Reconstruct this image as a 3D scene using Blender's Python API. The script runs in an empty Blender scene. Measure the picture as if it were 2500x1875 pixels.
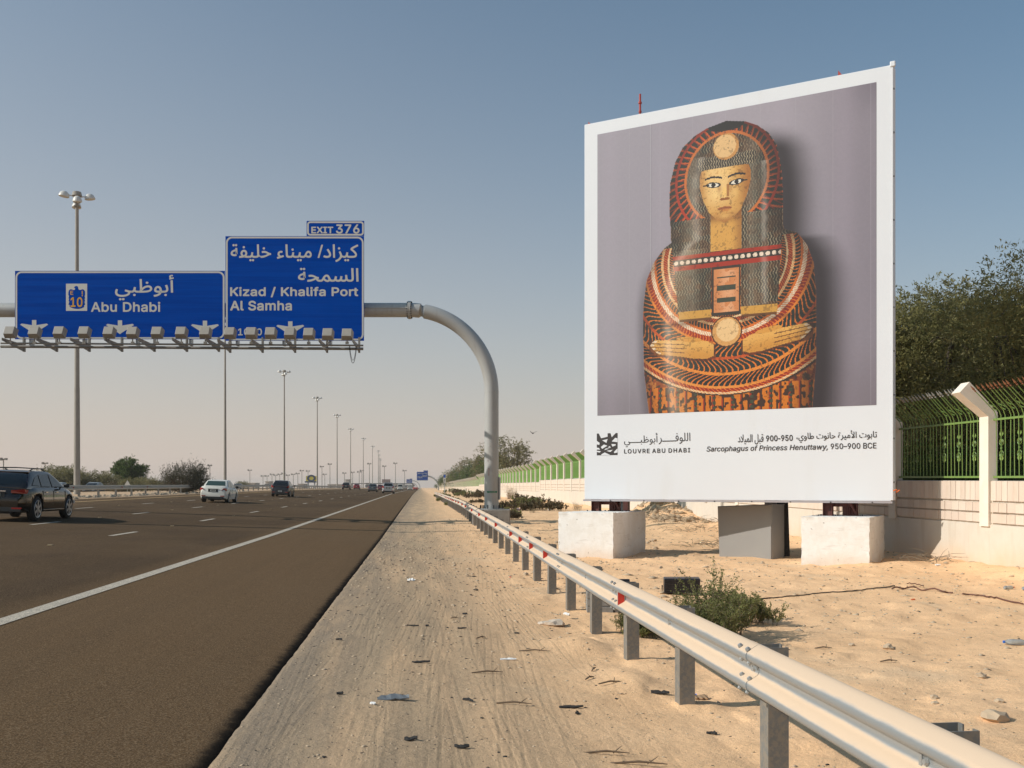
import bpy, math, random
import numpy as np
from mathutils import Vector, Matrix
random.seed(7)
RNG = np.random.default_rng(11)
sc = bpy.context.scene
# ------------------------------------------------------------------ camera
FPX, VX, HY, EYE = 2500*35/36, 1026.0, 1190.0, 1.7
TH = math.atan((1250-VX)/FPX); CT, ST = math.cos(TH), math.sin(TH)
cam = bpy.data.cameras.new('camera'); cam.lens = 35; cam.sensor_width = 36
cam.shift_y = (HY-937.5)/2500; cam.clip_start = .1; cam.clip_end = 12000
co = bpy.data.objects.new('camera', cam); sc.collection.objects.link(co)
co.location = (0, 0, EYE); co.rotation_euler = (math.pi/2, 0, -TH); sc.camera = co
# ------------------------------------------------------------------ sky and sun
SUN_EL = math.radians(33.5); SDX, SDY = .993, .12
w = bpy.data.worlds.new('World'); sc.world = w; w.use_nodes = True
nt = w.node_tree; bg = nt.nodes['Background']; sky = nt.nodes.new('ShaderNodeTexSky')
sky.sky_type = 'NISHITA'; sky.sun_disc = False; sky.sun_elevation = SUN_EL
sky.sun_rotation = math.atan2(-SDX, -SDY); sky.altitude = 0; sky.air_density = 1.0; sky.dust_density = 1.6; sky.ozone_density = 1.3
# desert dust: glare mixed into the sky colour towards the horizon, stronger sunwards
tcw = nt.nodes.new('ShaderNodeTexCoord'); sxw = nt.nodes.new('ShaderNodeSeparateXYZ'); nt.links.new(tcw.outputs['Generated'], sxw.inputs[0])
def wm(op, a, b=None):
    m = nt.nodes.new('ShaderNodeMath'); m.operation = op
    for i, v in enumerate((a, b)):
        if v is None: continue
        if isinstance(v, (int, float)): m.inputs[i].default_value = v
        else: nt.links.new(v, m.inputs[i])
    return m.outputs[0]
fw = wm('POWER', 2.71828, wm('MULTIPLY', wm('MAXIMUM', sxw.outputs['Z'], 0), wm('MULTIPLY', wm('ADD', wm('MULTIPLY', sxw.outputs['X'], .55), 1.0), -4.05))); fw = wm('MULTIPLY', fw, .97)
mw = nt.nodes.new('ShaderNodeMix'); mw.data_type = 'RGBA'; nt.links.new(fw, mw.inputs[0]); gw = nt.nodes.new('ShaderNodeMix'); gw.data_type = 'RGBA'; gw.blend_type = 'MULTIPLY'; gw.inputs[0].default_value = 1; gw.inputs[7].default_value = (.50, .94, 1.02, 1)
nt.links.new(sky.outputs[0], gw.inputs[6]); nt.links.new(gw.outputs[2], mw.inputs[6]); mw.inputs[7].default_value = (6.85, 5.65, 4.95, 1)
nt.links.new(mw.outputs[2], bg.inputs[0]); bg.inputs[1].default_value = .10
sd = bpy.data.lights.new('sun', 'SUN'); sd.energy = 3.9; sd.angle = math.radians(.5); sd.color = (1, .945, .86)
so = bpy.data.objects.new('sun', sd); sc.collection.objects.link(so)
LD = Vector((SDX*math.cos(SUN_EL), SDY*math.cos(SUN_EL), -math.sin(SUN_EL)))
so.rotation_euler = LD.to_track_quat('-Z', 'Y').to_euler()
sc.view_settings.view_transform = 'Standard'; sc.view_settings.look = 'None'
sc.view_settings.gamma = 1; sc.view_settings.use_curve_mapping = False; sc.view_settings.exposure = .05
sc.render.engine = 'CYCLES'; sc.cycles.use_denoising = True; sc.cycles.max_bounces = 6; sc.cycles.volume_bounces = 0
sc.cycles.transparent_max_bounces = 6; sc.cycles.volume_step_rate = 1

# ------------------------------------------------------------------ maths helpers
def W(px, D):                       # world x, y of an image column at camera depth D
    r = (px-1250)/FPX*D
    return (r*CT+D*ST, D*CT-r*ST)
def WZ(py, D): return EYE+(HY-py)*D/FPX
def vnoise(x, y, seed=0):
    xi = np.floor(x).astype(np.int64); yi = np.floor(y).astype(np.int64); fx = x-xi; fy = y-yi
    def h(a, b):
        n = (a*374761393 + b*668265263 + seed*974634777) & 0xffffffff
        n = ((n ^ (n >> 13))*1274126177) & 0xffffffff
        return ((n ^ (n >> 16)) & 0xffff)/65535.0
    fx = fx*fx*(3-2*fx); fy = fy*fy*(3-2*fy)
    return (h(xi, yi)*(1-fx)+h(xi+1, yi)*fx)*(1-fy)+(h(xi, yi+1)*(1-fx)+h(xi+1, yi+1)*fx)*fy
def fbm(x, y, o=4, seed=0):
    s = 0; a = .5
    for k in range(o): s = s+a*(vnoise(x, y, seed+k)-.5); x = x*2.03+7.1; y = y*2.03+3.3; a *= .5
    return s
def sstep(a, b, x):
    t = np.clip((x-a)/(b-a), 0, 1); return t*t*(3-2*t)
# terrain: the road lies on a 3.5 % cross-fall and the land rises a little ahead
EDGE = -1.17
def grise(x, y):
    gl = .0034*np.clip(y-30, 0, 125); gr = .0105*np.clip(y-12, 0, 36.5)+.0003*np.clip(y-48, 0, 120)
    k = sstep(-1.0, 2.2, x); return gl*(1-k)+gr*k
def zroad(x, y): return .17+.035*np.abs(np.clip(x, -20.6, 0))+grise(x, y)
def zland(x, y):
    """smooth land height"""
    zr = np.interp(x, [-400, -60, -37, -36, -31, -24, -20.7, -20.5, EDGE-.08, EDGE+.05, .2, 2.1, 4, 11, 14, 40], [.9, .88, .9, .85, .9, .93, .90, .80,   .15, .188, .085, -.06, -.05, -.02, .1, .2])
    return zr+grise(x, y)
def zland_full(x, y):
    z = zland(x, y)
    onroad = sstep(EDGE+.02, EDGE+.3, x)+sstep(-20.6, -21.2, x)
    far = 1/(1+np.maximum(y, 0)/160)
    amp = .035+.05*sstep(2, 3.2, x)+.02*sstep(1.4, 2.4, x)
    z = z+onroad*far*amp*fbm(x*1.3, y*1.1, 4, 3)
    z = z+onroad*(.010+.03*sstep(1.3, 2.6, x))*fbm(x*5.2, y*5.0, 3, 9)*np.where(y < 60, 1, 0)
    lump = sstep(.54, .72, vnoise(x*2.3, y*2.3, 21))*sstep(1.0, 2.4, x)*np.where(y < 40, 1, 0)
    z = z+.028*lump
    # drift mound in front of the wall, drifts at the wall foot and round the blocks
    z = z+.78*np.exp(-((x-10.3)/1.1)**2-((y-42.5)/3.0)**2)*(1+.5*fbm(x*2.5, y*2.5, 3, 5))
    z = z+.22*np.exp(-((x-9.4)/1.3)**2-((y-36.5)/3.5)**2)
    z = z+.16*np.exp(-((x-11.0)/.5)**2)*(.4+.9*vnoise(x*0+3.3, y*.35, 8))*np.where(y < 90, 1, 0)
    z = z+.12*np.exp(-((x-9.9)/.9)**2-((y-19.6)/.6)**2)
    z = z+.10*np.exp(-((x-1.75)/.35)**2-((y-10.6)/.5)**2)+.07*np.exp(-((x-1.9)/.3)**2-((y-8.6)/.5)**2)
    # tyre tracks along the shoulder
    for cx, wd, sl, s in ((-.55, .20, -.030, 1), (-.02, .17, .012, 2), (.42, .22, -.020, 3), (.85, .17, .045, 4), (1.15, .12, .020, 5)):
        d = x-(cx+sl*(y-7)+.08*(vnoise(y*.21, y*0, 30+s)-.5))
        z = z-.0019*np.exp(-(d/wd)**4)*(1+1.3*np.sin(d*2*math.pi/.066))*(.55+.6*vnoise(x*3, y*1.7, 40+s))*np.where(y < 45, 1, 0)*sstep(EDGE+.15, EDGE+.4, x)
    return z
def _grid():
    xs = np.concatenate([np.array([-3000, -1800, -900, -500, -300, -180, -120, -90, -70, -60, -50, -42, -37, -36, -33, -30, -27, -24.5]), np.arange(-23.4, -20.3, .25), [-20.25, -15, -8, -3],
        np.arange(-1.45, 3.2, .026), np.arange(3.2, 11.3, .075), np.arange(11.3, 18, .6), [20, 24, 30, 40, 60, 90, 140, 220, 400, 800, 1500, 3000]])
    ys = [-40, -30, -22, -16, -11, -8, -6, -4, -2, -.5, 1, 2.2, 3.2]; y = 3.9
    while y < 3600: ys.append(y); y += max(.032, .0075*y)
    ys = np.array(ys+[4200.]); X, Y = np.meshgrid(xs, ys, indexing='ij'); return xs, ys, X, Y, zland_full(X, Y)
GXS, GYS, GX, GY, GZ = _grid(); GXL, GYL = GXS.tolist(), GYS.tolist()
import bisect
def gz(x, y):                       # height of the ground mesh itself
    i = min(max(bisect.bisect_right(GXL, x)-1, 0), len(GXL)-2); j = min(max(bisect.bisect_right(GYL, y)-1, 0), len(GYL)-2)
    u = (x-GXL[i])/(GXL[i+1]-GXL[i]); v = (y-GYL[j])/(GYL[j+1]-GYL[j])
    return float((GZ[i, j]*(1-u)+GZ[i+1, j]*u)*(1-v)+(GZ[i, j+1]*(1-u)+GZ[i+1, j+1]*u)*v)
def surf(x, y): return .17+.035*abs(x)+float(grise(np.array([x]), np.array([y]))[0]) if -20.6 < x < EDGE else gz(x, y)
def gp(px, py):                     # where the sight line through a picture point meets the ground
    D = 4.0
    while D < 400:
        x, y = W(px, D)
        if EYE-(py-HY)*D/FPX <= surf(x, y): break
        D *= 1.004
    x, y = W(px, D); return (x, y, surf(x, y))

# ------------------------------------------------------------------ materials
def lin(c): return tuple(((v/255)/12.92 if v/255 < .04045 else ((v/255+.055)/1.055)**2.4) for v in c)
MATS = {}
def pm(name, col, rough=.7, metal=0, var=None, var2=None, bump=None, spec=.5, coat=0, stretch=(1, 1, 1), trans=0):
    """procedural Principled material. var=(scale, amount, colour2); bump=(scale, strength, distance)"""
    if name in MATS: return MATS[name]
    m = bpy.data.materials.new(name); m.use_nodes = True; n = m.node_tree; b = n.nodes['Principled BSDF']
    b.inputs['Base Color'].default_value = (*col, 1); b.inputs['Roughness'].default_value = rough; b.inputs['Metallic'].default_value = metal
    b.inputs['Specular IOR Level'].default_value = spec
    if coat: b.inputs['Coat Weight'].default_value = coat; b.inputs['Coat Roughness'].default_value = .03
    if trans: b.inputs['Transmission Weight'].default_value = trans
    tc = n.nodes.new('ShaderNodeTexCoord'); mp = n.nodes.new('ShaderNodeMapping'); mp.inputs['Scale'].default_value = stretch
    n.links.new(tc.outputs['Object'], mp.inputs[0]); out = None
    for v in (var, var2):
        if not v: continue
        tx = n.nodes.new('ShaderNodeTexNoise'); tx.inputs['Scale'].default_value = v[0]; tx.inputs['Detail'].default_value = 6; tx.inputs['Roughness'].default_value = .65
        n.links.new(mp.outputs[0], tx.inputs['Vector'])
        rp = n.nodes.new('ShaderNodeMapRange'); rp.inputs[1].default_value = .5-v[3] if len(v) > 3 else .38; rp.inputs[2].default_value = .5+v[3] if len(v) > 3 else .62
        rp.inputs[4].default_value = v[1]; n.links.new(tx.outputs['Fac'], rp.inputs[0])
        mx = n.nodes.new('ShaderNodeMix'); mx.data_type = 'RGBA'; mx.inputs[7].default_value = (*v[2], 1)
        n.links.new(rp.outputs[0], mx.inputs[0])
        if out is None: mx.inputs[6].default_value = (*col, 1)
        else: n.links.new(out, mx.inputs[6])
        out = mx.outputs[2]
    if out is not None: n.links.new(out, b.inputs['Base Color'])
    if bump:
        tx = n.nodes.new('ShaderNodeTexNoise'); tx.inputs['Scale'].default_value = bump[0]; tx.inputs['Detail'].default_value = 5; n.links.new(mp.outputs[0], tx.inputs['Vector'])
        bp = n.nodes.new('ShaderNodeBump'); bp.inputs['Strength'].default_value = bump[1]; bp.inputs['Distance'].default_value = bump[2]
        n.links.new(tx.outputs['Fac'], bp.inputs['Height']); n.links.new(bp.outputs[0], b.inputs['Normal'])
    MATS[name] = m; return m
def nodes_of(m): return m.node_tree.nodes, m.node_tree.links, m.node_tree.nodes['Principled BSDF']

STEEL = pm('galvanised steel', (.36, .37, .37), .42, .35, (6, .6, (.27, .28, .28)), (40, .35, (.44, .44, .43)), bump=(30, .08, .002))
PSTEEL = pm('weathered post steel', (.17, .17, .165), .6, .15, (5, .6, (.23, .23, .22)), (26, .5, (.30, .25, .19), .05), bump=(30, .08, .002), spec=.3)
POLE = pm('painted mast grey', (.40, .40, .39), .45, .1, (1.2, .5, (.46, .45, .42)), bump=(3, .05, .003))
CONC = pm('light pole concrete grey', (.33, .30, .26), .8, 0, (2, .6, (.25, .23, .20)))
BLUE = pm('sign blue', (.0, .050, .33), .8, 0, (1.0, .9, (.0, .070, .42)), stretch=(.2, .2, 7), spec=.02)
SWHITE = pm('sign white', (.62, .60, .55), .5, 0, (3, .3, (.55, .53, .48)))
AMBER = pm('sign amber', (.72, .36, .01), .5)
BWHITE = pm('billboard vinyl white', (.68, .70, .735), .55, 0, (.6, .35, (.65, .66, .70)), bump=(1.4, .06, .02))
INK = pm('print ink', (.028, .022, .022), .6, 0, (8, .3, (.035, .03, .03)))
REDOX = pm('red oxide steel', (.10, .022, .015), .6, 0, (7, .6, (.06, .02, .015)), bump=(30, .2, .003))
REDROD = pm('red painted rod', (.42, .045, .03), .5, 0, (9, .5, (.25, .04, .03)))
BLOCK = pm('whitewashed concrete', (.80, .785, .76), .85, 0, (1.1, .45, (.75, .73, .70)), (3.5, .3, (.66, .61, .54), .05), bump=(5, .25, .02))
CAB = pm('grey cabinet', (.27, .26, .25), .5, 0, (1.5, .4, (.31, .30, .28)))
BLACK = pm('black rubber', (.016, .015, .015), .75, 0, (20, .5, (.03, .03, .03)))
DARKM = pm('dark metal', (.03, .03, .035), .4, .3, (12, .4, (.05, .05, .05)))
WALLM = pm('cream rendered wall', (.64, .57, .485), .85, 0, (.9, .5, (.58, .50, .41)), (5, .3, (.68, .62, .54)), bump=(6, .25, .01))
def splash(m, z0, z1, col, k):
    n, l, b = nodes_of(m); tc = n.new('ShaderNodeTexCoord'); sx = n.new('ShaderNodeSeparateXYZ'); l.new(tc.outputs['Object'], sx.inputs[0]); t = n.new('ShaderNodeTexNoise'); t.inputs['Scale'].default_value = 1.7; t.inputs['Detail'].default_value = 6; l.new(tc.outputs['Object'], t.inputs['Vector'])
    a = n.new('ShaderNodeMath'); a.operation = 'MULTIPLY_ADD'; l.new(t.outputs['Fac'], a.inputs[0]); a.inputs[1].default_value = .7; l.new(sx.outputs['Z'], a.inputs[2])
    r = n.new('ShaderNodeMapRange'); r.interpolation_type = 'SMOOTHSTEP'; l.new(a.outputs[0], r.inputs[0]); r.inputs[1].default_value = z1+.35; r.inputs[2].default_value = z0+.35; r.inputs[4].default_value = k
    mx = n.new('ShaderNodeMix'); mx.data_type = 'RGBA'; l.new(r.outputs[0], mx.inputs[0]); l.new(b.inputs['Base Color'].links[0].from_socket, mx.inputs[6]); mx.inputs[7].default_value = (*col, 1); l.new(mx.outputs[2], b.inputs['Base Color'])
def chips(m, sc_, col, lo, hi, k, st=(1, 1, 1)):
    n, l, b = nodes_of(m); tc = n.new('ShaderNodeTexCoord'); mp = n.new('ShaderNodeMapping'); mp.inputs['Scale'].default_value = st; l.new(tc.outputs['Object'], mp.inputs[0]); t = n.new('ShaderNodeTexNoise'); t.inputs['Scale'].default_value = sc_; t.inputs['Detail'].default_value = 4; t.inputs['Roughness'].default_value = .6; l.new(mp.outputs[0], t.inputs['Vector'])
    r = n.new('ShaderNodeMapRange'); l.new(t.outputs['Fac'], r.inputs[0]); r.inputs[1].default_value = lo; r.inputs[2].default_value = hi; r.inputs[4].default_value = k
    mx = n.new('ShaderNodeMix'); mx.data_type = 'RGBA'; l.new(r.outputs[0], mx.inputs[0]); l.new(b.inputs['Base Color'].links[0].from_socket, mx.inputs[6]); mx.inputs[7].default_value = (*col, 1); l.new(mx.outputs[2], b.inputs['Base Color'])
chips(BLOCK, 9, (.28, .24, .20), .66, .70, .8); chips(BLOCK, 3, (.50, .46, .41), .56, .66, .35, (.6, .6, 3)); chips(WALLM, 1.2, (.50, .40, .30), .56, .70, .45, (1, 3, .35)); chips(BWHITE, 1.1, (.60, .58, .55), .58, .74, .25, (1.4, 1, .3)); chips(POLE, 2.2, (.30, .27, .23), .56, .70, .4, (2, 2, .3))
splash(WALLM, -.1, .75, (.66, .45, .27), .75); splash(BLOCK, .0, .35, (.62, .47, .33), .55)
TILE = [pm('split stone cladding', (.64, .53, .44), .85, 0, (5, .55, (.56, .43, .33)), bump=(9, .3, .01), stretch=(1, 1, .35)),
        pm('pale stone cladding', (.68, .58, .49), .85, 0, (4, .5, (.6, .48, .37)), bump=(9, .3, .01), stretch=(1, 1, .35)),
        pm('rosy stone cladding', (.62, .49, .40), .85, 0, (5, .5, (.66, .56, .47)), bump=(9, .3, .01), stretch=(1, 1, .35))]
GREEN = pm('green railing paint', (.15, .26, .065), .45, 0, (4, .55, (.11, .20, .05)), (14, .35, (.26, .31, .06), .05))
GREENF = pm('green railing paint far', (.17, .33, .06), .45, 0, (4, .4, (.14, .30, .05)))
RUST = pm('rusty spear tip', (.30, .12, .05), .7, .2, (14, .6, (.18, .08, .04)))
TIPG = pm('bare spear tip', (.30, .29, .26), .6, .2)
BARK = pm('bark', (.10, .075, .055), .9, 0, (8, .6, (.06, .045, .035)), bump=(14, .6, .03), stretch=(1, 1, .3))
TWIG = pm('dry twig', (.22, .17, .12), .9, 0, (9, .5, (.12, .09, .06)))
def leafmat(name, c1, c2, sc_=1.3, tr=.25):
    m = pm(name, c1, .65, 0, (sc_, 1.0, c2), (sc_*6, .5, tuple(v*.6 for v in c1)), spec=.25)
    n, l, b = nodes_of(m); t = n.new('ShaderNodeBsdfTranslucent'); mx = n.new('ShaderNodeMixShader'); mx.inputs[0].default_value = tr
    src = b.inputs['Base Color'].links[0].from_socket
    l.new(src, t.inputs[0]); l.new(b.outputs[0], mx.inputs[1]); l.new(t.outputs[0], mx.inputs[2]); l.new(mx.outputs[0], n['Material Output'].inputs[0]); return m
LEAF = leafmat('olive acacia leaves', (.34, .30, .115), (.17, .18, .07), tr=.45)
LEAF2 = leafmat('rich green leaves', (.15, .20, .055), (.085, .125, .04), tr=.4)
LEAF3 = leafmat('dusty olive leaves', (.32, .28, .13), (.16, .155, .08), tr=.45)
SHRUB = leafmat('saltbush leaves', (.22, .24, .085), (.28, .26, .11), 3, tr=.4)
DRYB = leafmat('dry scrub', (.17, .125, .07), (.12, .10, .05), 3)
STRAW = leafmat('straw grass', (.42, .33, .19), (.30, .24, .12), 3)

# ------------------------------------------------------------------ mesh builder
class MB:
    def __init__(s): s.v = []; s.f = []; s.mi = []; s.cur = 0
    def add(s, vs, fs):
        o = len(s.v); s.v.extend([tuple(v) for v in vs]); s.f.extend([tuple(i+o for i in f) for f in fs]); s.mi.extend([s.cur]*len(fs)); return s
    def box(s, x0, x1, y0, y1, z0, z1, M=None):
        vs = [Vector((x, y, z)) for x in (x0, x1) for y in (y0, y1) for z in (z0, z1)]
        if M is not None: vs = [M @ v for v in vs]
        return s.add(vs, [(0, 1, 3, 2), (4, 6, 7, 5), (0, 4, 5, 1), (2, 3, 7, 6), (0, 2, 6, 4), (1, 5, 7, 3)])
    def ring(s, c, ax, r, n, ref=None, sq=1):
        ax = Vector(ax).normalized(); ref = Vector(ref) if ref else (Vector((0, 0, 1)) if abs(ax.z) < .9 else Vector((1, 0, 0)))
        a = ax.cross(ref).normalized(); b = ax.cross(a)
        return [Vector(c)+a*(r*math.cos(2*math.pi*k/n))+b*(r*sq*math.sin(2*math.pi*k/n)) for k in range(n)]
    def loft(s, rings, cap=True, closed=True):
        n = len(rings[0]); fs = []
        for i in range(len(rings)-1):
            for k in range(n if closed else n-1):
                k2 = (k+1) % n; fs.append((i*n+k, i*n+k2, (i+1)*n+k2, (i+1)*n+k))
        if cap and closed: fs.append(tuple(range(n-1, -1, -1))); fs.append(tuple((len(rings)-1)*n+k for k in range(n)))
        return s.add([v for r in rings for v in r], fs)
    def cyl(s, p0, p1, r0, r1=None, n=12, cap=True):
        r1 = r0 if r1 is None else r1; ax = Vector(p1)-Vector(p0)
        return s.loft([s.ring(p0, ax, r0, n), s.ring(p1, ax, r1, n)], cap)
    def tube(s, pts, r, n=8, cap=True):
        pts = [Vector(p) for p in pts]; rs = r if isinstance(r, (list, tuple)) else [r]*len(pts); rings = []; ref = None
        for i, p in enumerate(pts):
            t = (pts[min(i+1, len(pts)-1)]-pts[max(i-1, 0)]).normalized()
            if ref is None: ref = Vector((0, 0, 1)) if abs(t.z) < .9 else Vector((1, 0, 0))
            a = t.cross(ref).normalized(); b = t.cross(a).normalized(); ref = (-b) if False else ref
            if abs(t.dot(ref)) > .98: ref = a
            rings.append([p+a*(rs[i]*math.cos(2*math.pi*k/n))+b*(rs[i]*math.sin(2*math.pi*k/n)) for k in range(n)])
        return s.loft(rings, cap)
    def prism(s, poly, f0, f1):                 # polygon of 2-D points; f0, f1 map (a, b) to 3-D
        n = len(poly); vs = [f0(*p) for p in poly]+[f1(*p) for p in poly]
        return s.add(vs, [tuple(range(n-1, -1, -1)), tuple(range(n, 2*n))]+[(k, (k+1) % n, n+(k+1) % n, n+k) for k in range(n)])
    def sphere(s, c, r, n=10, m=6, sc_=(1, 1, 1)):
        rings = []
        for i in range(1, m):
            a = math.pi*i/m
            rings.append([Vector((c[0]+r*sc_[0]*math.sin(a)*math.cos(2*math.pi*k/n), c[1]+r*sc_[1]*math.sin(a)*math.sin(2*math.pi*k/n), c[2]-r*sc_[2]*math.cos(a))) for k in range(n)])
        return s.loft(rings)
    def mesh(s, name, mats, smooth=False, angle=None):
        me = bpy.data.meshes.new(name); me.from_pydata(s.v, [], s.f)
        for m in (mats if isinstance(mats, (list, tuple)) else [mats]): me.materials.append(m)
        if isinstance(mats, (list, tuple)) and len(mats) > 1: me.polygons.foreach_set('material_index', s.mi)
        me.update()
        import bmesh
        bm = bmesh.new(); bm.from_mesh(me); bmesh.ops.recalc_face_normals(bm, faces=bm.faces); bm.to_mesh(me); bm.free()
        if smooth:
            me.polygons.foreach_set('use_smooth', [True]*len(me.polygons))
            me.set_sharp_from_angle(angle=math.radians(angle or 35))
        return me
    def build(s, name, mats, parent=None, smooth=False, angle=None, bevel=0):
        o = obj(name, s.mesh(name, mats, smooth, angle), parent)
        if bevel:
            b = o.modifiers.new('bevel', 'BEVEL'); b.width = bevel; b.segments = 2; b.limit_method = 'ANGLE'
        return o
COL = sc.collection
def obj(name, data, parent=None, loc=None, rot=None, scale=None):
    o = bpy.data.objects.new(name, data); COL.objects.link(o)
    if parent is not None: o.parent = parent
    if loc is not None: o.location = loc
    if rot is not None: o.rotation_euler = rot
    if scale is not None: o.scale = scale
    return o
def tag(o, label, cat, group=None):
    o['label'] = label; o['category'] = cat
    if group: o['group'] = group
    return o
def thing(name, label, cat, loc=(0, 0, 0), rz=0, group=None):
    return tag(obj(name, None, None, loc, (0, 0, rz)), label, cat, group)
def struct(o, kind='structure'): o['kind'] = kind; return o
def copy_tree(o, parent=None):
    c = o.copy(); COL.objects.link(c); c.parent = parent
    for ch in list(o.children): copy_tree(ch, c)
    return c
def grid_mesh(name, X, Y, Z, mat, smooth=True):
    nx, ny = X.shape; v = np.stack([X, Y, Z], -1).reshape(-1, 3); i = np.arange(nx*ny).reshape(nx, ny)
    f = np.stack([i[:-1, :-1], i[1:, :-1], i[1:, 1:], i[:-1, 1:]], -1).reshape(-1, 4)
    return raw_mesh(name, v, f, mat, smooth)
def raw_mesh(name, v, f, mat, smooth=False):
    me = bpy.data.meshes.new(name); k = f.shape[1]
    me.vertices.add(len(v)); me.vertices.foreach_set('co', v.astype(np.float32).ravel())
    me.loops.add(f.size); me.loops.foreach_set('vertex_index', f.astype(np.int32).ravel())
    me.polygons.add(len(f)); me.polygons.foreach_set('loop_start', np.arange(0, f.size, k, dtype=np.int32)); me.polygons.foreach_set('loop_total', np.full(len(f), k, dtype=np.int32))
    me.materials.append(mat); me.update(calc_edges=True)
    if smooth: me.polygons.foreach_set('use_smooth', np.ones(len(f), dtype=bool))
    return me

# ------------------------------------------------------------------ ground
def ground_material():
    m = pm('desert sand', (.5, .36, .22), .95, spec=.15); n, l, b = nodes_of(m)
    tc = n.new('ShaderNodeTexCoord'); P = tc.outputs['Object']
    def noise(s, d=6, r=.6, v=None):
        t = n.new('ShaderNodeTexNoise'); t.inputs['Scale'].default_value = s; t.inputs['Detail'].default_value = d; t.inputs['Roughness'].default_value = r; l.new(v or P, t.inputs['Vector']); return t.outputs['Fac']
    def rng(x, a, b_, c=0, d=1):
        t = n.new('ShaderNodeMapRange'); t.interpolation_type = 'SMOOTHSTEP'; l.new(x, t.inputs[0])
        for i, vv in enumerate((a, b_, c, d)): t.inputs[i+1].default_value = vv
        return t.outputs[0]
    def mix(f, a, b_):
        t = n.new('ShaderNodeMix'); t.data_type = 'RGBA'; l.new(f, t.inputs[0])
        for s_, v in ((6, a), (7, b_)):
            if isinstance(v, tuple): t.inputs[s_].default_value = (*v, 1)
            else: l.new(v, t.inputs[s_])
        return t.outputs[2]
    def mth(op, a, b_):
        t = n.new('ShaderNodeMath'); t.operation = op
        for i, v in enumerate((a, b_)):
            if isinstance(v, (int, float)): t.inputs[i].default_value = v
            else: l.new(v, t.inputs[i])
        return t.outputs[0]
    sx = n.new('ShaderNodeSeparateXYZ'); l.new(P, sx.inputs[0])
    col = mix(rng(noise(.7), .35, .65), (.95, .605, .345), (.87, .54, .298))
    col = mix(mth('MULTIPLY', rng(noise(4.5, 8, .7), .5, .72), .55), col, (.58, .39, .23))
    col = mix(mth('MULTIPLY', rng(noise(.35, 3), .55, .7), .5), col, (.80, .60, .40))
    # greyer compacted shoulder with grit off the asphalt edge
    sh = n.new('ShaderNodeMapping'); sh.inputs['Scale'].default_value = (2.2, .22, 1); l.new(P, sh.inputs[0])
    k = rng(sx.outputs['X'], -.2, 2.1, 1, 0); k = mth('MULTIPLY', k, rng(sx.outputs['X'], -21, -20, 0, 1))
    k = mth('MULTIPLY', k, rng(noise(1.1, 6, .6, sh.outputs[0]), .25, .6, .55, 1))
    col = mix(k, col, mix(rng(noise(1.6, 6, .6, sh.outputs[0]), .35, .65), (.38, .275, .18), (.48, .345, .22)))
    k2 = mth('MULTIPLY', rng(sx.outputs['X'], EDGE, -.1, .8, 0), rng(noise(2.0, 5, .6, sh.outputs[0]), .4, .6, .3, 1))
    col = mix(k2, col, (.28, .22, .165))
    # grains and little stones
    vo = n.new('ShaderNodeTexVoronoi'); vo.inputs['Scale'].default_value = 42; l.new(P, vo.inputs['Vector'])
    spk = mth('MULTIPLY', rng(vo.outputs['Distance'], .10, .22, 1, 0), rng(noise(1.5, 3), .42, .6))
    col = mix(mth('MULTIPLY', spk, .65), col, (.13, .10, .08))
    vo2 = n.new('ShaderNodeTexVoronoi'); vo2.inputs['Scale'].default_value = 19; l.new(P, vo2.inputs['Vector'])
    col = mix(mth('MULTIPLY', rng(vo2.outputs['Distance'], .06, .12, 1, 0), .6), col, (.68, .60, .50))
    col = mix(mth('MULTIPLY', rng(noise(160, 2), .45, .7), .30), col, (.34, .24, .15))
    col = mix(mth('MULTIPLY', rng(noise(28, 6, .7), .48, .70), .30), col, (.56, .38, .23))
    col = mix(mth('MULTIPLY', rng(noise(62, 4, .7), .56, .70), rng(sx.outputs['X'], 1.2, 3.0, .55, .22)), col, (.20, .15, .105))
    l.new(col, b.inputs['Base Color'])
    h = mth('ADD', mth('MULTIPLY', noise(9, 8, .7), .9), mth('MULTIPLY', noise(70, 3), .12))
    h = mth('ADD', h, mth('MULTIPLY', rng(vo.outputs['Distance'], 0, .25, 1, 0), .10))
    # fine tread lines, in patches, wandering along the shoulder
    for sc_, rot, loc in ((24, .02, 0), (31, -.035, 3.3), (27, .06, 7.7)):
        m1 = n.new('ShaderNodeMapping'); m1.inputs['Rotation'].default_value = (0, 0, rot); m1.inputs['Location'].default_value = (loc, loc, 0); l.new(P, m1.inputs[0])
        wv = n.new('ShaderNodeTexWave'); wv.inputs['Scale'].default_value = sc_/6.28*1.0; wv.inputs['Distortion'].default_value = 1.2; wv.inputs['Detail'].default_value = 2; wv.inputs['Detail Scale'].default_value = .15; l.new(m1.outputs[0], wv.inputs['Vector'])
        m2 = n.new('ShaderNodeMapping'); m2.inputs['Rotation'].default_value = (0, 0, rot); m2.inputs['Scale'].default_value = (3.2, .10, 1); m2.inputs['Location'].default_value = (loc, 0, 0); l.new(P, m2.inputs[0])
        k3 = mth('MULTIPLY', rng(noise(1.3, 3, .5, m2.outputs[0]), .50, .60), rng(sx.outputs['X'], 1.3, 2.0, 1, 0))
        h = mth('ADD', h, mth('MULTIPLY', mth('MULTIPLY', rng(wv.outputs['Fac'], .0, .45), k3), .05))
        col = mix(mth('MULTIPLY', mth('MULTIPLY', rng(wv.outputs['Fac'], .30, .0), k3), .26), col, (.24, .18, .12)); l.new(col, b.inputs['Base Color'])
    bp = n.new('ShaderNodeBump'); bp.inputs['Strength'].default_value = .6; bp.inputs['Distance'].default_value = .045; l.new(h, bp.inputs['Height']); l.new(bp.outputs[0], b.inputs['Normal'])
    return m
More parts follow.
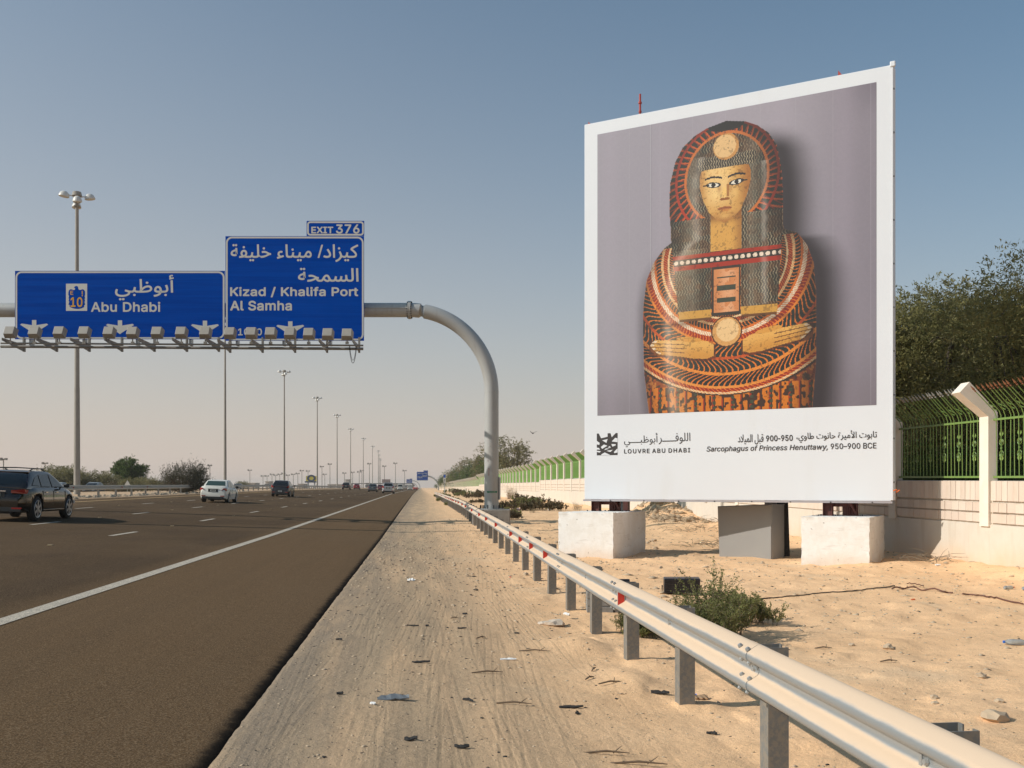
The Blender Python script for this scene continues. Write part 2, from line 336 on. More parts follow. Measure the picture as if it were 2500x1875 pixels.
struct(obj('ground', grid_mesh('ground', GX, GY, GZ, ground_material())))

# ------------------------------------------------------------------ road
def asphalt():
    m = pm('asphalt', (.075, .055, .04), .97, spec=.03); n, l, b = nodes_of(m)
    tc = n.new('ShaderNodeTexCoord'); P = tc.outputs['Object']; sx = n.new('ShaderNodeSeparateXYZ'); l.new(P, sx.inputs[0])
    mp = n.new('ShaderNodeMapping'); mp.inputs['Scale'].default_value = (1.2, .03, 1); l.new(P, mp.inputs[0])
    mp2 = n.new('ShaderNodeMapping'); mp2.inputs['Scale'].default_value = (1, .02, 1); mp2.inputs['Location'].default_value = (6.2, 0, 0); l.new(P, mp2.inputs[0])
    def noise(s, d, v): t = n.new('ShaderNodeTexNoise'); t.inputs['Scale'].default_value = s; t.inputs['Detail'].default_value = d; t.inputs['Roughness'].default_value = .65; l.new(v, t.inputs['Vector']); return t.outputs['Fac']
    def rng(x, a, b_, c=0, d=1):
        t = n.new('ShaderNodeMapRange'); l.new(x, t.inputs[0]); t.interpolation_type = 'SMOOTHSTEP'
        for i, vv in enumerate((a, b_, c, d)): t.inputs[i+1].default_value = vv
        return t.outputs[0]
    def mix(f, a, b_):
        t = n.new('ShaderNodeMix'); t.data_type = 'RGBA'; l.new(f, t.inputs[0])
        for s_, v in ((6, a), (7, b_)):
            if isinstance(v, tuple): t.inputs[s_].default_value = (*v, 1)
            else: l.new(v, t.inputs[s_])
        return t.outputs[2]
    c = mix(rng(sx.outputs['X'], -4.9, -4.2), (.048, .030, .018), (.122, .074, .039))         # travelled lanes are darker than the hard shoulder
    wt = n.new('ShaderNodeTexWave'); wt.inputs['Scale'].default_value = .17; wt.inputs['Distortion'].default_value = .6; wt.inputs['Detail'].default_value = 2; wt.inputs['Detail Scale'].default_value = .3; l.new(mp2.outputs[0], wt.inputs['Vector'])
    mk = n.new('ShaderNodeMath'); mk.operation = 'MULTIPLY'; l.new(rng(wt.outputs['Fac'], .35, .9, 0, .65), mk.inputs[0]); l.new(rng(sx.outputs['X'], -4.9, -4.4, 1, 0), mk.inputs[1])
    c = mix(mk.outputs[0], c, (.042, .027, .019))
    c = mix(rng(noise(2.0, 5, mp.outputs[0]), .4, .62, 0, .22), c, (.060, .040, .026))
    c = mix(rng(noise(.12, 4, P), .4, .6, 0, .4), c, (.13, .082, .046))
    c = mix(rng(noise(85, 2, P), .44, .66, 0, .75), c, (.24, .165, .10)); c = mix(rng(noise(34, 5, P), .50, .68, 0, .45), c, (.035, .025, .017))
    c = mix(rng(noise(60, 2, P), .55, .7, 0, .6), c, (.040, .028, .018))
    ad = n.new('ShaderNodeMath'); ad.operation = 'MULTIPLY_ADD'; l.new(noise(7, 5, P), ad.inputs[0]); ad.inputs[1].default_value = .16; l.new(sx.outputs['X'], ad.inputs[2])
    c = mix(rng(ad.outputs[0], EDGE-.02, EDGE+.08), c, (.026, .019, .014))                   # bituminous lip
    l.new(c, b.inputs['Base Color'])
    bp = n.new('ShaderNodeBump'); bp.inputs['Strength'].default_value = .5; bp.inputs['Distance'].default_value = .012; l.new(noise(60, 4, P), bp.inputs['Height']); l.new(bp.outputs[0], b.inputs['Normal'])
    return m
ASPH = asphalt()
off = np.array([EDGE+.06, EDGE+.03, EDGE, EDGE-.03, EDGE-.07, EDGE-.13, EDGE-.3, -2.5, -4.2, -8, -12, -16, -20.5, -20.6])
dz = np.array([-.07, -.035, -.016, -.009, -.004, -.001, 0, 0, 0, 0, 0, 0, 0, -.1])
yr = [-40, -20, -8, -2, 2, 3.5]; y = 4.0
while y < 2600: yr.append(y); y += max(.05, .012*y)
X, Y = np.meshgrid(off, np.array(yr), indexing='ij')
rag = (np.arange(len(off)) < 6)[:, None]*(.028*fbm(Y*6.1, Y*0, 4, 2)+.022*fbm(Y*.6, Y*0, 2, 12))
road = obj('road', grid_mesh('road', X+rag, Y, zroad(X, Y)+dz[:, None]+(np.arange(len(off)) < 4)[:, None]*.03*fbm(Y*9, X*9, 3, 4), ASPH)); struct(road)
# opposite carriageway
X, Y = np.meshgrid(np.array([-38, -48, -58.]), np.array(yr), indexing='ij')
struct(obj('opposite_road', grid_mesh('opposite_road', X, Y, .97+grise(X, Y), ASPH)))
PAINT = pm('road paint white', (.64, .55, .43), .7, 0, (5, .5, (.45, .39, .31)), (60, .7, (.16, .13, .10), .05), bump=(50, .3, .005))
PAINTY = pm('road paint yellow', (.62, .40, .16), .7, 0, (4, .5, (.45, .30, .14)))
def strip(name, x0, x1, y0, y1, mat, parent=road, h=.006):
    n = max(2, int((y1-y0)/4)+1); yy = np.linspace(y0, y1, n) if y1-y0 < 60 else np.geomspace(max(y0, 1)+3, y1, 160)
    if y1-y0 >= 60: yy[0] = y0
    X, Y = np.meshgrid(np.array([x0, x1]), yy, indexing='ij')
    return obj(name, grid_mesh(name, X, Y, zroad(X, Y)+h+.0015*np.minimum(np.maximum(Y, 0)/30, 8), mat), parent)
strip('edge_line', -4.38, -4.18, 2, 1500, PAINT)
strip('median_edge_line', -18.72, -18.52, 10, 1500, PAINTY)
dash = None
for cx, ph in ((-7.95, 15.9), (-11.6, 20.4), (-15.2, 24.5)):
    for k in range(-1, 30):
        y0 = ph+10.6*k
        if y0 < 12: continue
        L_ = 2.35
        d = strip('lane_dash', cx-.075, cx+.075, y0, y0+L_, PAINT)
STUD = pm('road stud', (.45, .33, .18), .4); studm = MB().box(-.05, .05, -.05, .05, 0, .02).mesh('road_stud', STUD)
for cx, ph in ((-7.95, 11.7), (-11.6, 16.2), (-15.2, 20.3)):
    for k in range(0, 7):
        yv = ph+10.6*k; obj('road_stud', studm, road, (cx, yv, surf(cx, yv)))

# ------------------------------------------------------------------ lettering
AR = {'ا': (0xFE8D, 0xFE8E), 'أ': (0xFE83, 0xFE84), 'ب': (0xFE8F,)*1+(0xFE90, 0xFE91, 0xFE92), 'ة': (0xFE93, 0xFE94), 'ت': (0xFE95, 0xFE96, 0xFE97, 0xFE98), 'ح': (0xFEA1, 0xFEA2, 0xFEA3, 0xFEA4),
      'خ': (0xFEA5, 0xFEA6, 0xFEA7, 0xFEA8), 'د': (0xFEA9, 0xFEAA), 'ر': (0xFEAD, 0xFEAE), 'ز': (0xFEAF, 0xFEB0), 'س': (0xFEB1, 0xFEB2, 0xFEB3, 0xFEB4), 'ط': (0xFEC1, 0xFEC2, 0xFEC3, 0xFEC4),
      'ظ': (0xFEC5, 0xFEC6, 0xFEC7, 0xFEC8), 'ف': (0xFED1, 0xFED2, 0xFED3, 0xFED4), 'ق': (0xFED5, 0xFED6, 0xFED7, 0xFED8), 'ك': (0xFED9, 0xFEDA, 0xFEDB, 0xFEDC), 'ل': (0xFEDD, 0xFEDE, 0xFEDF, 0xFEE0),
      'م': (0xFEE1, 0xFEE2, 0xFEE3, 0xFEE4), 'ن': (0xFEE5, 0xFEE6, 0xFEE7, 0xFEE8), 'و': (0xFEED, 0xFEEE), 'ي': (0xFEF1, 0xFEF2, 0xFEF3, 0xFEF4), 'ء': (0xFE80,), 'ـ': (0x640,)*4,
      'ﻻ': (0xFEFB, 0xFEFC), 'ﻷ': (0xFEF7, 0xFEF8)}
def arabic(t):
    t = t.replace('لأ', 'ﻷ').replace('لا', 'ﻻ'); out = []
    for i, ch in enumerate(t):
        if ch not in AR: out.append(ch); continue
        f = AR[ch]; p = AR.get(t[i-1]) if i else None; nx = AR.get(t[i+1]) if i+1 < len(t) else None
        a = p is not None and len(p) == 4 and len(f) > 1; b = len(f) == 4 and nx is not None and len(nx) > 1
        out.append(chr(f[{(0, 0): 0, (1, 0): 1, (0, 1): 2, (1, 1): 3}[(int(a), int(b))]]))
    s_ = ''.join(reversed(out))
    return s_
GLYPHS = {"!":[196,[[67,160,63,509,132,509,128,160],[98,-4,81,-1,66,9,56,24,52,41,56,58,66,73,81,83,98,86,116,83,130,73,140,58,143,41,140,24,130,9,116,-1]]],",":[188,[[38,-119,68,71,137,71,84,-119]]],"/":[249,[[235,533,71,-76,14,-76,178,533]]],"0":[453,[[227,-7,174,1,130,24,95,62,69,113,57,155,50,202,48,254,50,306,57,353,69,395,95,447,130,484,174,508,227,516,279,508,323,484,358,447,384,395,396,353,403,306,405,254,403,202,396,155,384,113,359,62,323,24,279,1],[227,50,261,56,290,74,313,103,330,144,340,194,344,254,340,314,330,365,313,405,290,435,261,453,227,460,192,453,163,435,140,405,123,365,113,314,109,254,113,194,123,144,140,103,163,74,192,56]]],"1":[453,[[76,0,76,55,391,55,391,0],[276,509,276,0,212,0,212,448,209,448,86,358,86,427,198,509]]],"3":[453,[[218,-7,173,-3,133,10,98,30,70,57,52,91,44,132,109,132,115,107,126,87,144,71,165,59,191,52,219,50,248,53,275,61,297,74,315,93,325,116,329,145,326,172,316,196,299,217,275,234,242,244,201,248,157,248,157,299,288,448,288,452,70,452,70,509,372,509,372,461,211,278,211,289,264,288,308,276,344,253,371,222,387,186,393,145,387,103,370,66,344,36,309,12,266,-2]]],"5":[453,[[221,-7,178,-2,140,11,108,32,83,60,66,93,60,130,122,130,127,108,138,89,154,73,173,60,196,52,221,50,250,53,276,64,298,82,314,104,324,131,328,162,324,193,314,221,297,244,275,262,248,273,218,277,192,275,167,268,145,258,128,246,67,253,96,509,366,509,366,452,151,452,134,301,136,301,155,315,178,325,203,331,229,334,263,330,294,321,321,306,345,285,364,260,379,231,388,199,391,163,385,117,369,76,343,41,309,15,268,-1]]],"6":[453,[[226,-7,182,-1,142,15,109,40,84,74,69,115,64,162,68,199,80,239,102,285,137,340,252,509,322,509,151,261,145,261,154,275,165,288,179,299,196,307,214,312,235,314,278,309,316,295,346,271,370,240,384,201,389,157,384,112,368,73,343,39,310,14,271,-2],[226,48,254,52,279,63,299,79,314,101,324,128,327,157,324,187,314,213,299,235,279,251,254,262,226,265,198,262,174,252,153,235,138,214,128,188,125,158,128,128,138,102,153,79,174,63,198,52]]],"7":[453,[[97,0,323,448,323,452,62,452,62,509,391,509,391,449,165,0]]],"9":[453,[[226,516,271,510,310,494,343,468,368,434,384,393,389,347,385,309,373,270,350,224,315,168,200,0,130,0,301,248,307,248,299,234,287,221,273,210,257,202,238,196,218,195,175,199,137,214,106,237,83,269,68,307,64,352,69,397,85,436,110,469,143,494,182,510],[226,460,199,457,174,446,154,429,138,407,129,381,125,352,129,322,138,295,154,274,174,257,199,247,226,243,254,247,279,257,299,273,314,295,324,321,327,350,324,381,314,407,299,429,279,446,254,457]]],"A":[480,[[16,0,201,509,276,509,463,0,395,0,287,302,264,372,232,478,245,478,228,419,213,371,191,302,85,0],[110,142,110,199,370,199,370,142]]],"B":[456,[[60,0,60,509,241,509,289,504,329,491,359,469,381,442,394,410,398,374,395,344,387,320,373,301,356,286,336,275,315,267,315,262,339,257,363,245,385,227,402,203,414,173,418,136,413,100,400,67,377,39,344,18,301,4,247,0],[125,57,245,57,296,63,330,80,349,105,355,137,352,161,342,184,327,203,306,218,279,228,248,231,125,231],[125,285,238,285,265,288,288,296,308,309,323,326,333,348,336,372,330,403,313,429,283,446,240,452,125,452]]],"C":[510,[[267,-7,225,-3,186,7,150,25,119,49,92,79,70,115,53,157,44,203,40,254,44,305,53,352,70,393,92,429,119,459,150,484,186,501,225,512,267,516,305,513,340,504,373,490,402,471,427,447,448,418,463,385,473,348,408,348,401,373,389,395,375,413,357,428,337,440,315,449,292,454,267,456,223,450,184,432,150,403,125,364,109,314,103,254,109,194,125,145,151,105,184,76,223,59,267,53,292,55,315,60,337,69,357,81,375,96,389,114,401,136,408,160,473,160,463,124,448,91,428,62,402,38,373,19,341,5,305,-4]]],"D":[502,[[219,0,96,0,96,57,215,57,272,63,318,81,354,110,379,149,394,198,399,255,394,312,379,361,354,399,320,428,275,446,221,452,93,452,93,509,225,509,273,505,315,495,353,478,399,441,433,391,449,351,458,306,462,255,458,205,449,159,433,119,411,83,384,54,351,31,312,14,268,3],[125,509,125,0,60,0,60,509]]],"E":[419,[[60,0,60,509,372,509,372,452,125,452,125,286,355,286,355,229,125,229,125,57,375,57,375,0]]],"H":[517,[[60,0,60,509,125,509,125,289,392,289,392,509,457,509,457,0,392,0,392,232,125,232,125,0]]],"I":[300,[[31,0,31,57,118,57,118,452,31,452,31,509,269,509,269,452,183,452,183,57,269,57,269,0]]],"K":[467,[[104,145,104,216,139,261,174,303,212,344,364,509,448,509,231,276,228,276],[60,0,60,509,125,509,125,334,124,225,125,193,125,0],[372,0,188,259,228,309,449,0]]],"L":[393,[[60,0,60,509,125,509,125,57,361,57,361,0]]],"O":[533,[[267,-7,225,-3,186,7,150,25,119,49,92,79,70,115,53,157,44,203,40,254,44,305,53,352,70,393,92,429,119,459,150,484,186,501,225,512,267,516,309,512,348,501,384,484,415,459,442,429,464,393,480,352,490,305,493,254,490,203,480,157,464,115,442,79,415,49,384,25,348,7,309,-3],[267,53,310,59,349,76,383,105,408,144,425,194,430,254,425,314,408,365,383,404,349,433,310,450,267,456,223,450,184,433,151,404,125,364,109,314,103,254,109,194,125,144,151,105,184,76,223,59]]],"P":[445,[[60,0,60,509,235,509,289,503,332,487,366,462,390,430,404,391,409,348,404,304,390,265,366,233,332,207,289,191,235,186,109,186,109,242,233,242,269,246,297,256,318,272,333,294,342,319,344,348,342,376,333,402,318,423,297,439,268,449,232,452,125,452,125,0]]],"R":[449,[[60,0,60,509,236,509,290,504,333,489,367,465,390,433,405,395,409,352,405,309,390,271,367,240,333,217,289,203,236,198,96,198,96,255,234,255,269,258,298,267,319,281,334,300,342,324,345,352,342,380,334,405,319,425,298,440,269,449,233,452,125,452,125,0],[353,0,230,229,303,229,428,0]]],"S":[447,[[224,-9,172,-4,128,9,91,31,64,60,46,96,38,137,104,137,110,110,123,88,142,71,166,59,194,52,224,49,257,52,286,60,311,74,329,92,341,114,346,139,342,161,332,179,316,193,296,205,272,214,245,222,184,239,128,260,86,289,60,326,52,372,58,413,75,448,102,476,138,498,180,511,227,516,275,511,316,498,351,476,377,449,394,415,401,378,337,378,326,412,302,437,267,453,225,459,194,456,167,448,145,435,129,418,118,398,115,376,119,352,131,334,148,319,169,308,212,293,264,279,312,264,336,252,359,238,379,220,395,198,405,171,408,139,403,99,386,64,360,34,323,11,278,-4]]],"T":[449,[[32,452,32,509,417,509,417,452,257,452,257,0,193,0,193,452]]],"U":[517,[[259,-8,203,-2,154,15,114,43,85,80,66,124,60,173,60,509,124,509,124,178,128,144,141,113,160,87,187,68,220,56,259,52,298,56,331,68,357,87,377,113,389,144,393,178,393,509,457,509,457,173,451,124,433,80,403,43,363,15,315,-2]]],"V":[480,[[204,0,16,509,84,509,192,206,215,137,248,31,235,31,252,90,267,138,290,206,395,509,463,509,278,0]]],"X":[474,[[18,0,217,284,217,236,29,509,104,509,178,400,204,361,223,329,243,292,232,292,252,329,272,361,298,400,374,509,446,509,259,239,259,287,456,0,382,0,292,129,268,165,250,195,230,231,244,231,225,196,206,166,182,129,91,0]]],"a":[389,[[160,-9,126,-5,94,5,68,22,48,45,35,73,30,108,34,138,43,161,58,179,78,193,100,203,125,211,178,220,234,227,252,230,265,235,273,243,276,255,276,257,273,279,267,297,256,311,240,322,220,329,196,331,171,329,149,322,132,313,118,301,107,288,100,274,41,291,57,322,79,346,104,364,133,375,163,382,194,384,215,383,239,379,263,372,286,360,306,343,322,320,333,290,337,251,337,0,277,0,277,52,272,52,264,38,252,25,236,12,215,1,190,-6],[170,45,202,49,228,59,248,74,263,93,272,115,276,138,276,190,259,182,231,176,200,171,175,168,154,164,134,159,117,150,103,139,95,124,92,105,94,87,102,72,114,61,130,52,149,47]]],"b":[424,[[229,-8,198,-5,172,4,153,17,138,31,118,59,112,59,112,0,53,0,53,509,114,509,114,319,118,319,137,346,152,360,171,373,197,381,229,384,274,378,313,361,345,332,370,293,385,245,390,189,385,133,370,84,346,45,313,16,274,-2],[220,47,253,51,279,66,301,88,316,117,325,151,328,189,325,227,316,261,301,290,280,311,253,325,220,330,188,325,161,312,140,291,125,263,116,229,113,189,116,150,125,115,140,86,162,65,188,51]]],"c":[396,[[207,-8,159,-2,117,16,82,46,56,85,40,133,34,187,40,243,56,291,82,330,117,360,159,378,207,384,234,383,260,377,284,368,305,356,324,341,340,322,353,301,362,277,303,262,298,276,290,289,270,311,257,319,242,325,226,329,207,330,173,325,145,310,124,287,108,258,99,224,96,187,99,151,108,117,124,89,145,66,173,51,207,46,226,48,243,52,258,58,271,66,282,76,292,89,299,102,304,117,363,102,354,78,341,56,325,37,306,21,285,9,261,-1,235,-6]]],"d":[424,[[195,-8,151,-2,111,16,79,45,55,84,39,133,34,189,39,245,55,293,79,332,112,361,151,378,196,384,228,381,253,373,272,360,287,346,306,319,311,319,311,509,372,509,372,0,313,0,313,59,307,59,287,31,272,17,252,4,227,-5],[205,47,236,51,263,65,284,86,299,115,309,150,312,189,309,229,300,263,284,291,263,312,237,325,205,330,172,325,145,311,124,290,108,261,99,227,96,189,99,151,109,117,124,88,145,66,172,51]]],"e":[404,[[212,-8,161,-2,117,16,82,46,56,85,40,132,34,187,39,242,55,290,81,329,115,359,157,378,205,384,236,382,266,374,294,361,319,341,341,315,357,282,368,242,371,194,371,169,75,169,75,221,338,221,310,202,307,237,298,269,283,294,263,314,237,326,205,330,173,326,146,313,125,294,109,270,99,241,96,211,96,178,100,139,110,106,128,80,151,61,179,50,212,46,234,48,254,53,271,61,285,73,297,88,306,105,365,91,353,63,335,39,311,19,283,4,249,-5]]],"f":[254,[[228,379,228,327,6,327,6,379],[81,0,81,432,84,461,96,486,113,505,135,519,161,527,187,530,222,527,243,521,227,468,215,472,195,474,171,470,154,460,145,443,142,419,142,0]]],"g":[425,[[207,-151,168,-148,134,-140,105,-127,82,-110,64,-91,51,-69,101,-41,122,-66,136,-78,154,-88,178,-95,207,-97,249,-92,282,-75,304,-47,311,-6,311,68,306,68,287,41,272,28,252,16,227,8,195,5,152,10,113,27,80,53,55,90,39,136,34,191,39,246,55,293,80,332,112,361,152,378,196,384,228,382,253,373,273,360,288,346,308,319,313,319,313,379,372,379,372,-9,367,-54,350,-90,324,-117,291,-136,251,-147],[205,59,237,63,264,75,285,95,300,121,309,154,312,193,309,231,300,264,285,291,264,312,237,325,205,330,172,325,145,312,124,290,109,262,99,229,96,193,99,155,109,123,124,96,145,76,172,63]]],"h":[410,[[114,227,114,0,53,0,53,509,114,509,114,287,102,287,124,332,152,362,187,379,227,384,264,380,295,369,321,349,341,321,353,285,357,240,357,0,296,0,296,235,290,275,273,304,246,323,210,329,184,326,161,317,141,303,126,283,117,257]]],"i":[167,[[53,0,53,379,114,379,114,0],[84,443,67,446,54,455,44,468,41,483,44,499,54,512,67,521,84,524,100,521,114,512,123,499,126,483,123,468,114,455,100,446]]],"l":[189,[[139,-2,101,3,74,20,58,47,53,84,53,509,114,509,114,99,115,77,120,62,130,54,146,52,160,53,170,54,181,3,162,-1]]],"m":[610,[[53,0,53,379,112,379,112,295,108,295,118,323,132,346,151,363,172,376,195,384,219,386,257,380,287,361,309,331,321,295,312,295,322,321,337,343,357,361,381,375,407,383,437,386,468,383,497,372,522,354,541,328,553,296,557,255,557,0,496,0,496,254,490,289,473,313,447,326,419,330,395,328,374,320,358,307,345,290,338,270,335,247,335,0,274,0,274,260,269,288,253,311,229,326,199,330,178,328,158,320,140,307,126,289,117,266,114,238,114,0]]],"n":[410,[[114,227,114,0,53,0,53,379,112,379,112,287,102,287,124,332,152,362,187,379,227,384,264,380,295,369,321,349,341,321,353,285,357,240,357,0,296,0,296,235,290,275,273,304,246,323,210,329,184,326,161,317,141,303,126,283,117,257]]],"o":[415,[[207,-8,159,-2,117,16,82,46,56,85,40,133,34,187,40,243,56,291,82,330,117,360,159,378,207,384,256,378,299,360,333,330,359,291,376,243,381,187,376,133,359,85,333,46,299,16,256,-2],[207,46,242,51,270,66,292,89,307,117,316,151,319,187,316,224,307,258,292,287,270,310,242,325,207,330,173,325,145,310,124,287,108,258,99,224,96,187,99,151,108,117,124,89,145,66,173,51]]],"p":[424,[[53,-143,53,379,112,379,112,319,118,319,137,346,152,360,171,373,197,381,229,384,274,378,313,361,345,332,370,293,385,245,390,189,385,133,370,84,346,45,313,16,274,-2,229,-8,198,-5,173,4,153,17,138,31,118,59,114,59,114,-143],[220,47,253,51,279,66,301,88,316,117,325,151,328,189,325,227,316,261,301,290,280,311,253,325,220,330,188,325,161,312,140,291,125,263,116,229,113,189,116,150,125,115,140,86,162,65,188,51]]],"r":[259,[[53,0,53,379,112,379,112,321,115,321,130,347,152,367,181,380,213,385,229,384,243,384,243,322,230,324,207,326,182,323,159,315,140,301,126,284,117,262,114,237,114,0]]],"s":[365,[[182,-8,145,-5,112,3,84,18,62,38,45,63,36,94,94,107,105,79,124,60,150,49,181,45,217,50,244,62,262,81,268,103,265,121,254,136,237,147,212,155,149,170,104,186,72,208,53,237,47,274,51,305,65,332,87,354,115,370,149,381,187,384,223,381,254,372,279,358,299,339,314,316,324,290,268,277,258,298,243,316,219,328,187,333,156,329,131,317,114,299,109,277,112,258,124,243,144,232,172,223,229,209,275,194,306,171,325,142,331,107,326,75,312,47,290,24,260,6,223,-5]]],"t":[227,[[204,379,204,327,6,327,6,379],[65,471,126,471,126,98,128,76,136,61,150,53,170,50,185,51,202,54,213,2,192,-3,168,-4,125,2,92,21,72,52,65,93]]],"u":[410,[[182,-5,146,-1,115,11,89,31,69,59,57,95,53,139,53,379,114,379,114,144,119,105,137,75,164,56,200,50,226,53,249,62,268,77,283,97,293,122,296,153,296,379,357,379,357,0,298,0,298,92,307,92,286,47,257,17,222,0]]],"w":[567,[[138,0,23,379,87,379,133,214,154,137,165,91,175,41,165,41,175,90,186,135,206,214,252,379,316,379,362,214,382,136,392,91,402,41,391,41,402,90,413,135,434,214,480,379,545,379,429,0,368,0,319,172,305,225,291,280,277,338,291,338,277,280,263,225,248,172,199,0]]],"y":[389,[[47,-139,61,-86,71,-87,88,-90,104,-89,118,-84,130,-74,141,-58,151,-36,163,-1,17,379,84,379,165,155,177,121,187,87,206,21,184,21,202,87,212,121,224,155,305,379,371,379,204,-58,191,-85,177,-107,159,-124,139,-136,117,-143,91,-145,65,-143]]],"z":[380,[[42,0,42,46,254,320,254,323,48,323,48,379,333,379,333,331,126,60,126,56,339,56,339,0]]],"–":[350,[[350,244,350,188,0,188,0,244]]]}
GLYPHS['-'] = [300, [[40, 170, 40, 230, 260, 230, 260, 170]]]
TSC = bpy.data.scenes.new('lettering_scratch')
from mathutils.geometry import delaunay_2d_cdt
GMESH = {}
def glyph_faces(ch):
    """triangles of one letter: constrained triangulation, kept where the winding number is not zero"""
    if ch in GMESH: return GMESH[ch]
    cs = [[(p[2*i]/1000, p[2*i+1]/1000) for i in range(len(p)//2)] for p in GLYPHS[ch][1]]; vs = []; es = []
    for c in cs: o = len(vs); vs += [Vector(p) for p in c]; es += [(o+i, o+(i+1) % len(c)) for i in range(len(c))]
    V, _, F_, *_r = delaunay_2d_cdt(vs, es, [], 0, 1e-5); keep = []
    for f in F_:
        cx = sum(V[i].x for i in f)/len(f); cy = sum(V[i].y for i in f)/len(f); wn = 0
        for c in cs:
            for (x0, y0), (x1, y1) in zip(c, c[1:]+c[:1]):
                if (y0 <= cy) != (y1 <= cy):
                    if x0+(cy-y0)/(y1-y0)*(x1-x0) > cx: wn += 1 if y1 > y0 else -1
        if wn: keep.append(tuple(f))
    GMESH[ch] = ([tuple(v) for v in V], keep); return GMESH[ch]
def text_data(body, bold=0.0, shear=0.0, space=1.0):
    """flat faces of a line of lettering: Latin from the outlines above, Arabic from Blender's built-in font"""
    if all(ord(ch) < 0x500 or ch == '\u2013' for ch in body):
        V = []; F_ = []; cx = 0.0
        for ch in body:
            if ch == ' ': cx += .19+bold; continue
            v, f = glyph_faces(ch); o = len(V); V += [(cx+x+shear*y, y) for x, y in v]; F_ += [tuple(i+o for i in q) for q in f]; cx += GLYPHS[ch][0]/1000*space+bold*.8
        return np.array(V), F_
    c = bpy.data.curves.new('lettering', 'FONT'); c.body = body; c.space_character = space; c.resolution_u = 3
    o = bpy.data.objects.new('lettering', c); TSC.collection.objects.link(o); TSC.view_layers[0].update()
    dg = TSC.view_layers[0].depsgraph; me = bpy.data.meshes.new_from_object(o.evaluated_get(dg))
    v = np.zeros(len(me.vertices)*3); me.vertices.foreach_get('co', v); v = v.reshape(-1, 3)[:, :2]; f = [tuple(p.vertices) for p in me.polygons]
    bpy.data.objects.remove(o); bpy.data.curves.remove(c); bpy.data.meshes.remove(me); return v, f
def text_into(mb, body, x0, x1, y0, y1, fmap, **kw):
    """letters stretched to fill the box x0..x1, y0..y1 of a sign's own plane; fmap(a, b) -> 3-D"""
    v, f = text_data(body, **kw); lo, hi = v.min(0), v.max(0)
    k = np.array([x1-x0, y1-y0])/(hi-lo); d = np.abs(k*kw.get('bold', 0)); q = (v-lo)*k+np.array([x0, y0])
    q = (q-np.array([x0+x1, y0+y1])/2)*(1-2*d/np.abs([x1-x0, y1-y0]))+np.array([x0+x1, y0+y1])/2
    for i, (sx_, sy_) in enumerate(((0, 0), (-1, 0), (1, 0), (0, -1), (0, 1), (-.7, -.7), (.7, .7), (-.7, .7), (.7, -.7)) if d[0] else ((0, 0),)):
        P_ = [fmap(a+d[0]*sx_, b+d[1]*sy_) for a, b in q]; mb.add([(p[0], p[1]-.0003*i, p[2]) for p in P_] if i else P_, f)
def round_rect(x0, x1, y0, y1, r, n=6):
    p = []
    for cx, cy, a0 in ((x1-r, y1-r, 0), (x0+r, y1-r, 90), (x0+r, y0+r, 180), (x1-r, y0+r, 270)):
        for k in range(n+1): a = math.radians(a0+90*k/n); p.append((cx+r*math.cos(a), cy+r*math.sin(a)))
    return p
def ring_prism(mb, outer, inner, f0, f1):
    n = len(outer); vs = [f1(*p) for p in outer]+[f1(*p) for p in inner]+[f0(*p) for p in outer]+[f0(*p) for p in inner]; fs = []
    for k in range(n):
        j = (k+1) % n; fs += [(k, j, n+j, n+k), (k, 2*n+k, 2*n+j, j), (n+k, n+j, 3*n+j, 3*n+k)]
    mb.add(vs, fs)

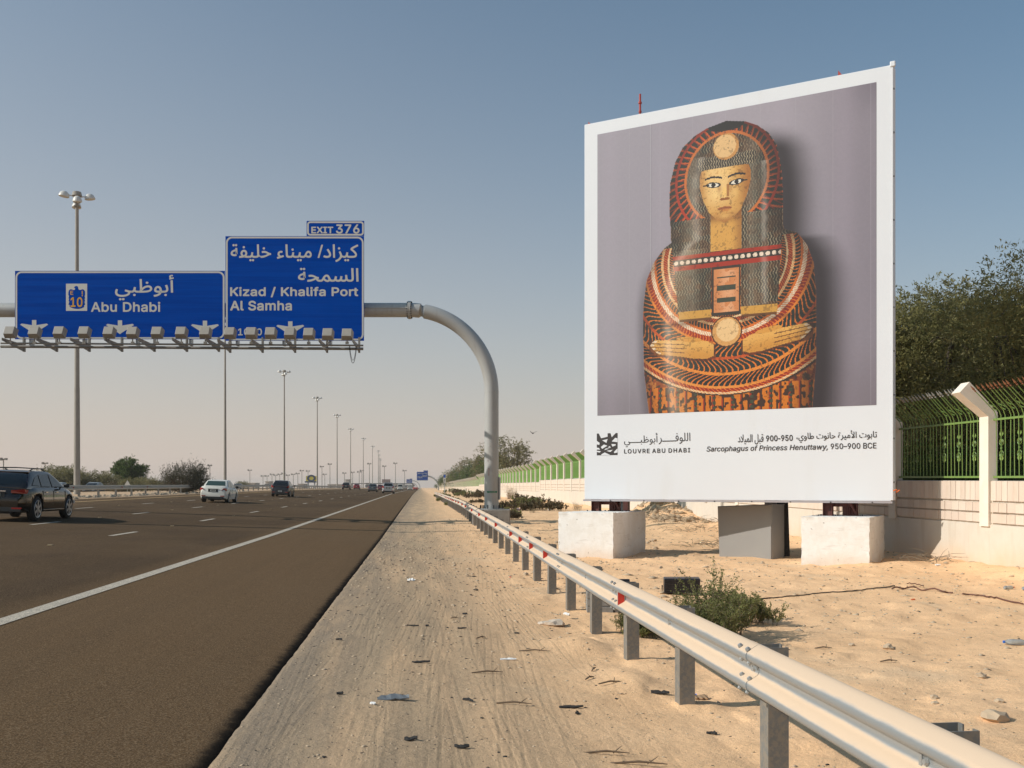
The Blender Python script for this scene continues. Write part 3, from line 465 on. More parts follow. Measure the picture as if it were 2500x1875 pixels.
# ------------------------------------------------------------------ sign gantry over the carriageway
GD = 40.0
gx, gy = W(1200, GD); gz0 = gz(gx, gy)-.05
def make_gantry():
    t = thing('sign_gantry', 'thick grey curved pipe gantry carrying two blue motorway signs, nearest the camera', 'sign gantry', (gx, gy, gz0), -TH)
    x0 = (1200-1250)/FPX*GD
    def P(px, py, yl): D = GD+yl; return ((px-1250)/FPX*D-x0, yl, WZ(py, D)-gz0)
    def Z1(zx, zy, yl): return P(zx/2.458, 420+zy/2.458, yl)
    zb = P(0, 1241, 0)[2]; zj = P(0, 957, 0)[2]; zt = P(0, 757, 0)[2]; R = zt-zj; r = .285; xl = -27.0
    MB().box(-.75, .75, -.75, .75, -.3, zb-.04).build('pedestal', pm('pedestal concrete', (.30, .28, .25), .9, 0, (4, .6, (.2, .18, .16)), bump=(9, .4, .02)), t, bevel=.03)
    MB().cyl((0, 0, zb), (0, 0, zj), r+.004, r, 40).build('mast', POLE, t, True)
    MB().tube([(-R+R*math.cos(a), 0, zj+R*math.sin(a)) for a in np.linspace(0, math.pi/2, 26)], r, 40).build('bent_pipe', POLE, t, True)
    MB().cyl((0, 0, zj-.02), (0, 0, zj+.02), r+.008, r+.008, 40).build('weld_collar', POLE, t, True)
    b = MB().tube([(-R, 0, zt), (xl+R, 0, zt)], r, 40).build('cross_beam', POLE, t, True)
    MB().box(-R-2.3, -R-.02, -r-.03, -r+.02, zt+.02, zt+.05).build('cable_duct', STEEL, b)
    MB().tube([(xl+R-R*math.cos(a), 0, zj+R*math.sin(a)) for a in np.linspace(0, math.pi/2, 20)], r, 32).build('bent_pipe', POLE, t, True)
    MB().cyl((xl, 0, 0), (xl, 0, zj), r, r, 32).build('mast', POLE, t, True)
    for xf in (-R, xl+R):
        f = MB().cyl((xf-.05, 0, zt), (xf+.0, 0, zt), .36, .36, 40).cyl((xf+.012, 0, zt), (xf+.06, 0, zt), .36, .36, 40).build('flange', POLE, t, True)
        m = MB()
        for k in range(20): a = 2*math.pi*k/20; m.cyl((xf-.09, .325*math.cos(a), zt+.325*math.sin(a)), (xf+.1, .325*math.cos(a), zt+.325*math.sin(a)), .018, n=6)
        m.build('flange_bolt_ring', DARKM, f)
    bp = MB().cyl((0, 0, zb-.04), (0, 0, zb), .52, .52, 32).build('base_plate', STEEL, t, True)
    for k in range(12):
        a = 2*math.pi*k/12+.2; MB().cyl((.45*math.cos(a), .45*math.sin(a), zb), (.45*math.cos(a), .45*math.sin(a), zb+.13), .028, n=6).build('anchor_bolt', DARKM, bp)
    MB().box(.29, .36, -.12, .12, zb+.35, zb+1.25).build('cable_box', POLE, t)
    gs = MB(); n = 10
    rr = r+.012; zs = P(0, 1201, -rr)[2]
    def arc(a, z): return (rr*math.sin(a), -rr*math.cos(a), z)
    rings = [[Vector(arc(a, zs-.035)), Vector(arc(a, zs+.035))] for a in np.linspace(-.62, .85, n)]
    gs.loft(rings, cap=False, closed=False); st = gs.build('sticker', pm('green sticker', (.0, .16, .09), .5), t)
    m = MB(); rr = r+.016; xs_ = -.33
    text_into(m, 'Push this button', -.33, .62, -.016, .018, lambda a, b_: arc(a, zs+b_)); m.build('lettering', SWHITE, st)
    rr = r+.014
    for (a, z, w_, h_) in ((-.55, P(0, 1124, -.3)[2], .06, .10), (-.50, P(0, 1152, -.3)[2], .22, .30)):
        m = MB().loft([[Vector(arc(q, z-h_/2)), Vector(arc(q, z+h_/2))] for q in np.linspace(a, a+w_, 4)], cap=False, closed=False)
        m.build('faded_sticker', pm('faded sticker', (.42, .36, .34), .6, 0, (30, .7, (.30, .2, .18))), t)
    ys_ = -.62
    def F(off_): return lambda a, b_: Z1(a, b_, ys_+off_)
    def panel(x0_, x1_, ya, yb, label, rad=26):
        p = MB().prism([(x0_, ya), (x1_, ya), (x1_, yb), (x0_, yb)], F(.05), F(0)).build('direction_sign', BLUE, t); p['label'] = label
        m = MB(); ring_prism(m, round_rect(x0_+3, x1_-3, ya+3, yb-3, rad), round_rect(x0_+13, x1_-13, ya+13, yb-13, rad-9), F(-.001), F(-.0025)); m.build('border', SWHITE, p)
        for q in range(1, 4) if yb-ya > 200 else ():      # extruded planks of the sign face
            pass
        return p
    A = panel(90, 1350, 593, 1004, 'wide blue sign for Abu Dhabi with three arrows', 36)
    B = panel(1353, 2185, 385, 1013, 'tall blue sign with place names in two scripts', 36)
    C_ = panel(1840, 2186, 293, 384, 'small blue exit number sign on top', 18)
    for nm, body, b4, par, kw in (('lettering', arabic('أبوظبي'), (690, 1044, 770, 617), A, dict(bold=.012)), ('lettering', 'Abu Dhabi', (546, 962, 840, 779), A, dict(bold=.018)),
            ('lettering', arabic('كيزاد/ ميناء خليفة'), (1384, 2150, 540, 432), B, dict(bold=.014)), ('lettering', arabic('السمحة'), (1788, 2152, 660, 575), B, dict(bold=.014)),
            ('lettering', 'Kizad / Khalifa Port', (1381, 2150, 752, 689), B, dict(bold=.022)), ('lettering', 'Al Samha', (1381, 1752, 832, 772), B, dict(bold=.022)),
            ('lettering', '1000 m', (1428, 1640, 981, 938), B, dict(bold=.018)), ('lettering', 'EXIT', (1868, 2000, 368, 328), C_, dict(bold=.025)), ('lettering', '376', (2016, 2158, 370, 314), C_, dict(bold=.02))):
        m = MB(); text_into(m, body, b4[0], b4[1], b4[2], b4[3], F(-.0025), **kw); m.build(nm, SWHITE, par)
    for cx, cy, par in ((205, 0, A), (720, 2, A), (1230, 4, A), (1742, 8, B)):
        poly = [(-13, 888), (13, 888), (13, 919), (75, 909), (84, 916), (13, 961), (0, 971), (-14, 961), (-84, 916), (-75, 909), (-13, 919)]
        MB().prism([(x+cx, y+cy) for x, y in poly], F(-.001), F(-.0025)).build('lane_arrow', SWHITE, par)
    MB().prism([(396, 670), (523, 670), (523, 833), (396, 833)], F(-.001), F(-.003)).build('route_shield', SWHITE, A)
    fal = [(560, 590), (575, 560), (610, 532), (640, 525), (680, 535), (700, 570), (706, 610), (725, 650), (760, 665), (800, 652), (850, 637), (900, 655), (932, 710), (938, 800), (935, 850), (918, 850), (936, 950), (915, 955), (936, 1045), (912, 1052), (938, 1160), (908, 1170), (900, 1240), (820, 1280), (740, 1300), (660, 1303), (580, 1292), (500, 1270), (415, 1235), (410, 1165), (374, 1158), (400, 1050), (374, 1035), (396, 960), (374, 945), (392, 855), (370, 835), (372, 740), (395, 670), (440, 638), (490, 642), (530, 662), (575, 660), (603, 625), (590, 600)]
    zc = lambda X, Y: ((140+X/13.82)*2.458, (660+Y/13.82-420)*2.458)
    MB().prism([zc(*q) for q in fal], F(-.0035), F(-.005)).build('falcon_emblem', BLUE, A)
    m = MB()
    for body, bx in (('10', (445, 850, 1240, 905)), ('E', (440, 535, 825, 690)), ('!', (820, 860, 875, 690))):
        a = zc(bx[0], bx[2]); c = zc(bx[1], bx[3]); text_into(m, body, a[0], c[0], a[1], c[1], F(-.006), bold=.015)
    m.build('route_number', AMBER, A)
    # sign brackets back to the beam
    for zx in (180, 500, 820, 1140, 1420, 1700, 1980):
        top = 600 if zx < 1350 else 400
        a = Z1(zx, top+30, -.57); c = Z1(zx, 1040, -.57); MB().box(a[0]-.04, a[0]+.04, -.56, -.27, c[2], a[2]).build('sign_bracket', STEEL, t)
    # lighting bar in front of the signs
    yb_ = -2.1; GREYM = pm('dull walkway steel', (.27, .25, .22), .6, .2, (9, .5, (.20, .18, .16)))
    bar = MB()
    for zy0, yy, rd in ((1027, yb_, .035), (1047, yb_+.35, .055)):
        a = Z1(5, zy0, yy); c = Z1(2180, zy0+14, yy); bar.tube([a, c], rd, 8)
    bar.build('lighting_rail', GREYM, t, True)
    for zx in (142, 338, 534, 730, 925, 1120, 1312, 1380, 1575, 1770, 1962, 2155):
        a = Z1(zx, 1006, -.62); yo = 1078 if zx < 1350 else 1084
        m = MB(); q = Z1(zx, 1040, -.6); lo = Z1(zx, yo, -.6)
        m.box(a[0]-.035, a[0]+.035, -.64, -.52, lo[2], a[2]+.1)
        m.prism([(-.62, lo[2]), (-.62, lo[2]+.27), (-2.3, lo[2]+.30), (-2.3, lo[2]+.20)], lambda y_, z_: (a[0]-.012, y_, z_), lambda y_, z_: (a[0]+.012, y_, z_))
        m.build('rail_bracket', GREYM, t)
    LB = pm('floodlight housing', (.34, .31, .27), .6, 0, (5, .4, (.28, .25, .22)))
    LG = pm('floodlight glass', (.10, .095, .085), .25, 0)
    for zx, zy in ((62, 961), (208, 962), (357, 961), (506, 961), (655, 962), (796, 963), (943, 963), (1088, 963), (1232, 964), (1380, 966), (1508, 966), (1624, 966), (1740, 968), (1853, 970), (1967, 972), (2083, 974)):
        c = Vector(Z1(zx, zy, yb_-.05)); M = Matrix.Translation(c) @ Matrix.Rotation(math.radians(-28), 4, 'X')
        m = MB(); w_, h_, d_ = .225, .2, .13
        vs = [(-w_*.8, -d_, -h_*.85), (w_*.8, -d_, -h_*.85), (w_*.8, -d_, h_*.9), (-w_*.8, -d_, h_*.9), (-w_, d_, -h_), (w_, d_, -h_), (w_, d_, h_), (-w_, d_, h_)]
        m.add([M @ Vector(v) for v in vs], [(0, 1, 2, 3), (4, 7, 6, 5), (0, 4, 5, 1), (1, 5, 6, 2), (2, 6, 7, 3), (3, 7, 4, 0)])
        fl = m.build('floodlight', LB, t, bevel=.012)
        MB().box(-w_+.03, w_-.03, d_+.002, d_+.01, -h_+.03, h_-.03, M).build('glass', LG, fl)
        e = Z1(zx, 1030, yb_); MB().cyl((e[0], e[1], e[2]), (c.x, c.y, c.z-.15), .022, n=6).box(c.x-.06, c.x+.06, c.y-.03, c.y+.03, e[2]-.02, e[2]+.07).build('stand', GREYM, fl)
    m = MB(); a = Z1(2096, 1043, yb_); b_ = Z1(2140, 1043, yb_)
    m.tube([(a[0]+(b_[0]-a[0])*q, yb_, a[2]-.66*math.sin(math.pi*q)**.7) for q in np.linspace(0, 1, 14)], .011, 5)
    m.tube([(a[0]+.02+(b_[0]-a[0]-.05)*q, yb_+.03, a[2]-.55*math.sin(math.pi*q)**.7) for q in np.linspace(0, 1, 14)], .009, 5)
    m.build('hanging_cable', BLACK, t, True)
    return t
gantry = make_gantry()

def far_gantry(D, pxp, x0s, x1s, y0s, y1s, yb, label, exit_=True):
    """a distant cantilever gantry: mast, bend, arm and one sign, each at its true distance"""
    x, y = W(pxp, D); z0 = gz(x, y)
    t = thing('sign_gantry', label, 'sign gantry', (x, y, z0-.3), -TH, 'distant sign gantries over the slip lane')
    k = D/FPX; X = lambda p: (p-pxp)*k; Z = lambda p: WZ(p, D)-z0+.3
    zt = Z(yb); R = 5.2; r = max(.34, .7*k)
    MB().cyl((0, 0, 0), (0, 0, zt-R), r, n=14).build('mast', POLE, t, True)
    MB().tube([(-R+R*math.cos(a), 0, zt-R+R*math.sin(a)) for a in np.linspace(0, math.pi/2, 12)], r, 14).build('bent_pipe', POLE, t, True)
    MB().cyl((-R, 0, zt), (X(x0s), 0, zt), r, n=14).build('cross_beam', POLE, t, True)
    f0 = lambda a, b: (X(a), -r-.1, Z(b)); f1 = lambda a, b: (X(a), -r-.25, Z(b)); f2 = lambda a, b: (X(a), -r-.3, Z(b))
    FB = pm('far sign blue', (.003, .055, .28), .6, spec=.1)
    p = MB().prism([(x0s, y0s), (x1s, y0s), (x1s, y1s), (x0s, y1s)], f0, f1).build('direction_sign', FB, t)
    m = MB(); wd, ht = x1s-x0s, y1s-y0s
    text_into(m, arabic('كيزاد/ ميناء خليفة'), x0s+wd*.06, x1s-wd*.06, y0s+ht*.27, y0s+ht*.08, f2, bold=.02)
    text_into(m, arabic('السمحة'), x0s+wd*.5, x1s-wd*.06, y0s+ht*.46, y0s+ht*.32, f2, bold=.02)
    text_into(m, 'Kizad / Khalifa Port', x0s+wd*.06, x1s-wd*.06, y0s+ht*.6, y0s+ht*.5, f2, bold=.02)
    text_into(m, 'Al Samha', x0s+wd*.06, x0s+wd*.5, y0s+ht*.73, y0s+ht*.63, f2, bold=.02)
    m.build('lettering', SWHITE, p)
    if exit_: MB().prism([(x0s+wd*.6, y0s-ht*.16), (x1s, y0s-ht*.16), (x1s, y0s-.1), (x0s+wd*.6, y0s-.1)], f0, f1).build('exit_sign', FB, t)
    m = MB()
    for q in range(6): a = x0s+wd*(q+.5)/6; m.prism([(a-wd*.04, y1s-ht*.05), (a+wd*.04, y1s-ht*.05), (a+wd*.03, y1s+ht*.06), (a-wd*.03, y1s+ht*.06)], lambda p_, q_: (X(p_), -r-.9, Z(q_)), lambda p_, q_: (X(p_), -r-1.2, Z(q_)))
    m.build('floodlight_row', SWHITE, t)
far_gantry(440, 1070.5, 1018, 1045, 1152, 1173, 1162.5, 'grey curved gantry with the larger blue sign, second nearest beyond the guardrail')
far_gantry(800, 1025, 992.5, 1006.5, 1170, 1179, 1174, 'small grey curved gantry with blue sign, left of the larger distant gantry')
far_gantry(1100, 1018, 1003, 1004, 1182, 1184, 1179.5, 'faint bare curved gantry just left of the small distant one', False)

# ------------------------------------------------------------------ billboard
bl = np.array(W(1427.5, 24.4)); br = np.array(W(2175.5, 20.95)); BWD = float(np.linalg.norm(br-bl)); ub = (br-bl)/BWD; bang = math.atan2(ub[1], ub[0])
def make_billboard():
    t = thing('billboard', 'tall white museum billboard with a painted coffin picture on red steel legs', 'billboard', (bl[0], bl[1], 0), bang)
    # local frame: x along the face, -y towards the viewer
    z0, z1 = 1.41, 10.585
    MB().box(.02, BWD-.02, .05, .30, z0+.02, z1-.02).build('box_frame', REDOX, t)
    f = MB()
    f.box(0, BWD, -.02, .045, z0, z1).build('face_panel', BWHITE, t, bevel=.012)
    tr = MB().box(BWD-.004, BWD+.045, -.03, .30, z0+.02, z1+.02).build('edge_trim', BWHITE, t, bevel=.008)
    MB().box(-.03, BWD+.03, -.03, .02, z0-.045, z0-.003).build('bottom_trim', pm('trim aluminium', (.45, .42, .44), .4, .5), t)
    # small folds where the vinyl is tensioned at the corner
    MB().box(BWD-.02, BWD+.09, -.05, .02, z1-.05, z1+.07).build('corner_fold', BWHITE, t, bevel=.02)
    for zz in np.arange(z0+.4, z1, .92): MB().cyl((BWD+.044, .03, zz), (BWD+.062, .03, zz), .02, n=6).build('clamp_bolt', DARKM, t)
    for xx in np.arange(.7, BWD, .86): MB().cyl((xx, -.03, z0-.03), (xx, -.045, z0-.03), .015, n=6).build('clamp_bolt', DARKM, t)
    pic = picture(t)
    # print
    y_ = -.026
    g = lambda a, b: (a, y_, b)
    def word(body, x0, x1, za, zb, **kw):
        m = MB(); text_into(m, body, x0, x1, za, zb, g, **kw); m.build('lettering', INK, t)
    word(arabic('أبوظبــــي'), 1.05, 1.90, 2.665, 2.985); word(arabic('اللوفـــــر'), 1.925, 2.70, 2.715, 2.97)
    word('LOUVRE ABU DHABI', 1.05, 2.695, 2.512, 2.618, bold=.014, space=1.2)
    word(arabic('قبل الميلاد'), 3.82, 4.40, 2.665, 2.895, bold=.004); word('900-950', 4.46, 5.05, 2.725, 2.86, bold=.016); word(arabic('تابوت الأميرة حانوت طاوي،'), 5.13, 6.81, 2.68, 2.925, bold=.006)
    word('Sarcophagus of Princess Henuttawy,', 3.09, 5.80, 2.49, 2.645, bold=.008, shear=.22); word('950–900 BCE', 5.86, 6.80, 2.525, 2.65, bold=.009)
    # the museum's mark: a dark square crossed by white gaps
    W_, H_ = .545, .53; sx = lambda X: .335+(X-68)/442*W_; sz = lambda Y: 3.01-(Y-160)/475*H_
    def poly(pts, mb, yy): mb.prism([(sx(a), sz(b)) for a, b in pts], lambda a, b: (a, yy+.001, b), lambda a, b: (a, yy, b))
    logo = MB(); poly([(68, 160), (510, 160), (510, 635), (68, 635)], logo, -.024); lg = logo.build('museum_mark', INK, t)
    gaps = MB()
    for pts in ([(110, 158), (300, 158), (300, 235), (162, 265)], [(362, 158), (475, 158), (388, 248)], [(512, 275), (462, 262), (388, 340), (512, 358)],
                [(185, 312), (300, 285), (275, 368)], [(66, 318), (130, 365), (122, 410), (66, 395)], [(222, 402), (295, 430), (185, 497), (155, 455)],
                [(380, 395), (475, 402), (468, 428), (402, 452)], [(348, 438), (368, 478), (300, 470)], [(66, 468), (112, 472), (140, 512), (66, 508)],
                [(262, 488), (345, 495), (228, 522)], [(66, 535), (158, 545), (130, 575), (66, 562)], [(410, 520), (360, 568), (275, 540)], [(512, 490), (432, 572), (445, 595), (512, 580)],
                [(165, 637), (165, 615), (240, 575), (350, 630), (350, 637)], ):
        poly(pts, gaps, -.0265)
    gaps.build('mark_gaps', BWHITE, lg)
    # steelwork
    for xc, xd in ((.42, (.12, .75)), (5.95, (5.72, 6.25))):
        zc = 1.02+(-.02 if xc < 2 else -.06)
        for xx, yy in ((xc-.18, .16), (xc+.30, .34)):
            MB().box(xx-.10, xx+.10, yy-.006, yy+.006, zc+.05, z0+.2).box(xx-.10, xx-.088, yy-.08, yy+.08, zc+.05, z0+.2).box(xx+.088, xx+.10, yy-.08, yy+.08, zc+.05, z0+.2).build('leg', REDOX, t)
            bp = MB().box(xx-.24, xx+.24, yy-.18, yy+.18, zc+.03, zc+.05).build('base_plate', REDOX if xc > 2 else BLOCK, t)
            for ax in (-.18, .18):
                for ay in (-.13, .13): MB().cyl((xx+ax, yy+ay, zc), (xx+ax, yy+ay, zc+.15), .014, n=6).build('anchor_bolt', DARKM, bp)
        MB().box(xd[0], xd[1], .26, .30, 1.28, 1.36).build('cross_member', REDOX, t)
        MB().tube([(xc+.45, .35, zc+.03), (xc+.1, .12, z0+.3)], .035, 6).build('brace', REDOX, t)
        MB().box(xc+.1, xc+.26, .3, .46, zc+.03, z1-.6).build('rear_column', REDOX, t)
        MB().box(xc+.1, xc+.26, 1.1, 1.24, zc+.03, z1-2.2).build('rear_column', REDOX, t)
        for k in range(8): MB().tube([(xc+.18, .4, 1.4+k), (xc+.18, 1.15, 1.9+k)], .03, 6).build('brace', REDOX, t)
    MB().box(.95, .99, .02, .07, 1.0, z0+.1).build('prop', DARKM, t)
    for k in range(9): MB().box(.05, BWD-.05, .31, .37, 1.9+k, 1.98+k).build('rear_rail', REDOX, t)
    # pieces standing above the top edge
    a = 1.37
    MB().cyl((a, .2, z1-.1), (a, .2, z1+.56), .026, n=8).cyl((a, .2, z1+.33), (a, .2, z1+.37), .045, n=8).cyl((a, .2, z1+.12), (a, .2, z1+.15), .04, n=8).build('lifting_rod', REDROD, t, True)
    for a, wd in ((1.55, .2), (5.62, .22)):
        MB().tube([(a-wd/2, .15, z1-.05), (a-wd/2+.02, .15, z1+.045), (a+wd/2, .15, z1+.055), (a+wd/2, .15, z1-.05)], .012, 6).build('lifting_hook', DARKM, t)
    for a, h in ((.07, .11), (6.02, .16)):
        MB().prism([(a-.04, z1-.05), (a-.03, z1+h), (a+.05, z1+h*.3), (a+.05, z1-.05)], lambda p, q: (p, .12, q), lambda p, q: (p, .15, q)).build('gusset', REDROD, t)
    MB().tube([(BWD+.05, -.02, z0+.22), (BWD+.12, -.03, z0+.25), (BWD+.1, -.02, z0+.18), (BWD+.17, -.02, z0+.235)], .014, 5).build('orange_tie', pm('orange cord', (.75, .16, .02), .6), t)
    return t
def picture(t):
    """the printed picture: a plain painted mummy-shaped coffin on a lilac-grey ground, as flat ink on the vinyl"""
    a0, a1, z0, z1 = .352, 6.80, 3.445, 10.28; nx, nz = 430, 456
    A = np.linspace(a0, a1, nx+1); Zs = np.linspace(z0, z1, nz+1); X, Z = np.meshgrid((A[:-1]+A[1:])/2, (Zs[:-1]+Zs[1:])/2, indexing='ij')
    c = lambda *v: np.array(lin(v)); img = np.zeros(X.shape+(3,)); img[:] = c(150, 144, 155)
    def over(col, k): nonlocal img; k = np.clip(k, 0, 1)[..., None]; img = img*(1-k)+np.asarray(col)*k
    over(c(128, 120, 130), .3*sstep(2.6, .4, X)*sstep(7.5, 4, Z)); over(c(160, 152, 162), .7*sstep(2.2, 4.0, X)*sstep(6, 10, Z)); over(c(112, 104, 116), .55*sstep(4.6, 6.8, X)); over(c(158, 154, 162), .6*sstep(2.4, .4, X)*sstep(9.5, 6, Z)); over(c(104, 96, 108), .6*sstep(5.8, 6.9, X)*sstep(9.4, 10.4, Z))
    over(c(108, 98, 106), .55*sstep(5.0, 3.4, Z)); over(c(172, 160, 176), .15*np.sin(X*2.3)**8)
    over(c(176, 176, 184), .5*(np.abs(X-1.72) < .008)); over(c(132, 124, 134), .35*(np.abs(X-1.745) < .012)); over(c(172, 166, 174), .25*(np.abs((X*1.27) % 1-.5) < .008))
    zk = [3.3, 4.4, 5.4, 6.0, 6.6, 7.0, 7.3, 7.42, 7.55, 8.2, 8.8, 9.3, 9.6, 9.82, 9.95, 10.04]
    lk = [1.70, 1.56, 1.53, 1.54, 1.62, 1.80, 2.05, 2.24, 2.24, 2.19, 2.21, 2.34, 2.52, 2.80, 3.10, 3.56]
    rk = [5.46, 5.55, 5.56, 5.55, 5.50, 5.36, 5.15, 4.86, 4.83, 4.84, 4.80, 4.70, 4.52, 4.26, 4.00, 3.56]
    L = np.interp(Z, zk, lk); R = np.interp(Z, zk, rk); d = np.minimum(X-L, R-X); inside = (Z < 10.035)
    # cast shade of the coffin in the studio photograph
    Rs = np.interp(Z+.18, zk, rk); over(c(40, 31, 36), .98*sstep(.95, .12, X-Rs)*(X > R-.3)*sstep(9.9, 9.2, Z)*sstep(3.1, 4.2, Z*0+5))
    over(c(60, 50, 58), .5*sstep(.25, 0, L-X)*(X < L)*sstep(7.5, 6, Z))
    m = sstep(-.005, .02, d)*inside; cx = 3.55; dx = X-cx
    # body: warm painted ground with rows of beads and darts
    ny = vnoise(X*9, Z*9, 1); n2 = vnoise(X*26, Z*26, 4)
    over(c(150, 76, 32), m); over(c(96, 34, 18), m*.8*(ny > .5)); over(c(205, 140, 70), m*.7*(n2 > .66)); over(c(52, 50, 40), m*.8*(vnoise(X*18, Z*14, 14) > .72))
    rr = np.hypot(dx*1.0, (Z-6.9)*1.03); ang = np.arctan2(dx, 6.9-Z); low = (Z < 7.5)
    bands = [(1.20, 1.26, (214, 130, 60), 0), (1.26, 1.36, (44, 44, 36), 74), (1.36, 1.40, (228, 200, 158), 0), (1.40, 1.50, (146, 46, 24), 84), (1.50, 1.56, (226, 196, 150), 110), (1.56, 1.68, (46, 50, 42), 64), (1.68, 1.73, (214, 120, 48), 0), (1.73, 1.82, (236, 220, 196), 90), (1.82, 1.94, (160, 52, 26), 80), (1.94, 1.99, (224, 140, 62), 0),
             (1.99, 2.30, (40, 50, 42), 52), (2.30, 2.36, (196, 92, 40), 0), (2.36, 2.66, (44, 52, 46), 60), (2.66, 2.73, (226, 146, 68), 0), (2.73, 2.98, (34, 38, 34), 70), (2.98, 3.04, (224, 150, 76), 0), (3.04, 3.12, (156, 48, 24), 90), (3.12, 3.17, (230, 200, 160), 110), (3.17, 3.22, (60, 40, 28), 0)]
    for r0, r1, col, n_ in bands:
        k = m*low*(rr > r0)*(rr < r1)
        over(c(*col), k)
        if n_: over(c(222, 128, 52), k*(np.abs(((ang+.06*np.sin(rr*9))*n_/math.pi) % 1-.5) > .37))
    lo = m*(Z < 4.05)*(rr > 3.2); over(c(206, 126, 44), lo); over(c(60, 36, 22), lo*((X*4.6 % 1) < .12)); over(c(166, 60, 26), lo*((X*4.6 % 1) > .8)); over(c(70, 44, 28), lo*(vnoise(X*17, Z*13, 8) > .64)); over(c(70, 76, 56), lo*((X*2.3 % 1) > .42)*((X*2.3 % 1) < .6)*((Z*9 % 1) > .4))
    # headcloth with wavy lines, two lappets down the chest
    lap = (Z > 5.55)*(Z < 7.9)*(((X > np.interp(Z, [5.5, 7.6], [2.44, 2.22]))*(X < np.interp(Z, [5.5, 7], [3.2, 3.2])))+((X > np.interp(Z, [5.5, 7], [3.9, 3.88]))*(X < np.interp(Z, [5.5, 7.6], [4.70, 4.84]))) > 0)
    wig = np.clip((Z > 7.3)*(X > L)*(X < R)*inside+lap, 0, 1)*1.0*(X > L-.01)*(X < R+.01)
    over(c(58, 48, 38), wig); q = (X*15+.26*np.sin(Z*42)); over(c(160, 148, 124), wig*.8*(np.abs(q % 1-.5) < .16)); over(c(110, 72, 40), wig*.45*(ny > .5)); over(c(40, 48, 40), wig*.4*(vnoise(X*3, Z*3, 6) > .55)); over(c(190, 176, 156), wig*.22*sstep(.3, 0, np.abs(X-2.72))+wig*.22*sstep(.25, 0, np.abs(X-4.15)))
    # outer orange and dark rays of the headdress, plain
    hr = np.hypot(dx*1.05, (Z-8.75)*.98); ha = np.arctan2(dx, Z-8.75); hz = wig*(hr > .98)*(Z > 7.9)
    over(c(46, 50, 40), hz); over(c(196, 96, 44), hz*(np.abs(((ha+.25*(hr-1))*26/math.pi) % 1-.5) > .36)); over(c(150, 50, 26), hz*(np.abs((ha*26/math.pi+.5) % 1-.5) > .44)); over(c(178, 62, 30), hz*(hr > 1.22)*(hr < 1.28)); over(c(200, 120, 62), hz*(hr > .98)*(hr < 1.04))
    bn = lap+((Z > 6.5)*(Z < 7.2)*(np.abs(dx) < .36)); k = m*(bn > 0)*(np.abs(Z-6.92) < .17); over(c(166, 52, 26), k)
    over(c(50, 46, 40), k*(np.abs(Z-6.92) < .075)); over(c(232, 214, 196), k*(np.hypot((X*7 % 1-.5)/7, Z-6.92) < .05))
    over(c(206, 160, 84), m*lap*(Z < 5.78)); over(c(120, 80, 40), m*lap*(Z < 5.6))
    # neck, face
    nk = (np.abs(dx+.01) < .36)*(Z > 7.1)*(Z < 8.1); over(c(214, 166, 92), nk); over(c(140, 92, 44), nk*sstep(7.65, 7.95, Z)); over(c(150, 100, 50), nk*sstep(.1, .36, dx)*.7)
    fx, fz = X-3.52, Z-8.40; hw = np.interp(fz, [-.68, -.58, -.4, -.1, .2, .45, .60], [.0, .19, .37, .51, .59, .59, .54]); face = (np.abs(fx) < hw)*(fz > -.68)*(fz < .58+.03*np.cos(fx*3))
    over(c(212, 166, 98), face); over(c(240, 206, 148), face*.85*sstep(.5, .1, np.abs(fx+.16))*sstep(-.5, .1, fz)); over(c(150, 92, 38), face*.8*sstep(.2, .6, fx)); over(c(158, 98, 44), face*.7*sstep(-.35, -.66, fz)); over(c(246, 214, 150), face*.55*np.exp(-((fx+.2)/.09)**2-((fz+.02)/.14)**2)); over(c(240, 204, 136), face*.45*np.exp(-((fx-.24)/.08)**2-((fz+.02)/.12)**2)); over(c(240, 204, 136), face*.5*np.exp(-(fx/.16)**2-((fz-.47)/.06)**2)); over(c(150, 96, 44), face*.45*np.exp(-((np.abs(fx)-.13)/.05)**2-((fz-.12)/.12)**2)); over(c(236, 196, 126), face*.5*np.exp(-(fx/.12)**2-((fz+.52)/.06)**2)); over(c(176, 118, 56), face*.6*sstep(.38, .6, np.abs(fx)))
    over(c(186, 130, 66), face*.45*(vnoise(X*34, Z*30, 17)*n2 > .5))
    for ex in (-.265, .27):                              # eyes and brows
        ux = fx-ex; e = np.hypot(ux/.13, (fz-.22-.10*ux*np.sign(ex))/.048); over(c(30, 26, 30), (e < 1.35)*(np.abs(ux) < .2)); over(c(232, 226, 212), (e < .95)); over(c(24, 20, 22), np.hypot(ux/.05, (fz-.225)/.05) < 1)
        over(c(30, 26, 30), (np.abs(fz-.235-(.0)) < .014)*(ux*np.sign(ex) > .1)*(ux*np.sign(ex) < .25))
        b = .40-.9*(ux-.02*np.sign(ex))**2; over(c(40, 30, 30), (np.abs(fz-b) < .022)*(np.abs(ux) < .2))
    over(c(160, 104, 48), face*(np.abs(fx-.075) < .03)*(fz > -.08)*(fz < .2)*.8); over(c(150, 96, 44), np.hypot((fx)/.12, (fz+.13)/.035) < 1); over(c(238, 200, 130), np.hypot((fx+.01)/.05, (fz-.02)/.13) < 1)
    over(c(176, 112, 66), np.hypot(fx/.17, (fz+.34)/.04) < 1); over(c(120, 66, 36), (np.abs(fz+.335-.01*np.cos(fx*22)) < .008)*(np.abs(fx) < .16)); over(c(200, 140, 76), np.hypot(fx/.13, (fz+.39)/.022) < 1)
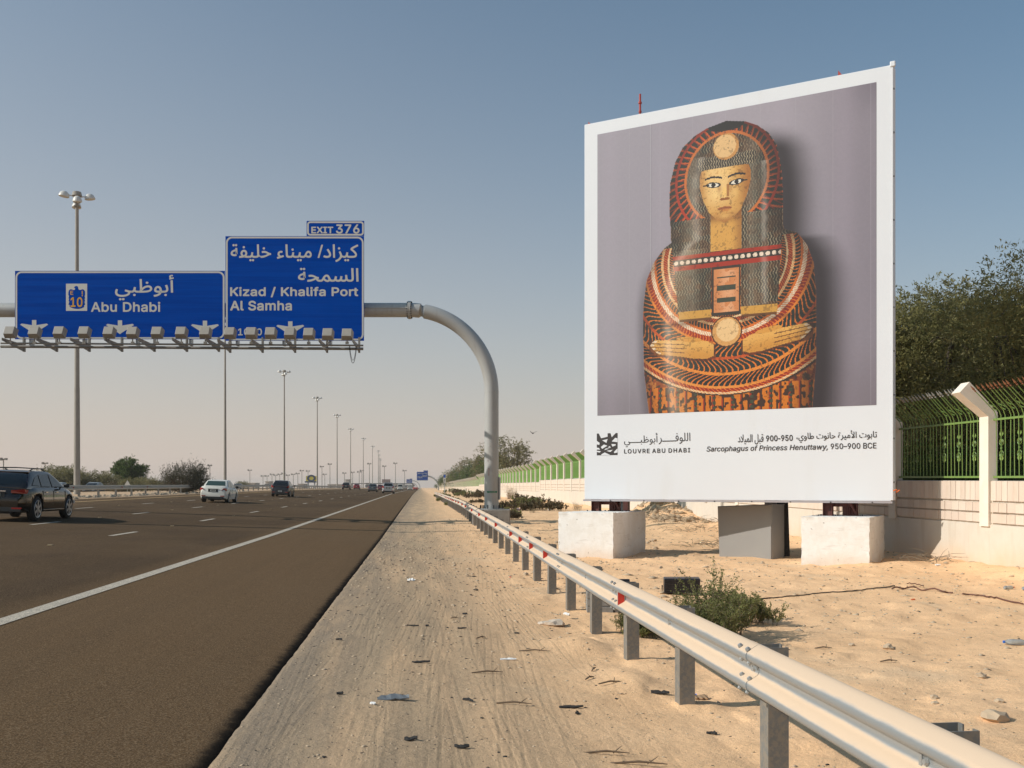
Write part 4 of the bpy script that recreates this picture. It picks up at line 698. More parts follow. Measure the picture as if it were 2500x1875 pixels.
    # brow band, plain medallions, chest panel
    over(c(66, 58, 50), (np.abs(Z-9.13) < .14)*(np.abs(dx) < .68)*(fz > .58)*wig); over(c(168, 154, 130), (np.abs(Z-9.13) < .14)*(np.abs(dx) < .68)*(fz > .58)*wig*(np.abs((X*17+.22*np.sin(Z*52)) % 1-.5) < .16))
    over(c(34, 28, 26), wig*(np.hypot(dx/.42, (Z-9.93)/.12) < 1))
    over(c(200, 150, 92), np.hypot(dx, Z-9.46) < .30); over(c(226, 190, 140), np.hypot(dx+.03, Z-9.47) < .26)
    ch = m*(np.abs(dx) < .33)*(Z < 6.75)*(Z > 5.62); over(c(206, 140, 92), ch); over(c(224, 170, 130), ch*sstep(.3, .0, np.abs(dx-.05))*(ny > .3)); over(c(60, 50, 40), ch*((np.abs(dx) > .29)+(Z > 6.68)+(Z < 5.7) > 0))
    k = ch*(np.abs(dx) < .22)*(Z < 6.5)*(Z > 5.85); over(c(70, 74, 58), k*(np.abs((Z*3.6) % 1-.5) < .2))
    over(c(90, 50, 30), np.hypot(dx-.01, Z-5.25) < .36); over(c(214, 164, 104), np.hypot(dx-.01, Z-5.25) < .33); over(c(232, 198, 150), np.hypot(dx-.03, Z-5.28) < .26)
    # the two hands laid flat across the chest, pointing outwards
    def hand(xw, xt, zw, zt_, s):
        u_ = (X-xw)/(xt-xw); zc = zw+(zt_-zw)*u_; hh = np.interp(u_, [0, .1, .3, .5, 1], [.13, .2, .22, .19, .16]); k = (u_ > 0)*(u_ < 1)*(np.abs(Z-zc) < hh)*m
        over(c(92, 44, 20), (u_ > -.03)*(u_ < 1.02)*(np.abs(Z-zc+.03) < hh+.03)*m*.8)
        lim = 1-.10*np.abs((Z-zc)/.16-.2)**1.5; k = k*(u_ < lim); over(c(206, 152, 78), k); over(c(232, 186, 112), k*.7*sstep(-.15, .15, Z-zc)); 
        fr = ((Z-zc)/hh*2+2) % 1; over(c(104, 60, 28), k*(u_ > .46)*((fr < .10)+(fr > .90) > 0)*(np.abs(Z-zc) < hh*.85)); over(c(236, 214, 186), k*(u_ > lim-.06)*(fr > .25)*(fr < .75))
        tk = (np.hypot((u_-.38)/.20, (Z-zc-s*.22)/.06) < 1)*m; over(c(214, 160, 84), tk)
    hand(3.26, 1.72, 4.84, 5.02, 1); hand(3.94, 5.46, 4.90, 5.16, 1)
    # roundness of the thing in the studio photograph
    over(c(26, 14, 12), m*.72*sstep(.62, 0, R-X)); over(c(20, 14, 12), m*.50*sstep(.30, 0, X-L)); over(c(244, 222, 190), m*.20*np.exp(-((X-L-.75)/.28)**2)*(Z < 7.2)); over(c(30, 18, 14), m*.5*np.exp(-((Z-5.50)/.06)**2)*((X < 3.24)+(X > 3.88))); over(c(30, 18, 14), m*.45*sstep(.25, 0, np.abs(X-4.86))*(Z > 5.6)*(Z < 7.3)*(X > 4.7)); over(c(30, 18, 14), m*.35*(n2*ny > .5))
    fig = m[..., None]; g_ = img*1.0; lum = g_.mean(-1, keepdims=True); g_ = np.clip(lum+(g_-lum)*1.06, 0, 1); g_ = g_**1.12*.98
    gl = np.exp(-((X-L-.62)/.10)**2)*(.35+.65*vnoise(X*5, Z*6, 23))*(Z < 9.3)*.22+np.exp(-((X-4.42)/.07)**2)*(Z > 5.8)*(Z < 9.0)*vnoise(X*8, Z*7, 25)*.25
    crk = (np.abs(vnoise(X*6.5, Z*6.5, 31)-.5) < .012)*.35+(vnoise(X*40, Z*40, 33) > .86)*.3
    g_ = g_*(1-crk[..., None]*np.array([.7, .8, .9]))+gl[..., None]*np.array([.9, .82, .72])
    img = img*(1-fig)+g_*fig; img *= (1+.05*(n2-.5))[..., None]
    i = np.arange((nx+1)*(nz+1)).reshape(nx+1, nz+1); VX_, VZ_ = np.meshgrid(A, Zs, indexing='ij')
    v = np.stack([VX_, VX_*0-.0245, VZ_], -1).reshape(-1, 3); f = np.stack([i[:-1, :-1], i[1:, :-1], i[1:, 1:], i[:-1, 1:]], -1).reshape(-1, 4)
    m_ = bpy.data.materials.new('printed picture'); m_.use_nodes = True; n = m_.node_tree; at = n.nodes.new('ShaderNodeAttribute'); at.attribute_name = 'print'
    b = n.nodes['Principled BSDF']; b.inputs['Roughness'].default_value = .55; n.links.new(at.outputs['Color'], b.inputs['Base Color'])
    me = raw_mesh('printed_picture', v, f, m_); ca = me.attributes.new('print', 'FLOAT_COLOR', 'CORNER')
    cc = np.concatenate([np.clip(img*.92, 0, 1), np.ones(img.shape[:2]+(1,))], -1).reshape(-1, 4); ca.data.foreach_set('color', np.repeat(cc, 4, axis=0).astype(np.float32).ravel())
    o = obj('printed_picture', me, t); o['label'] = 'printed picture of a golden-faced painted mummy coffin'
    return o
billboard = make_billboard()
ang_b = bang
def bworld(x, y): return (bl[0]+math.cos(bang)*x-math.sin(bang)*y, bl[1]+math.sin(bang)*x+math.cos(bang)*y)
def block(name_label, corner_px, corner_py, D, w_, d_, ztop, zbot):
    x, y = W(corner_px, D)
    t = MB(); nseg = 14; rnd = random.Random(int(corner_px))
    # local: x from -w_ to 0, y from 0 to d_; a slightly battered cast cube with chipped arrises
    import bmesh
    me = bpy.data.meshes.new('concrete_block'); bm = bmesh.new(); bmesh.ops.create_cube(bm, size=1)
    for v in bm.verts: v.co = ((v.co.x-.5)*w_, (v.co.y+.5)*d_, (v.co.z+.5)*(ztop-zbot)+zbot)
    bmesh.ops.subdivide_edges(bm, edges=bm.edges[:], cuts=24, use_grid_fill=True)
    for v in bm.verts:
        e = sum(min(abs(a-b) for b in lim) < .02 for a, lim in ((v.co.x, (-w_, 0)), (v.co.y, (0, d_)), (v.co.z, (ztop,))))
        n_ = Vector((rnd.uniform(-1, 1), rnd.uniform(-1, 1), rnd.uniform(-1, 1)))
        v.co += n_*(.009 if e >= 2 else .0015)
    bm.to_mesh(me); bm.free(); me.materials.append(BLOCK)
    for p in me.polygons: p.use_smooth = False
    o = obj('concrete_block', me, None, (x, y, 0), (0, 0, bang))
    tag(o, name_label, 'concrete block', 'concrete footings under the billboard'); return o
block('whitewashed concrete block under the left leg of the billboard', 1497, 1365, 22.8, 1.4, 2.0, 1.12, -.5)
block('whitewashed concrete block under the right leg of the billboard', 2122.6, 1391, 20.5, 1.38, 1.9, 1.08, -.6)

# grey cabinet and the loose panel leaning on its back
cxa, cya = W(1756, 23.6); cxb, cyb = W(1884.6, 22.7); ca_ = math.atan2(cyb-cya, cxb-cxa); cw = math.hypot(cxb-cxa, cyb-cya)
czb = EYE-(1366-HY)*23.2/FPX
t = thing('cabinet', 'grey metal cabinet standing between the two white blocks under the billboard', 'cabinet', (cxa, cya, czb), ca_)
lean = Matrix.Rotation(math.radians(-1.0), 4, 'X')
MB().prism([(0, .02), (cw, .0), (cw+.0, 1.30), (-.05, 1.235)], lambda a, b: (a, 0, b), lambda a, b: (a, .62, b)).build('body', CAB, t, bevel=.012)
MB().prism([(.015, .035), (cw-.015, .015), (cw-.015, 1.28), (-.035, 1.22)], lambda a, b: (a, -.001, b), lambda a, b: (a, -.016, b)).build('front_panel', CAB, t, bevel=.004)
for xx in (.12, cw-.15): MB().box(xx-.05, xx+.05, .05, .5, -.08, .02).build('foot', DARKM, t)
MB().box(cw-.15, cw+.10, .63, .70, .03, 1.32, Matrix.Rotation(math.radians(-2), 4, 'Y')).build('rear_gasket', BLACK, t)
x, y = W(1905, 23.5)
t = thing('leaning_panel', 'dirty white panel leaning behind the grey cabinet', 'panel', (x, y, czb+.02), ca_)
MB().box(-.25, .16, 0, .07, .04, 1.40, Matrix.Rotation(math.radians(-7), 4, 'Y')).build('board', pm('dirty white board', (.62, .57, .50), .8, 0, (4, .8, (.42, .36, .30)), bump=(10, .3, .01)), t, bevel=.006)
MB().cyl((.0, -.03, .03), (.12, -.03, .03), .05, n=8).build('hinge', DARKM, t)

# ------------------------------------------------------------------ guardrails
DUSTY = pm('dusty galvanised beam', (.36, .37, .37), .4, .35); 
def dust(m):
    n, l, b = nodes_of(m); g = n.new('ShaderNodeNewGeometry'); s = n.new('ShaderNodeSeparateXYZ'); l.new(g.outputs['Normal'], s.inputs[0])
    tc = n.new('ShaderNodeTexCoord'); mp = n.new('ShaderNodeMapping'); mp.inputs['Scale'].default_value = (1, .35, 1); l.new(tc.outputs['Object'], mp.inputs[0])
    tx = n.new('ShaderNodeTexNoise'); tx.inputs['Scale'].default_value = 3.2; tx.inputs['Detail'].default_value = 8; tx.inputs['Roughness'].default_value = .7; l.new(mp.outputs[0], tx.inputs['Vector'])
    a = n.new('ShaderNodeMath'); a.operation = 'MULTIPLY_ADD'; l.new(tx.outputs['Fac'], a.inputs[0]); a.inputs[1].default_value = 1.0; l.new(s.outputs['Z'], a.inputs[2])
    r = n.new('ShaderNodeMapRange'); l.new(a.outputs[0], r.inputs[0]); r.inputs[1].default_value = .66; r.inputs[2].default_value = 1.22; r.inputs[4].default_value = .9; r.interpolation_type = 'SMOOTHSTEP'
    mx = n.new('ShaderNodeMix'); mx.data_type = 'RGBA'; l.new(r.outputs[0], mx.inputs[0]); mx.inputs[6].default_value = (.36, .39, .41, 1); mx.inputs[7].default_value = (.66, .485, .335, 1)
    l.new(mx.outputs[2], b.inputs['Base Color'])
    r2 = n.new('ShaderNodeMapRange'); l.new(r.outputs[0], r2.inputs[0]); r2.inputs[3].default_value = .38; r2.inputs[4].default_value = .9; l.new(r2.outputs[0], b.inputs['Roughness'])
    r3 = n.new('ShaderNodeMapRange'); l.new(r.outputs[0], r3.inputs[0]); r3.inputs[3].default_value = .45; r3.inputs[4].default_value = .0; l.new(r3.outputs[0], b.inputs['Metallic'])
dust(DUSTY)
RED = pm('reflector red', (.62, .035, .02), .35); 
PROF = [(0, 0), (-.014, .002), (-.03, .012), (-.066, .034), (-.078, .046), (-.083, .060), (-.083, .078), (-.077, .092), (-.030, .118), (-.012, .130), (-.006, .142), (-.004, .155)]
PROF = PROF+[(d, .31-z) for d, z in reversed(PROF[:-1])]
def beam_mesh(L_, side=-1):
    m = MB(); n = len(PROF); k = -side
    for y_, s_ in ((0, 0),): pass
    f0 = lambda d, z, y_: (d*k, y_, z)
    outer = PROF; inner = [(d+.006, z) for d, z in PROF]
    rings = [[Vector((d*k, yy, z)) for d, z in outer]+[Vector((d*k, yy, z)) for d, z in reversed(inner)] for yy in (0, L_)]
    return m.loft(rings).mesh('beam', DUSTY, True, 50)
def post_mesh(h):
    m = MB(); p = [(-.06, -.075), (.065, -.075), (.065, -.035), (.058, -.035), (.058, -.068), (-.053, -.068), (-.053, .068), (.058, .068), (.058, .035), (.065, .035), (.065, .075), (-.06, .075)]
    m.prism(p, lambda a, b: (a, b, -.35), lambda a, b: (a, b, h)); return m.mesh('post', PSTEEL)
def guardrail(xr, y0, n, pitch, hfun, label, side=-1, red=None, detail=8, group='steel guardrails along the motorway'):
    """beams of two post pitches, C posts behind, spacers, bolt heads and trapezoid reflectors"""
    t = thing('guardrail', label, 'guardrail', (xr, y0, 0), 0, group)
    bm_ = beam_mesh(2*pitch+.16, side); zl = lambda y_: hfun(y_)
    pm_ = {}; spm = MB().box(.004, .05, -.04, .04, -.13, .13).mesh('spacer', STEEL)
    bolt = MB().cyl((0, 0, 0), (-.014, 0, 0), .017, .012, 8).mesh('bolt', STEEL, True); slot = MB().box(-.008, 0, -.012, .012, -.035, .035).mesh('washer_plate', STEEL, True)
    s = -side
    for k in range(0, n, 2):
        ya = k*pitch; za, zb = zl(y0+ya), zl(y0+ya+2*pitch)
        o = obj('beam', bm_, t, (-.003*(k//2 % 2), ya-.08, za), (math.atan2(zb-za, 2*pitch), 0, random.uniform(-.0015, .0015)))
    for k in range(n+1):
        ya = k*pitch; z = zl(y0+ya); g = surf(xr, y0+ya)
        post = obj('post', post_meshes(round(z+.285-g, 2)), t, (s*.115, ya+.0, g), (0, random.uniform(-.008, .008), random.uniform(-.04, .04)+(0 if s > 0 else math.pi)))
        if k < detail:
            obj('spacer', spm, t, (0 if s > 0 else -.055, ya, z+.155))
            obj('bolt', bolt, t, (-.006*s, ya-.012, z+.155), None, (s, 1, 1)); obj('washer_plate', slot, t, (-.004*s, ya+.03, z+.155), None, (s, 1, 1))
            if k % 2 == 0:
                for dy in (-.07, .07):
                    for dz_, dd in ((.03, -.066), (.105, -.055), (.205, -.055), (.28, -.066)):
                        obj('bolt', bolt, t, (dd*s-.002*s, ya+dy, z+dz_), (0, (.9 if dz_ in (.03, .205) else -.9)*s*(-1), 0), (s, 1, 1))
    for ya in (red or ()):
        z = zl(ya); m = MB().prism([(-.075, -.062), (-.012, -.030), (-.012, .030), (-.075, .062)], lambda a, b: (a*s, 0, b), lambda a, b: (a*s, .004, b))
        r = m.build('reflector', RED, t); r.location = (-.004*s, ya-y0, z+.155)
        q = MB().prism([(-.080, -.070), (-.006, -.034), (-.006, .034), (-.080, .070)], lambda a, b: (a*s, .0045, b), lambda a, b: (a*s, .012, b)).build('reflector_plate', SWHITE, r)
        MB().box(-.05, -.004, .012, .06, -.012, .012).build('clip', DARKM, r)
    return t
PMC = {}
def post_meshes(h):
    if h not in PMC: PMC[h] = post_mesh(h)
    return PMC[h]
def near_rail_h(y_): return .46+float(grise(np.array([2.05]), np.array([y_]))[0])*.82
reds = [3.22]
for px_, in ((1507,), (1325,), (1291,), (1265,), (1242.5,), (1207,), (1183.5,), (1167,), (1149,), (1134,), (1126,), (1117,), (1111,), (1105,), (1102,), (1098,), (1094,), (1090,), (1086,), (1076,), (1068,)):
    D = 1.93*FPX/(px_-VX)*CT; reds.append((D-1.93*ST)/CT)
guardrail(2.0, 1.75, 66, 2.03, near_rail_h, 'long dusty guardrail with red reflectors running past the camera on the right', -1, reds, 12)
mh = lambda y_: .93+.49+float(grise(np.array([-22.4]), np.array([y_]))[0])*.9
guardrail(-22.3, 44, 13, 4.0, mh, 'left median guardrail that ends at the thorny bush', 1, [66.5, 77, 84], 0)
guardrail(-22.3, 113, 58, 4.0, mh, 'far median guardrail beyond the thorny bush running to the horizon', 1, [], 0)

# ------------------------------------------------------------------ boundary wall with green railing
WX = 11.0; BAY = 3.83; T0 = 18.55-3*BAY
def wtop(y, seg=None):
    if seg is None: seg = 0 if y < 92.4 else (1 if y < 188 else 2)
    if seg == 0: return float(np.interp(y, [0, 18.6, 66, 92.4], [1.70, 1.86, 2.33, 2.38]))
    if seg == 1: return float(np.interp(y, [92.4, 140, 188], [2.20, 2.30, 2.24]))
    return float(np.interp(y, [188, 300, 620], [1.95, 1.9, 1.85]))
wall = thing('boundary_wall', 'long cream wall with green spear railing and angled white posts along the sand verge', 'wall', (WX, 0, 0))
m = MB(); segs = ((2.0, 92.4, 0), (92.4, 188, 1), (188, 640, 2))
for a, b, s_ in segs:
    yy = np.linspace(a, b, 12); m.loft([[Vector((.02, y, -1.0)), Vector((.02, y, wtop(y, s_)-.89)), Vector((.06, y, wtop(y, s_)-.87)), Vector((.06, y, wtop(y, s_)-.03)), Vector((.30, y, wtop(y, s_)-.03)), Vector((.30, y, -1.0))] for y in yy])
m.build('plinth', WALLM, wall)
# cladding: single stones on the near bays, joined courses beyond
TM = {}
def tile_mesh(w_, h_, k, thick=.05):
    key = (round(w_, 3), round(h_, 3), k)
    if key not in TM:
        b = .003; x0 = .06-thick; 
        v = [(x0, b, b), (x0, w_-b, b), (x0, w_-b, h_-b), (x0, b, h_-b), (.058, 0, 0), (.058, w_, 0), (.058, w_, h_), (.058, 0, h_)]
        TM[key] = MB().add(v, [(0, 1, 2, 3), (0, 4, 5, 1), (1, 5, 6, 2), (2, 6, 7, 3), (3, 7, 4, 0)]).mesh('stone_tile', TILE[k])
    return TM[key]
rnd = random.Random(5)
ROWS = ((-.415, .395, 19), (-.635, .195, 13), (-.845, .195, 13))
for k in range(0, 165):
    ya = T0+k*BAY; yb = ya+BAY
    sg_ = 0 if yb < 93.5 else (1 if yb < 189 else 2); za, zb = wtop(ya+.1, sg_), wtop(yb-.1, sg_); slope = (zb-za)/BAY
    if k < 5:
        for dz_, h_, n_ in ROWS:
            wt = (BAY-.36)/n_
            for q in range(n_):
                yy = ya+.18+q*wt; o = obj('stone_tile', tile_mesh(wt-.004, h_-.014, rnd.randrange(3), rnd.choice((.044, .048, .052))), wall, (0, yy, za+slope*(yy-ya)+dz_))
                if rnd.random() < .5: o.rotation_euler = (slope, 0, rnd.uniform(-.004, .004))
    elif k < 60:
        m = MB()
        for dz_, h_, n_ in ROWS:
            m.loft([[Vector((.012, y, z+dz_)), Vector((.012, y, z+dz_+h_-.02)), Vector((.055, y, z+dz_+h_)), Vector((.055, y, z+dz_-.012))] for y, z in ((ya+.18, za), (yb-.18, zb))])
        m.build('stone_course', TILE[1], wall)
POSTM = pm('cream fence post', (.78, .70, .60), .8, 0, (3, .4, (.68, .58, .47)), bump=(9, .2, .006))
def fence_post(hb):
    m = MB(); p = [(.17, -hb), (.17, 1.32), (-.40, 1.905), (-.60, 1.70), (-.02, 1.24), (-.02, -hb)]
    m.prism(p, lambda a, b: (a, -.155, b), lambda a, b: (a, .155, b)); return m.mesh('post', POSTM)
fpm = fence_post(.90); GBAR = .0095
def bar_mesh(tip):
    m = MB(); m.cur = 0
    m.tube([(.1, 0, .03), (.1, 0, 1.22), (.06, 0, 1.32), (-.30, 0, 1.70)], GBAR, 5, False); m.cur = 1
    m.tube([(-.295, 0, 1.695), (-.31, 0, 1.711), (-.315, 0, 1.716), (-.345, 0, 1.748), (-.41, 0, 1.82)], [.012, .020, .010, .021, .001], 6)
    return m.mesh('bar', [GREEN, tip])
barm = (bar_mesh(TIPG), bar_mesh(RUST))
def scurl(cx, cz, r, flip, turn=1.6):
    pts = []
    for a in np.linspace(0, turn*math.pi, 12): q = r*(1-.45*a/(turn*math.pi)); pts.append((0, cx+flip*q*math.sin(a), cz+q*math.cos(a)-r))
    return pts
def scroll_mesh():
    m = MB()
    for fy in (-1, 1):
        for fz in (-1, 1):
            pts = [(.1, fy*(.012+.058*math.sin(a)*(1-.25*a/4.6)), .60+fz*(.055+.07*(1-math.cos(a))*(1-.30*a/4.6))) for a in np.linspace(0, 4.6, 12)]
            m.tube(pts, .0075, 4)
    m.box(.09, .11, -.02, .02, .585, .615)
    for fy in (-1, 1):
        for z_ in (.83, .36): m.add([(.1, fy*.03, z_), (.1, fy*.07, z_+.04), (.1, fy*.045, z_+.09), (.1, fy*.015, z_+.03)], [(0, 1, 2, 3)])
    return m.mesh('scroll', GREEN)
def topscroll_mesh():
    m = MB(); d = Vector((-.36, 0, .38)).normalized()
    for s_ in (-1, 1):
        pts = [Vector((.04, 0, 1.34))+d*(.10+.055*math.cos(a)*s_+.06*s_)+Vector((0, s_*.0+.055*math.sin(a), 0)) for a in np.linspace(0, 4.8, 12)]
        m.tube(pts, .008, 4)
    return m.mesh('top_scroll', GREEN)
scm, tsm = scroll_mesh(), topscroll_mesh()
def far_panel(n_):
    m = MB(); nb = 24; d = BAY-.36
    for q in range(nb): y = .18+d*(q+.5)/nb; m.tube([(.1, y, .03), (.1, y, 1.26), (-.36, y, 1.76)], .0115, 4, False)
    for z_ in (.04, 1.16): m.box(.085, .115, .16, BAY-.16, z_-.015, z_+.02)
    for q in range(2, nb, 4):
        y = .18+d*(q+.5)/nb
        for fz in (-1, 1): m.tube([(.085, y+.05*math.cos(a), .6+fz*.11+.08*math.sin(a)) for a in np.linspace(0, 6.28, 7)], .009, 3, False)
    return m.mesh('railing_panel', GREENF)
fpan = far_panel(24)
railm = MB().box(.082, .118, .155, BAY-.155, -.02, .02).mesh('rail', GREEN)
for k in range(0, 165):
    ya = T0+k*BAY; yb = ya+BAY; sg_ = 0 if yb < 93.5 else (1 if yb < 189 else 2); za, zb = wtop(ya+.1, sg_), wtop(yb-.1, sg_); slope = (zb-za)/BAY
    if k < 150: obj('post', fpm, wall, (0, ya, max(za, wtop(ya-.1) if k else za)-.02))
    if k < 6:
        for z_ in (.045, 1.16): obj('rail', railm, wall, (0, ya, za+z_), (math.atan(slope), 0, 0))
        nb = 24
        for q in range(nb):
            y = ya+.18+(BAY-.36)*(q+.5)/nb; z = za+slope*(y-ya)
            obj('bar', barm[0 if y > 18.6 else 1], wall, (0, y, z), (random.uniform(-.008, .008), random.uniform(-.015, .01), random.uniform(-.05, .05)))
            if q % 4 == 2: obj('scroll', scm, wall, (0, y, z))
            if q % 2 == 0: obj('top_scroll', tsm, wall, (0, y+.07, z))
    else: obj('railing_panel', fpan, wall, (0, ya, za), (math.atan(slope), 0, 0))

# ------------------------------------------------------------------ foliage
def sprays(rng, centres, radii, ntw, tl, nleaf, ll, lw, up=.2, droop=.35, outward=None, jit=.04):
    """leaf-sized quads set along short twigs spread round clump centres; returns verts, faces and the twig lines"""
    nc = len(centres); tot = nc*ntw; C0 = np.repeat(centres, ntw, 0); R0 = np.repeat(radii, ntw)
    d = rng.normal(size=(tot, 3)); d /= np.linalg.norm(d, axis=1)[:, None]
    start = C0+d*(R0*rng.random(tot)**.5*.75)[:, None]; dr = d+rng.normal(size=(tot, 3))*.6; dr[:, 2] += up; dr /= np.linalg.norm(dr, axis=1)[:, None]
    T_ = rng.random((tot, nleaf)); L_ = tl*(.6+.8*rng.random(tot)); P = start[:, None, :]+dr[:, None, :]*(T_*L_[:, None])[..., None]; P[..., 2] -= droop*(T_**2)*L_[:, None]
    P = P.reshape(-1, 3)+rng.normal(size=(tot*nleaf, 3))*jit; n = len(P)
    ld = np.repeat(dr, nleaf, 0)+rng.normal(size=(n, 3))*.7; ld /= np.linalg.norm(ld, axis=1)[:, None]
    sd_ = np.cross(ld, rng.normal(size=(n, 3))); sd_ /= np.linalg.norm(sd_, axis=1)[:, None]; s_ = (.6+.8*rng.random(n))[:, None]
    v = np.stack([P-sd_*lw*s_*.5, P+ld*ll*s_*.5-sd_*lw*s_*.1, P+ld*ll*s_, P+ld*ll*s_*.5+sd_*lw*s_*.9], 1).reshape(-1, 3)
    return v, np.arange(n*4).reshape(-1, 4), start, dr, L_
def lumpy(rng, n, rx, ry, rz, cz, rad, shape=1.0, lo=.25):
    """clump centres over a lumpy crown"""
    out = []; lobes = [(rng.normal(size=3)*np.array([rx, ry, rz])*.42, .45+.3*rng.random()) for _ in range(9)]
    while len(out) < n:
        p = rng.uniform(-1, 1, 3)*np.array([rx, ry, rz]); q = np.linalg.norm(p/np.array([rx, ry, rz]))
        if q > 1 or q < lo: continue
        if min(np.linalg.norm((p-l)/np.array([rx, ry, rz]))/r for l, r in lobes) > 1 and rng.random() > .12: continue
        out.append(p)
    o = np.array(out); o[:, 2] += cz; return o, rad*(.6+.8*rng.random(n))
def tree_meshes(seed, rx, ry, rz, cz, n, rad, ntw, tl, nleaf, ll, lw, mat, trunk_r, forks=5, droop=.35, up=.2, lo=.25, stem=True):
    rng = np.random.default_rng(seed); c, r = lumpy(rng, n, rx, ry, rz, cz, rad, lo=lo)
    v, f, st, dr, L_ = sprays(rng, c, r, ntw, tl, nleaf, ll, lw, up, droop)
    crown = raw_mesh('crown', v, f, mat)
    m = MB(); fk = []
    if stem: m.tube([(0, 0, -.3), (.05*trunk_r, .02, cz*.18), (.3*trunk_r, .1*trunk_r, cz*.38)], [trunk_r*1.25, trunk_r, trunk_r*.8], 8)
    for k in range(forks):
        a = 2*math.pi*(k+rng.random()*.6)/forks; q = Vector((math.cos(a)*rx*.45, math.sin(a)*ry*.45, cz+rz*(.1+.4*rng.random())))
        b0 = Vector((.3*trunk_r, .1*trunk_r, cz*.36)) if stem else Vector((0, 0, -.1)); mid = b0.lerp(q, .5)+Vector((rng.normal()*.1*rx, rng.normal()*.1*ry, .1*rz)); m.tube([b0, mid, q], [trunk_r*.55, trunk_r*.38, trunk_r*.2], 6); fk.append((mid, q))
    sel = rng.permutation(n)[:min(n, 70)]
    for i in sel:
        p = Vector(c[i]); b0 = min((x for pr in fk for x in pr), key=lambda x: (x-p).length); mid = b0.lerp(p, .5)+Vector((0, 0, .08*rz)); m.tube([b0, mid, p], [trunk_r*.16, trunk_r*.1, trunk_r*.04], 4)
    return crown, m.mesh('trunk', BARK, True)
def tree(name, label, cat, meshes, x, y, s=1, rz=0, group=None, sz=None, z=None):
    t = thing(name, label, cat, (x, y, gz(x, y) if z is None else z), rz, group); t.scale = (s, s, sz or s)
    obj('trunk', meshes[1], t); obj('crown', meshes[0], t); return t
# big feathery trees behind the wall
A1 = tree_meshes(21, 4.2, 3.6, 3.0, 4.4, 420, .62, 16, .95, 20, .105, .034, LEAF, .24, droop=.5, lo=.1)
A2 = tree_meshes(22, 3.6, 3.4, 2.7, 4.3, 380, .62, 16, .9, 20, .105, .034, LEAF3, .22, droop=.5, lo=.1)
G1 = 'big trees rising behind the green railing at the right'
tree('acacia_tree', 'olive feathery tree behind the railing, just right of the billboard edge', 'tree', A1, *W(2235, 30), 1.0, .4, G1, sz=.97)
tree('acacia_tree', 'tall dusty tree with the highest rounded crown behind the angled fence post', 'tree', A2, *W(2352, 28), 1.08, 2.1, G1, sz=.98)
tree('acacia_tree', 'dark dense tree filling the right edge behind the railing', 'tree', A1, *W(2520, 26), .98, 3.6, G1, sz=.92)
tree('acacia_tree', 'shaded tree standing deeper behind the tree beside the billboard', 'tree', A2, *W(2290, 38), 1.12, 5.0, G1, sz=1.05)
tree('acacia_tree', 'shaded tree set back between the two tallest crowns at right', 'tree', A1, *W(2440, 36), 1.10, 1.2, G1, sz=1.0)
tree('acacia_tree', 'tree mostly hidden behind the white billboard', 'tree', A2, *W(2080, 33), .95, .9, G1, sz=.8)
hang = tree_meshes(24, 1.9, 1.6, 1.0, 6.3, 60, .45, 14, .9, 16, .095, .03, LEAF, .05, forks=4, droop=.7)
tree('overhanging_tree', 'loose spreading branches high at the right edge above the other crowns', 'tree', hang, *W(2522, 23), 1.0, .3, sz=.92)
for i, (px_, D_, s_) in enumerate(((2470, 20.8, .8), (2250, 26, .85), (2350, 24, .8), (2195, 27.5, .9), (2545, 19.5, .8))):
    hedge = hedge if i else tree_meshes(25, 1.9, 1.2, 1.25, 1.5, 130, .5, 14, .7, 20, .085, .032, LEAF2, .08, droop=.3, lo=.0)
    lab = ['leafy shrub behind the railing panel nearest the right edge', 'leafy shrub behind the shaded railing middle bay', 'leafy shrub behind the railing just left of the angled post', 'leafy shrub behind the railing touching the billboard edge', 'leafy shrub cut by the right edge behind the railing'][i]
    D_ = 13.7/((px_-1250)/FPX*CT+ST); tree('shrub', lab, 'shrub', hedge, *W(px_, D_), s_, i*1.3, 'shrubs growing directly behind the railing')
# tree line along the far wall
B1 = tree_meshes(31, 4.0, 4.0, 3.4, 5.6, 70, 1.0, 9, 1.2, 12, .26, .12, LEAF3, .25, droop=.4)
B2 = tree_meshes(32, 4.6, 4.6, 3.0, 5.0, 70, 1.0, 9, 1.2, 12, .26, .12, LEAF2, .25, droop=.3)
G2 = 'trees along the far stretch of the boundary wall'
for i, (px_, py_, D_, ms, k) in enumerate(((1240, 1066, 190, B1, .86), (1211, 1096, 205, B2, .8), (1190, 1102, 245, B1, .9), (1165, 1118, 275, B2, 1.0), (1147, 1119, 300, B1, .9), (1128, 1131, 330, B2, .9), (1110, 1142, 370, B1, 1.0), (1093, 1150, 420, B2, 1.0), (1078, 1168, 520, B1, .9), (1066, 1180, 650, B2, .8), (1275, 1122, 215, B2, .7), (1325, 1146, 190, B1, .55))):
    lab = ['tall loose-crowned tree rising just right of the gantry mast', 'bushy tree directly behind the gantry mast', 'green tree touching the left side of the gantry mast', 'broad tree second left of the gantry mast', 'tree third left of the gantry mast', 'lower tree fourth left of the gantry mast', 'small tree fifth left of the gantry mast', 'small tree above the far pale fence', 'tiny dark tree right of the small blue roadside sign', 'tiny hazy tree left of the small blue roadside sign',
           'low tree crown showing over the railing right of the mast', 'lowest crown showing over the railing toward the billboard'][i]
    x, y = W(px_, D_); h = WZ(py_, D_)-gz(x, y); tree('roadside_tree', lab, 'tree', ms, x, y, h/9.0*1.0, i*1.7, G2)
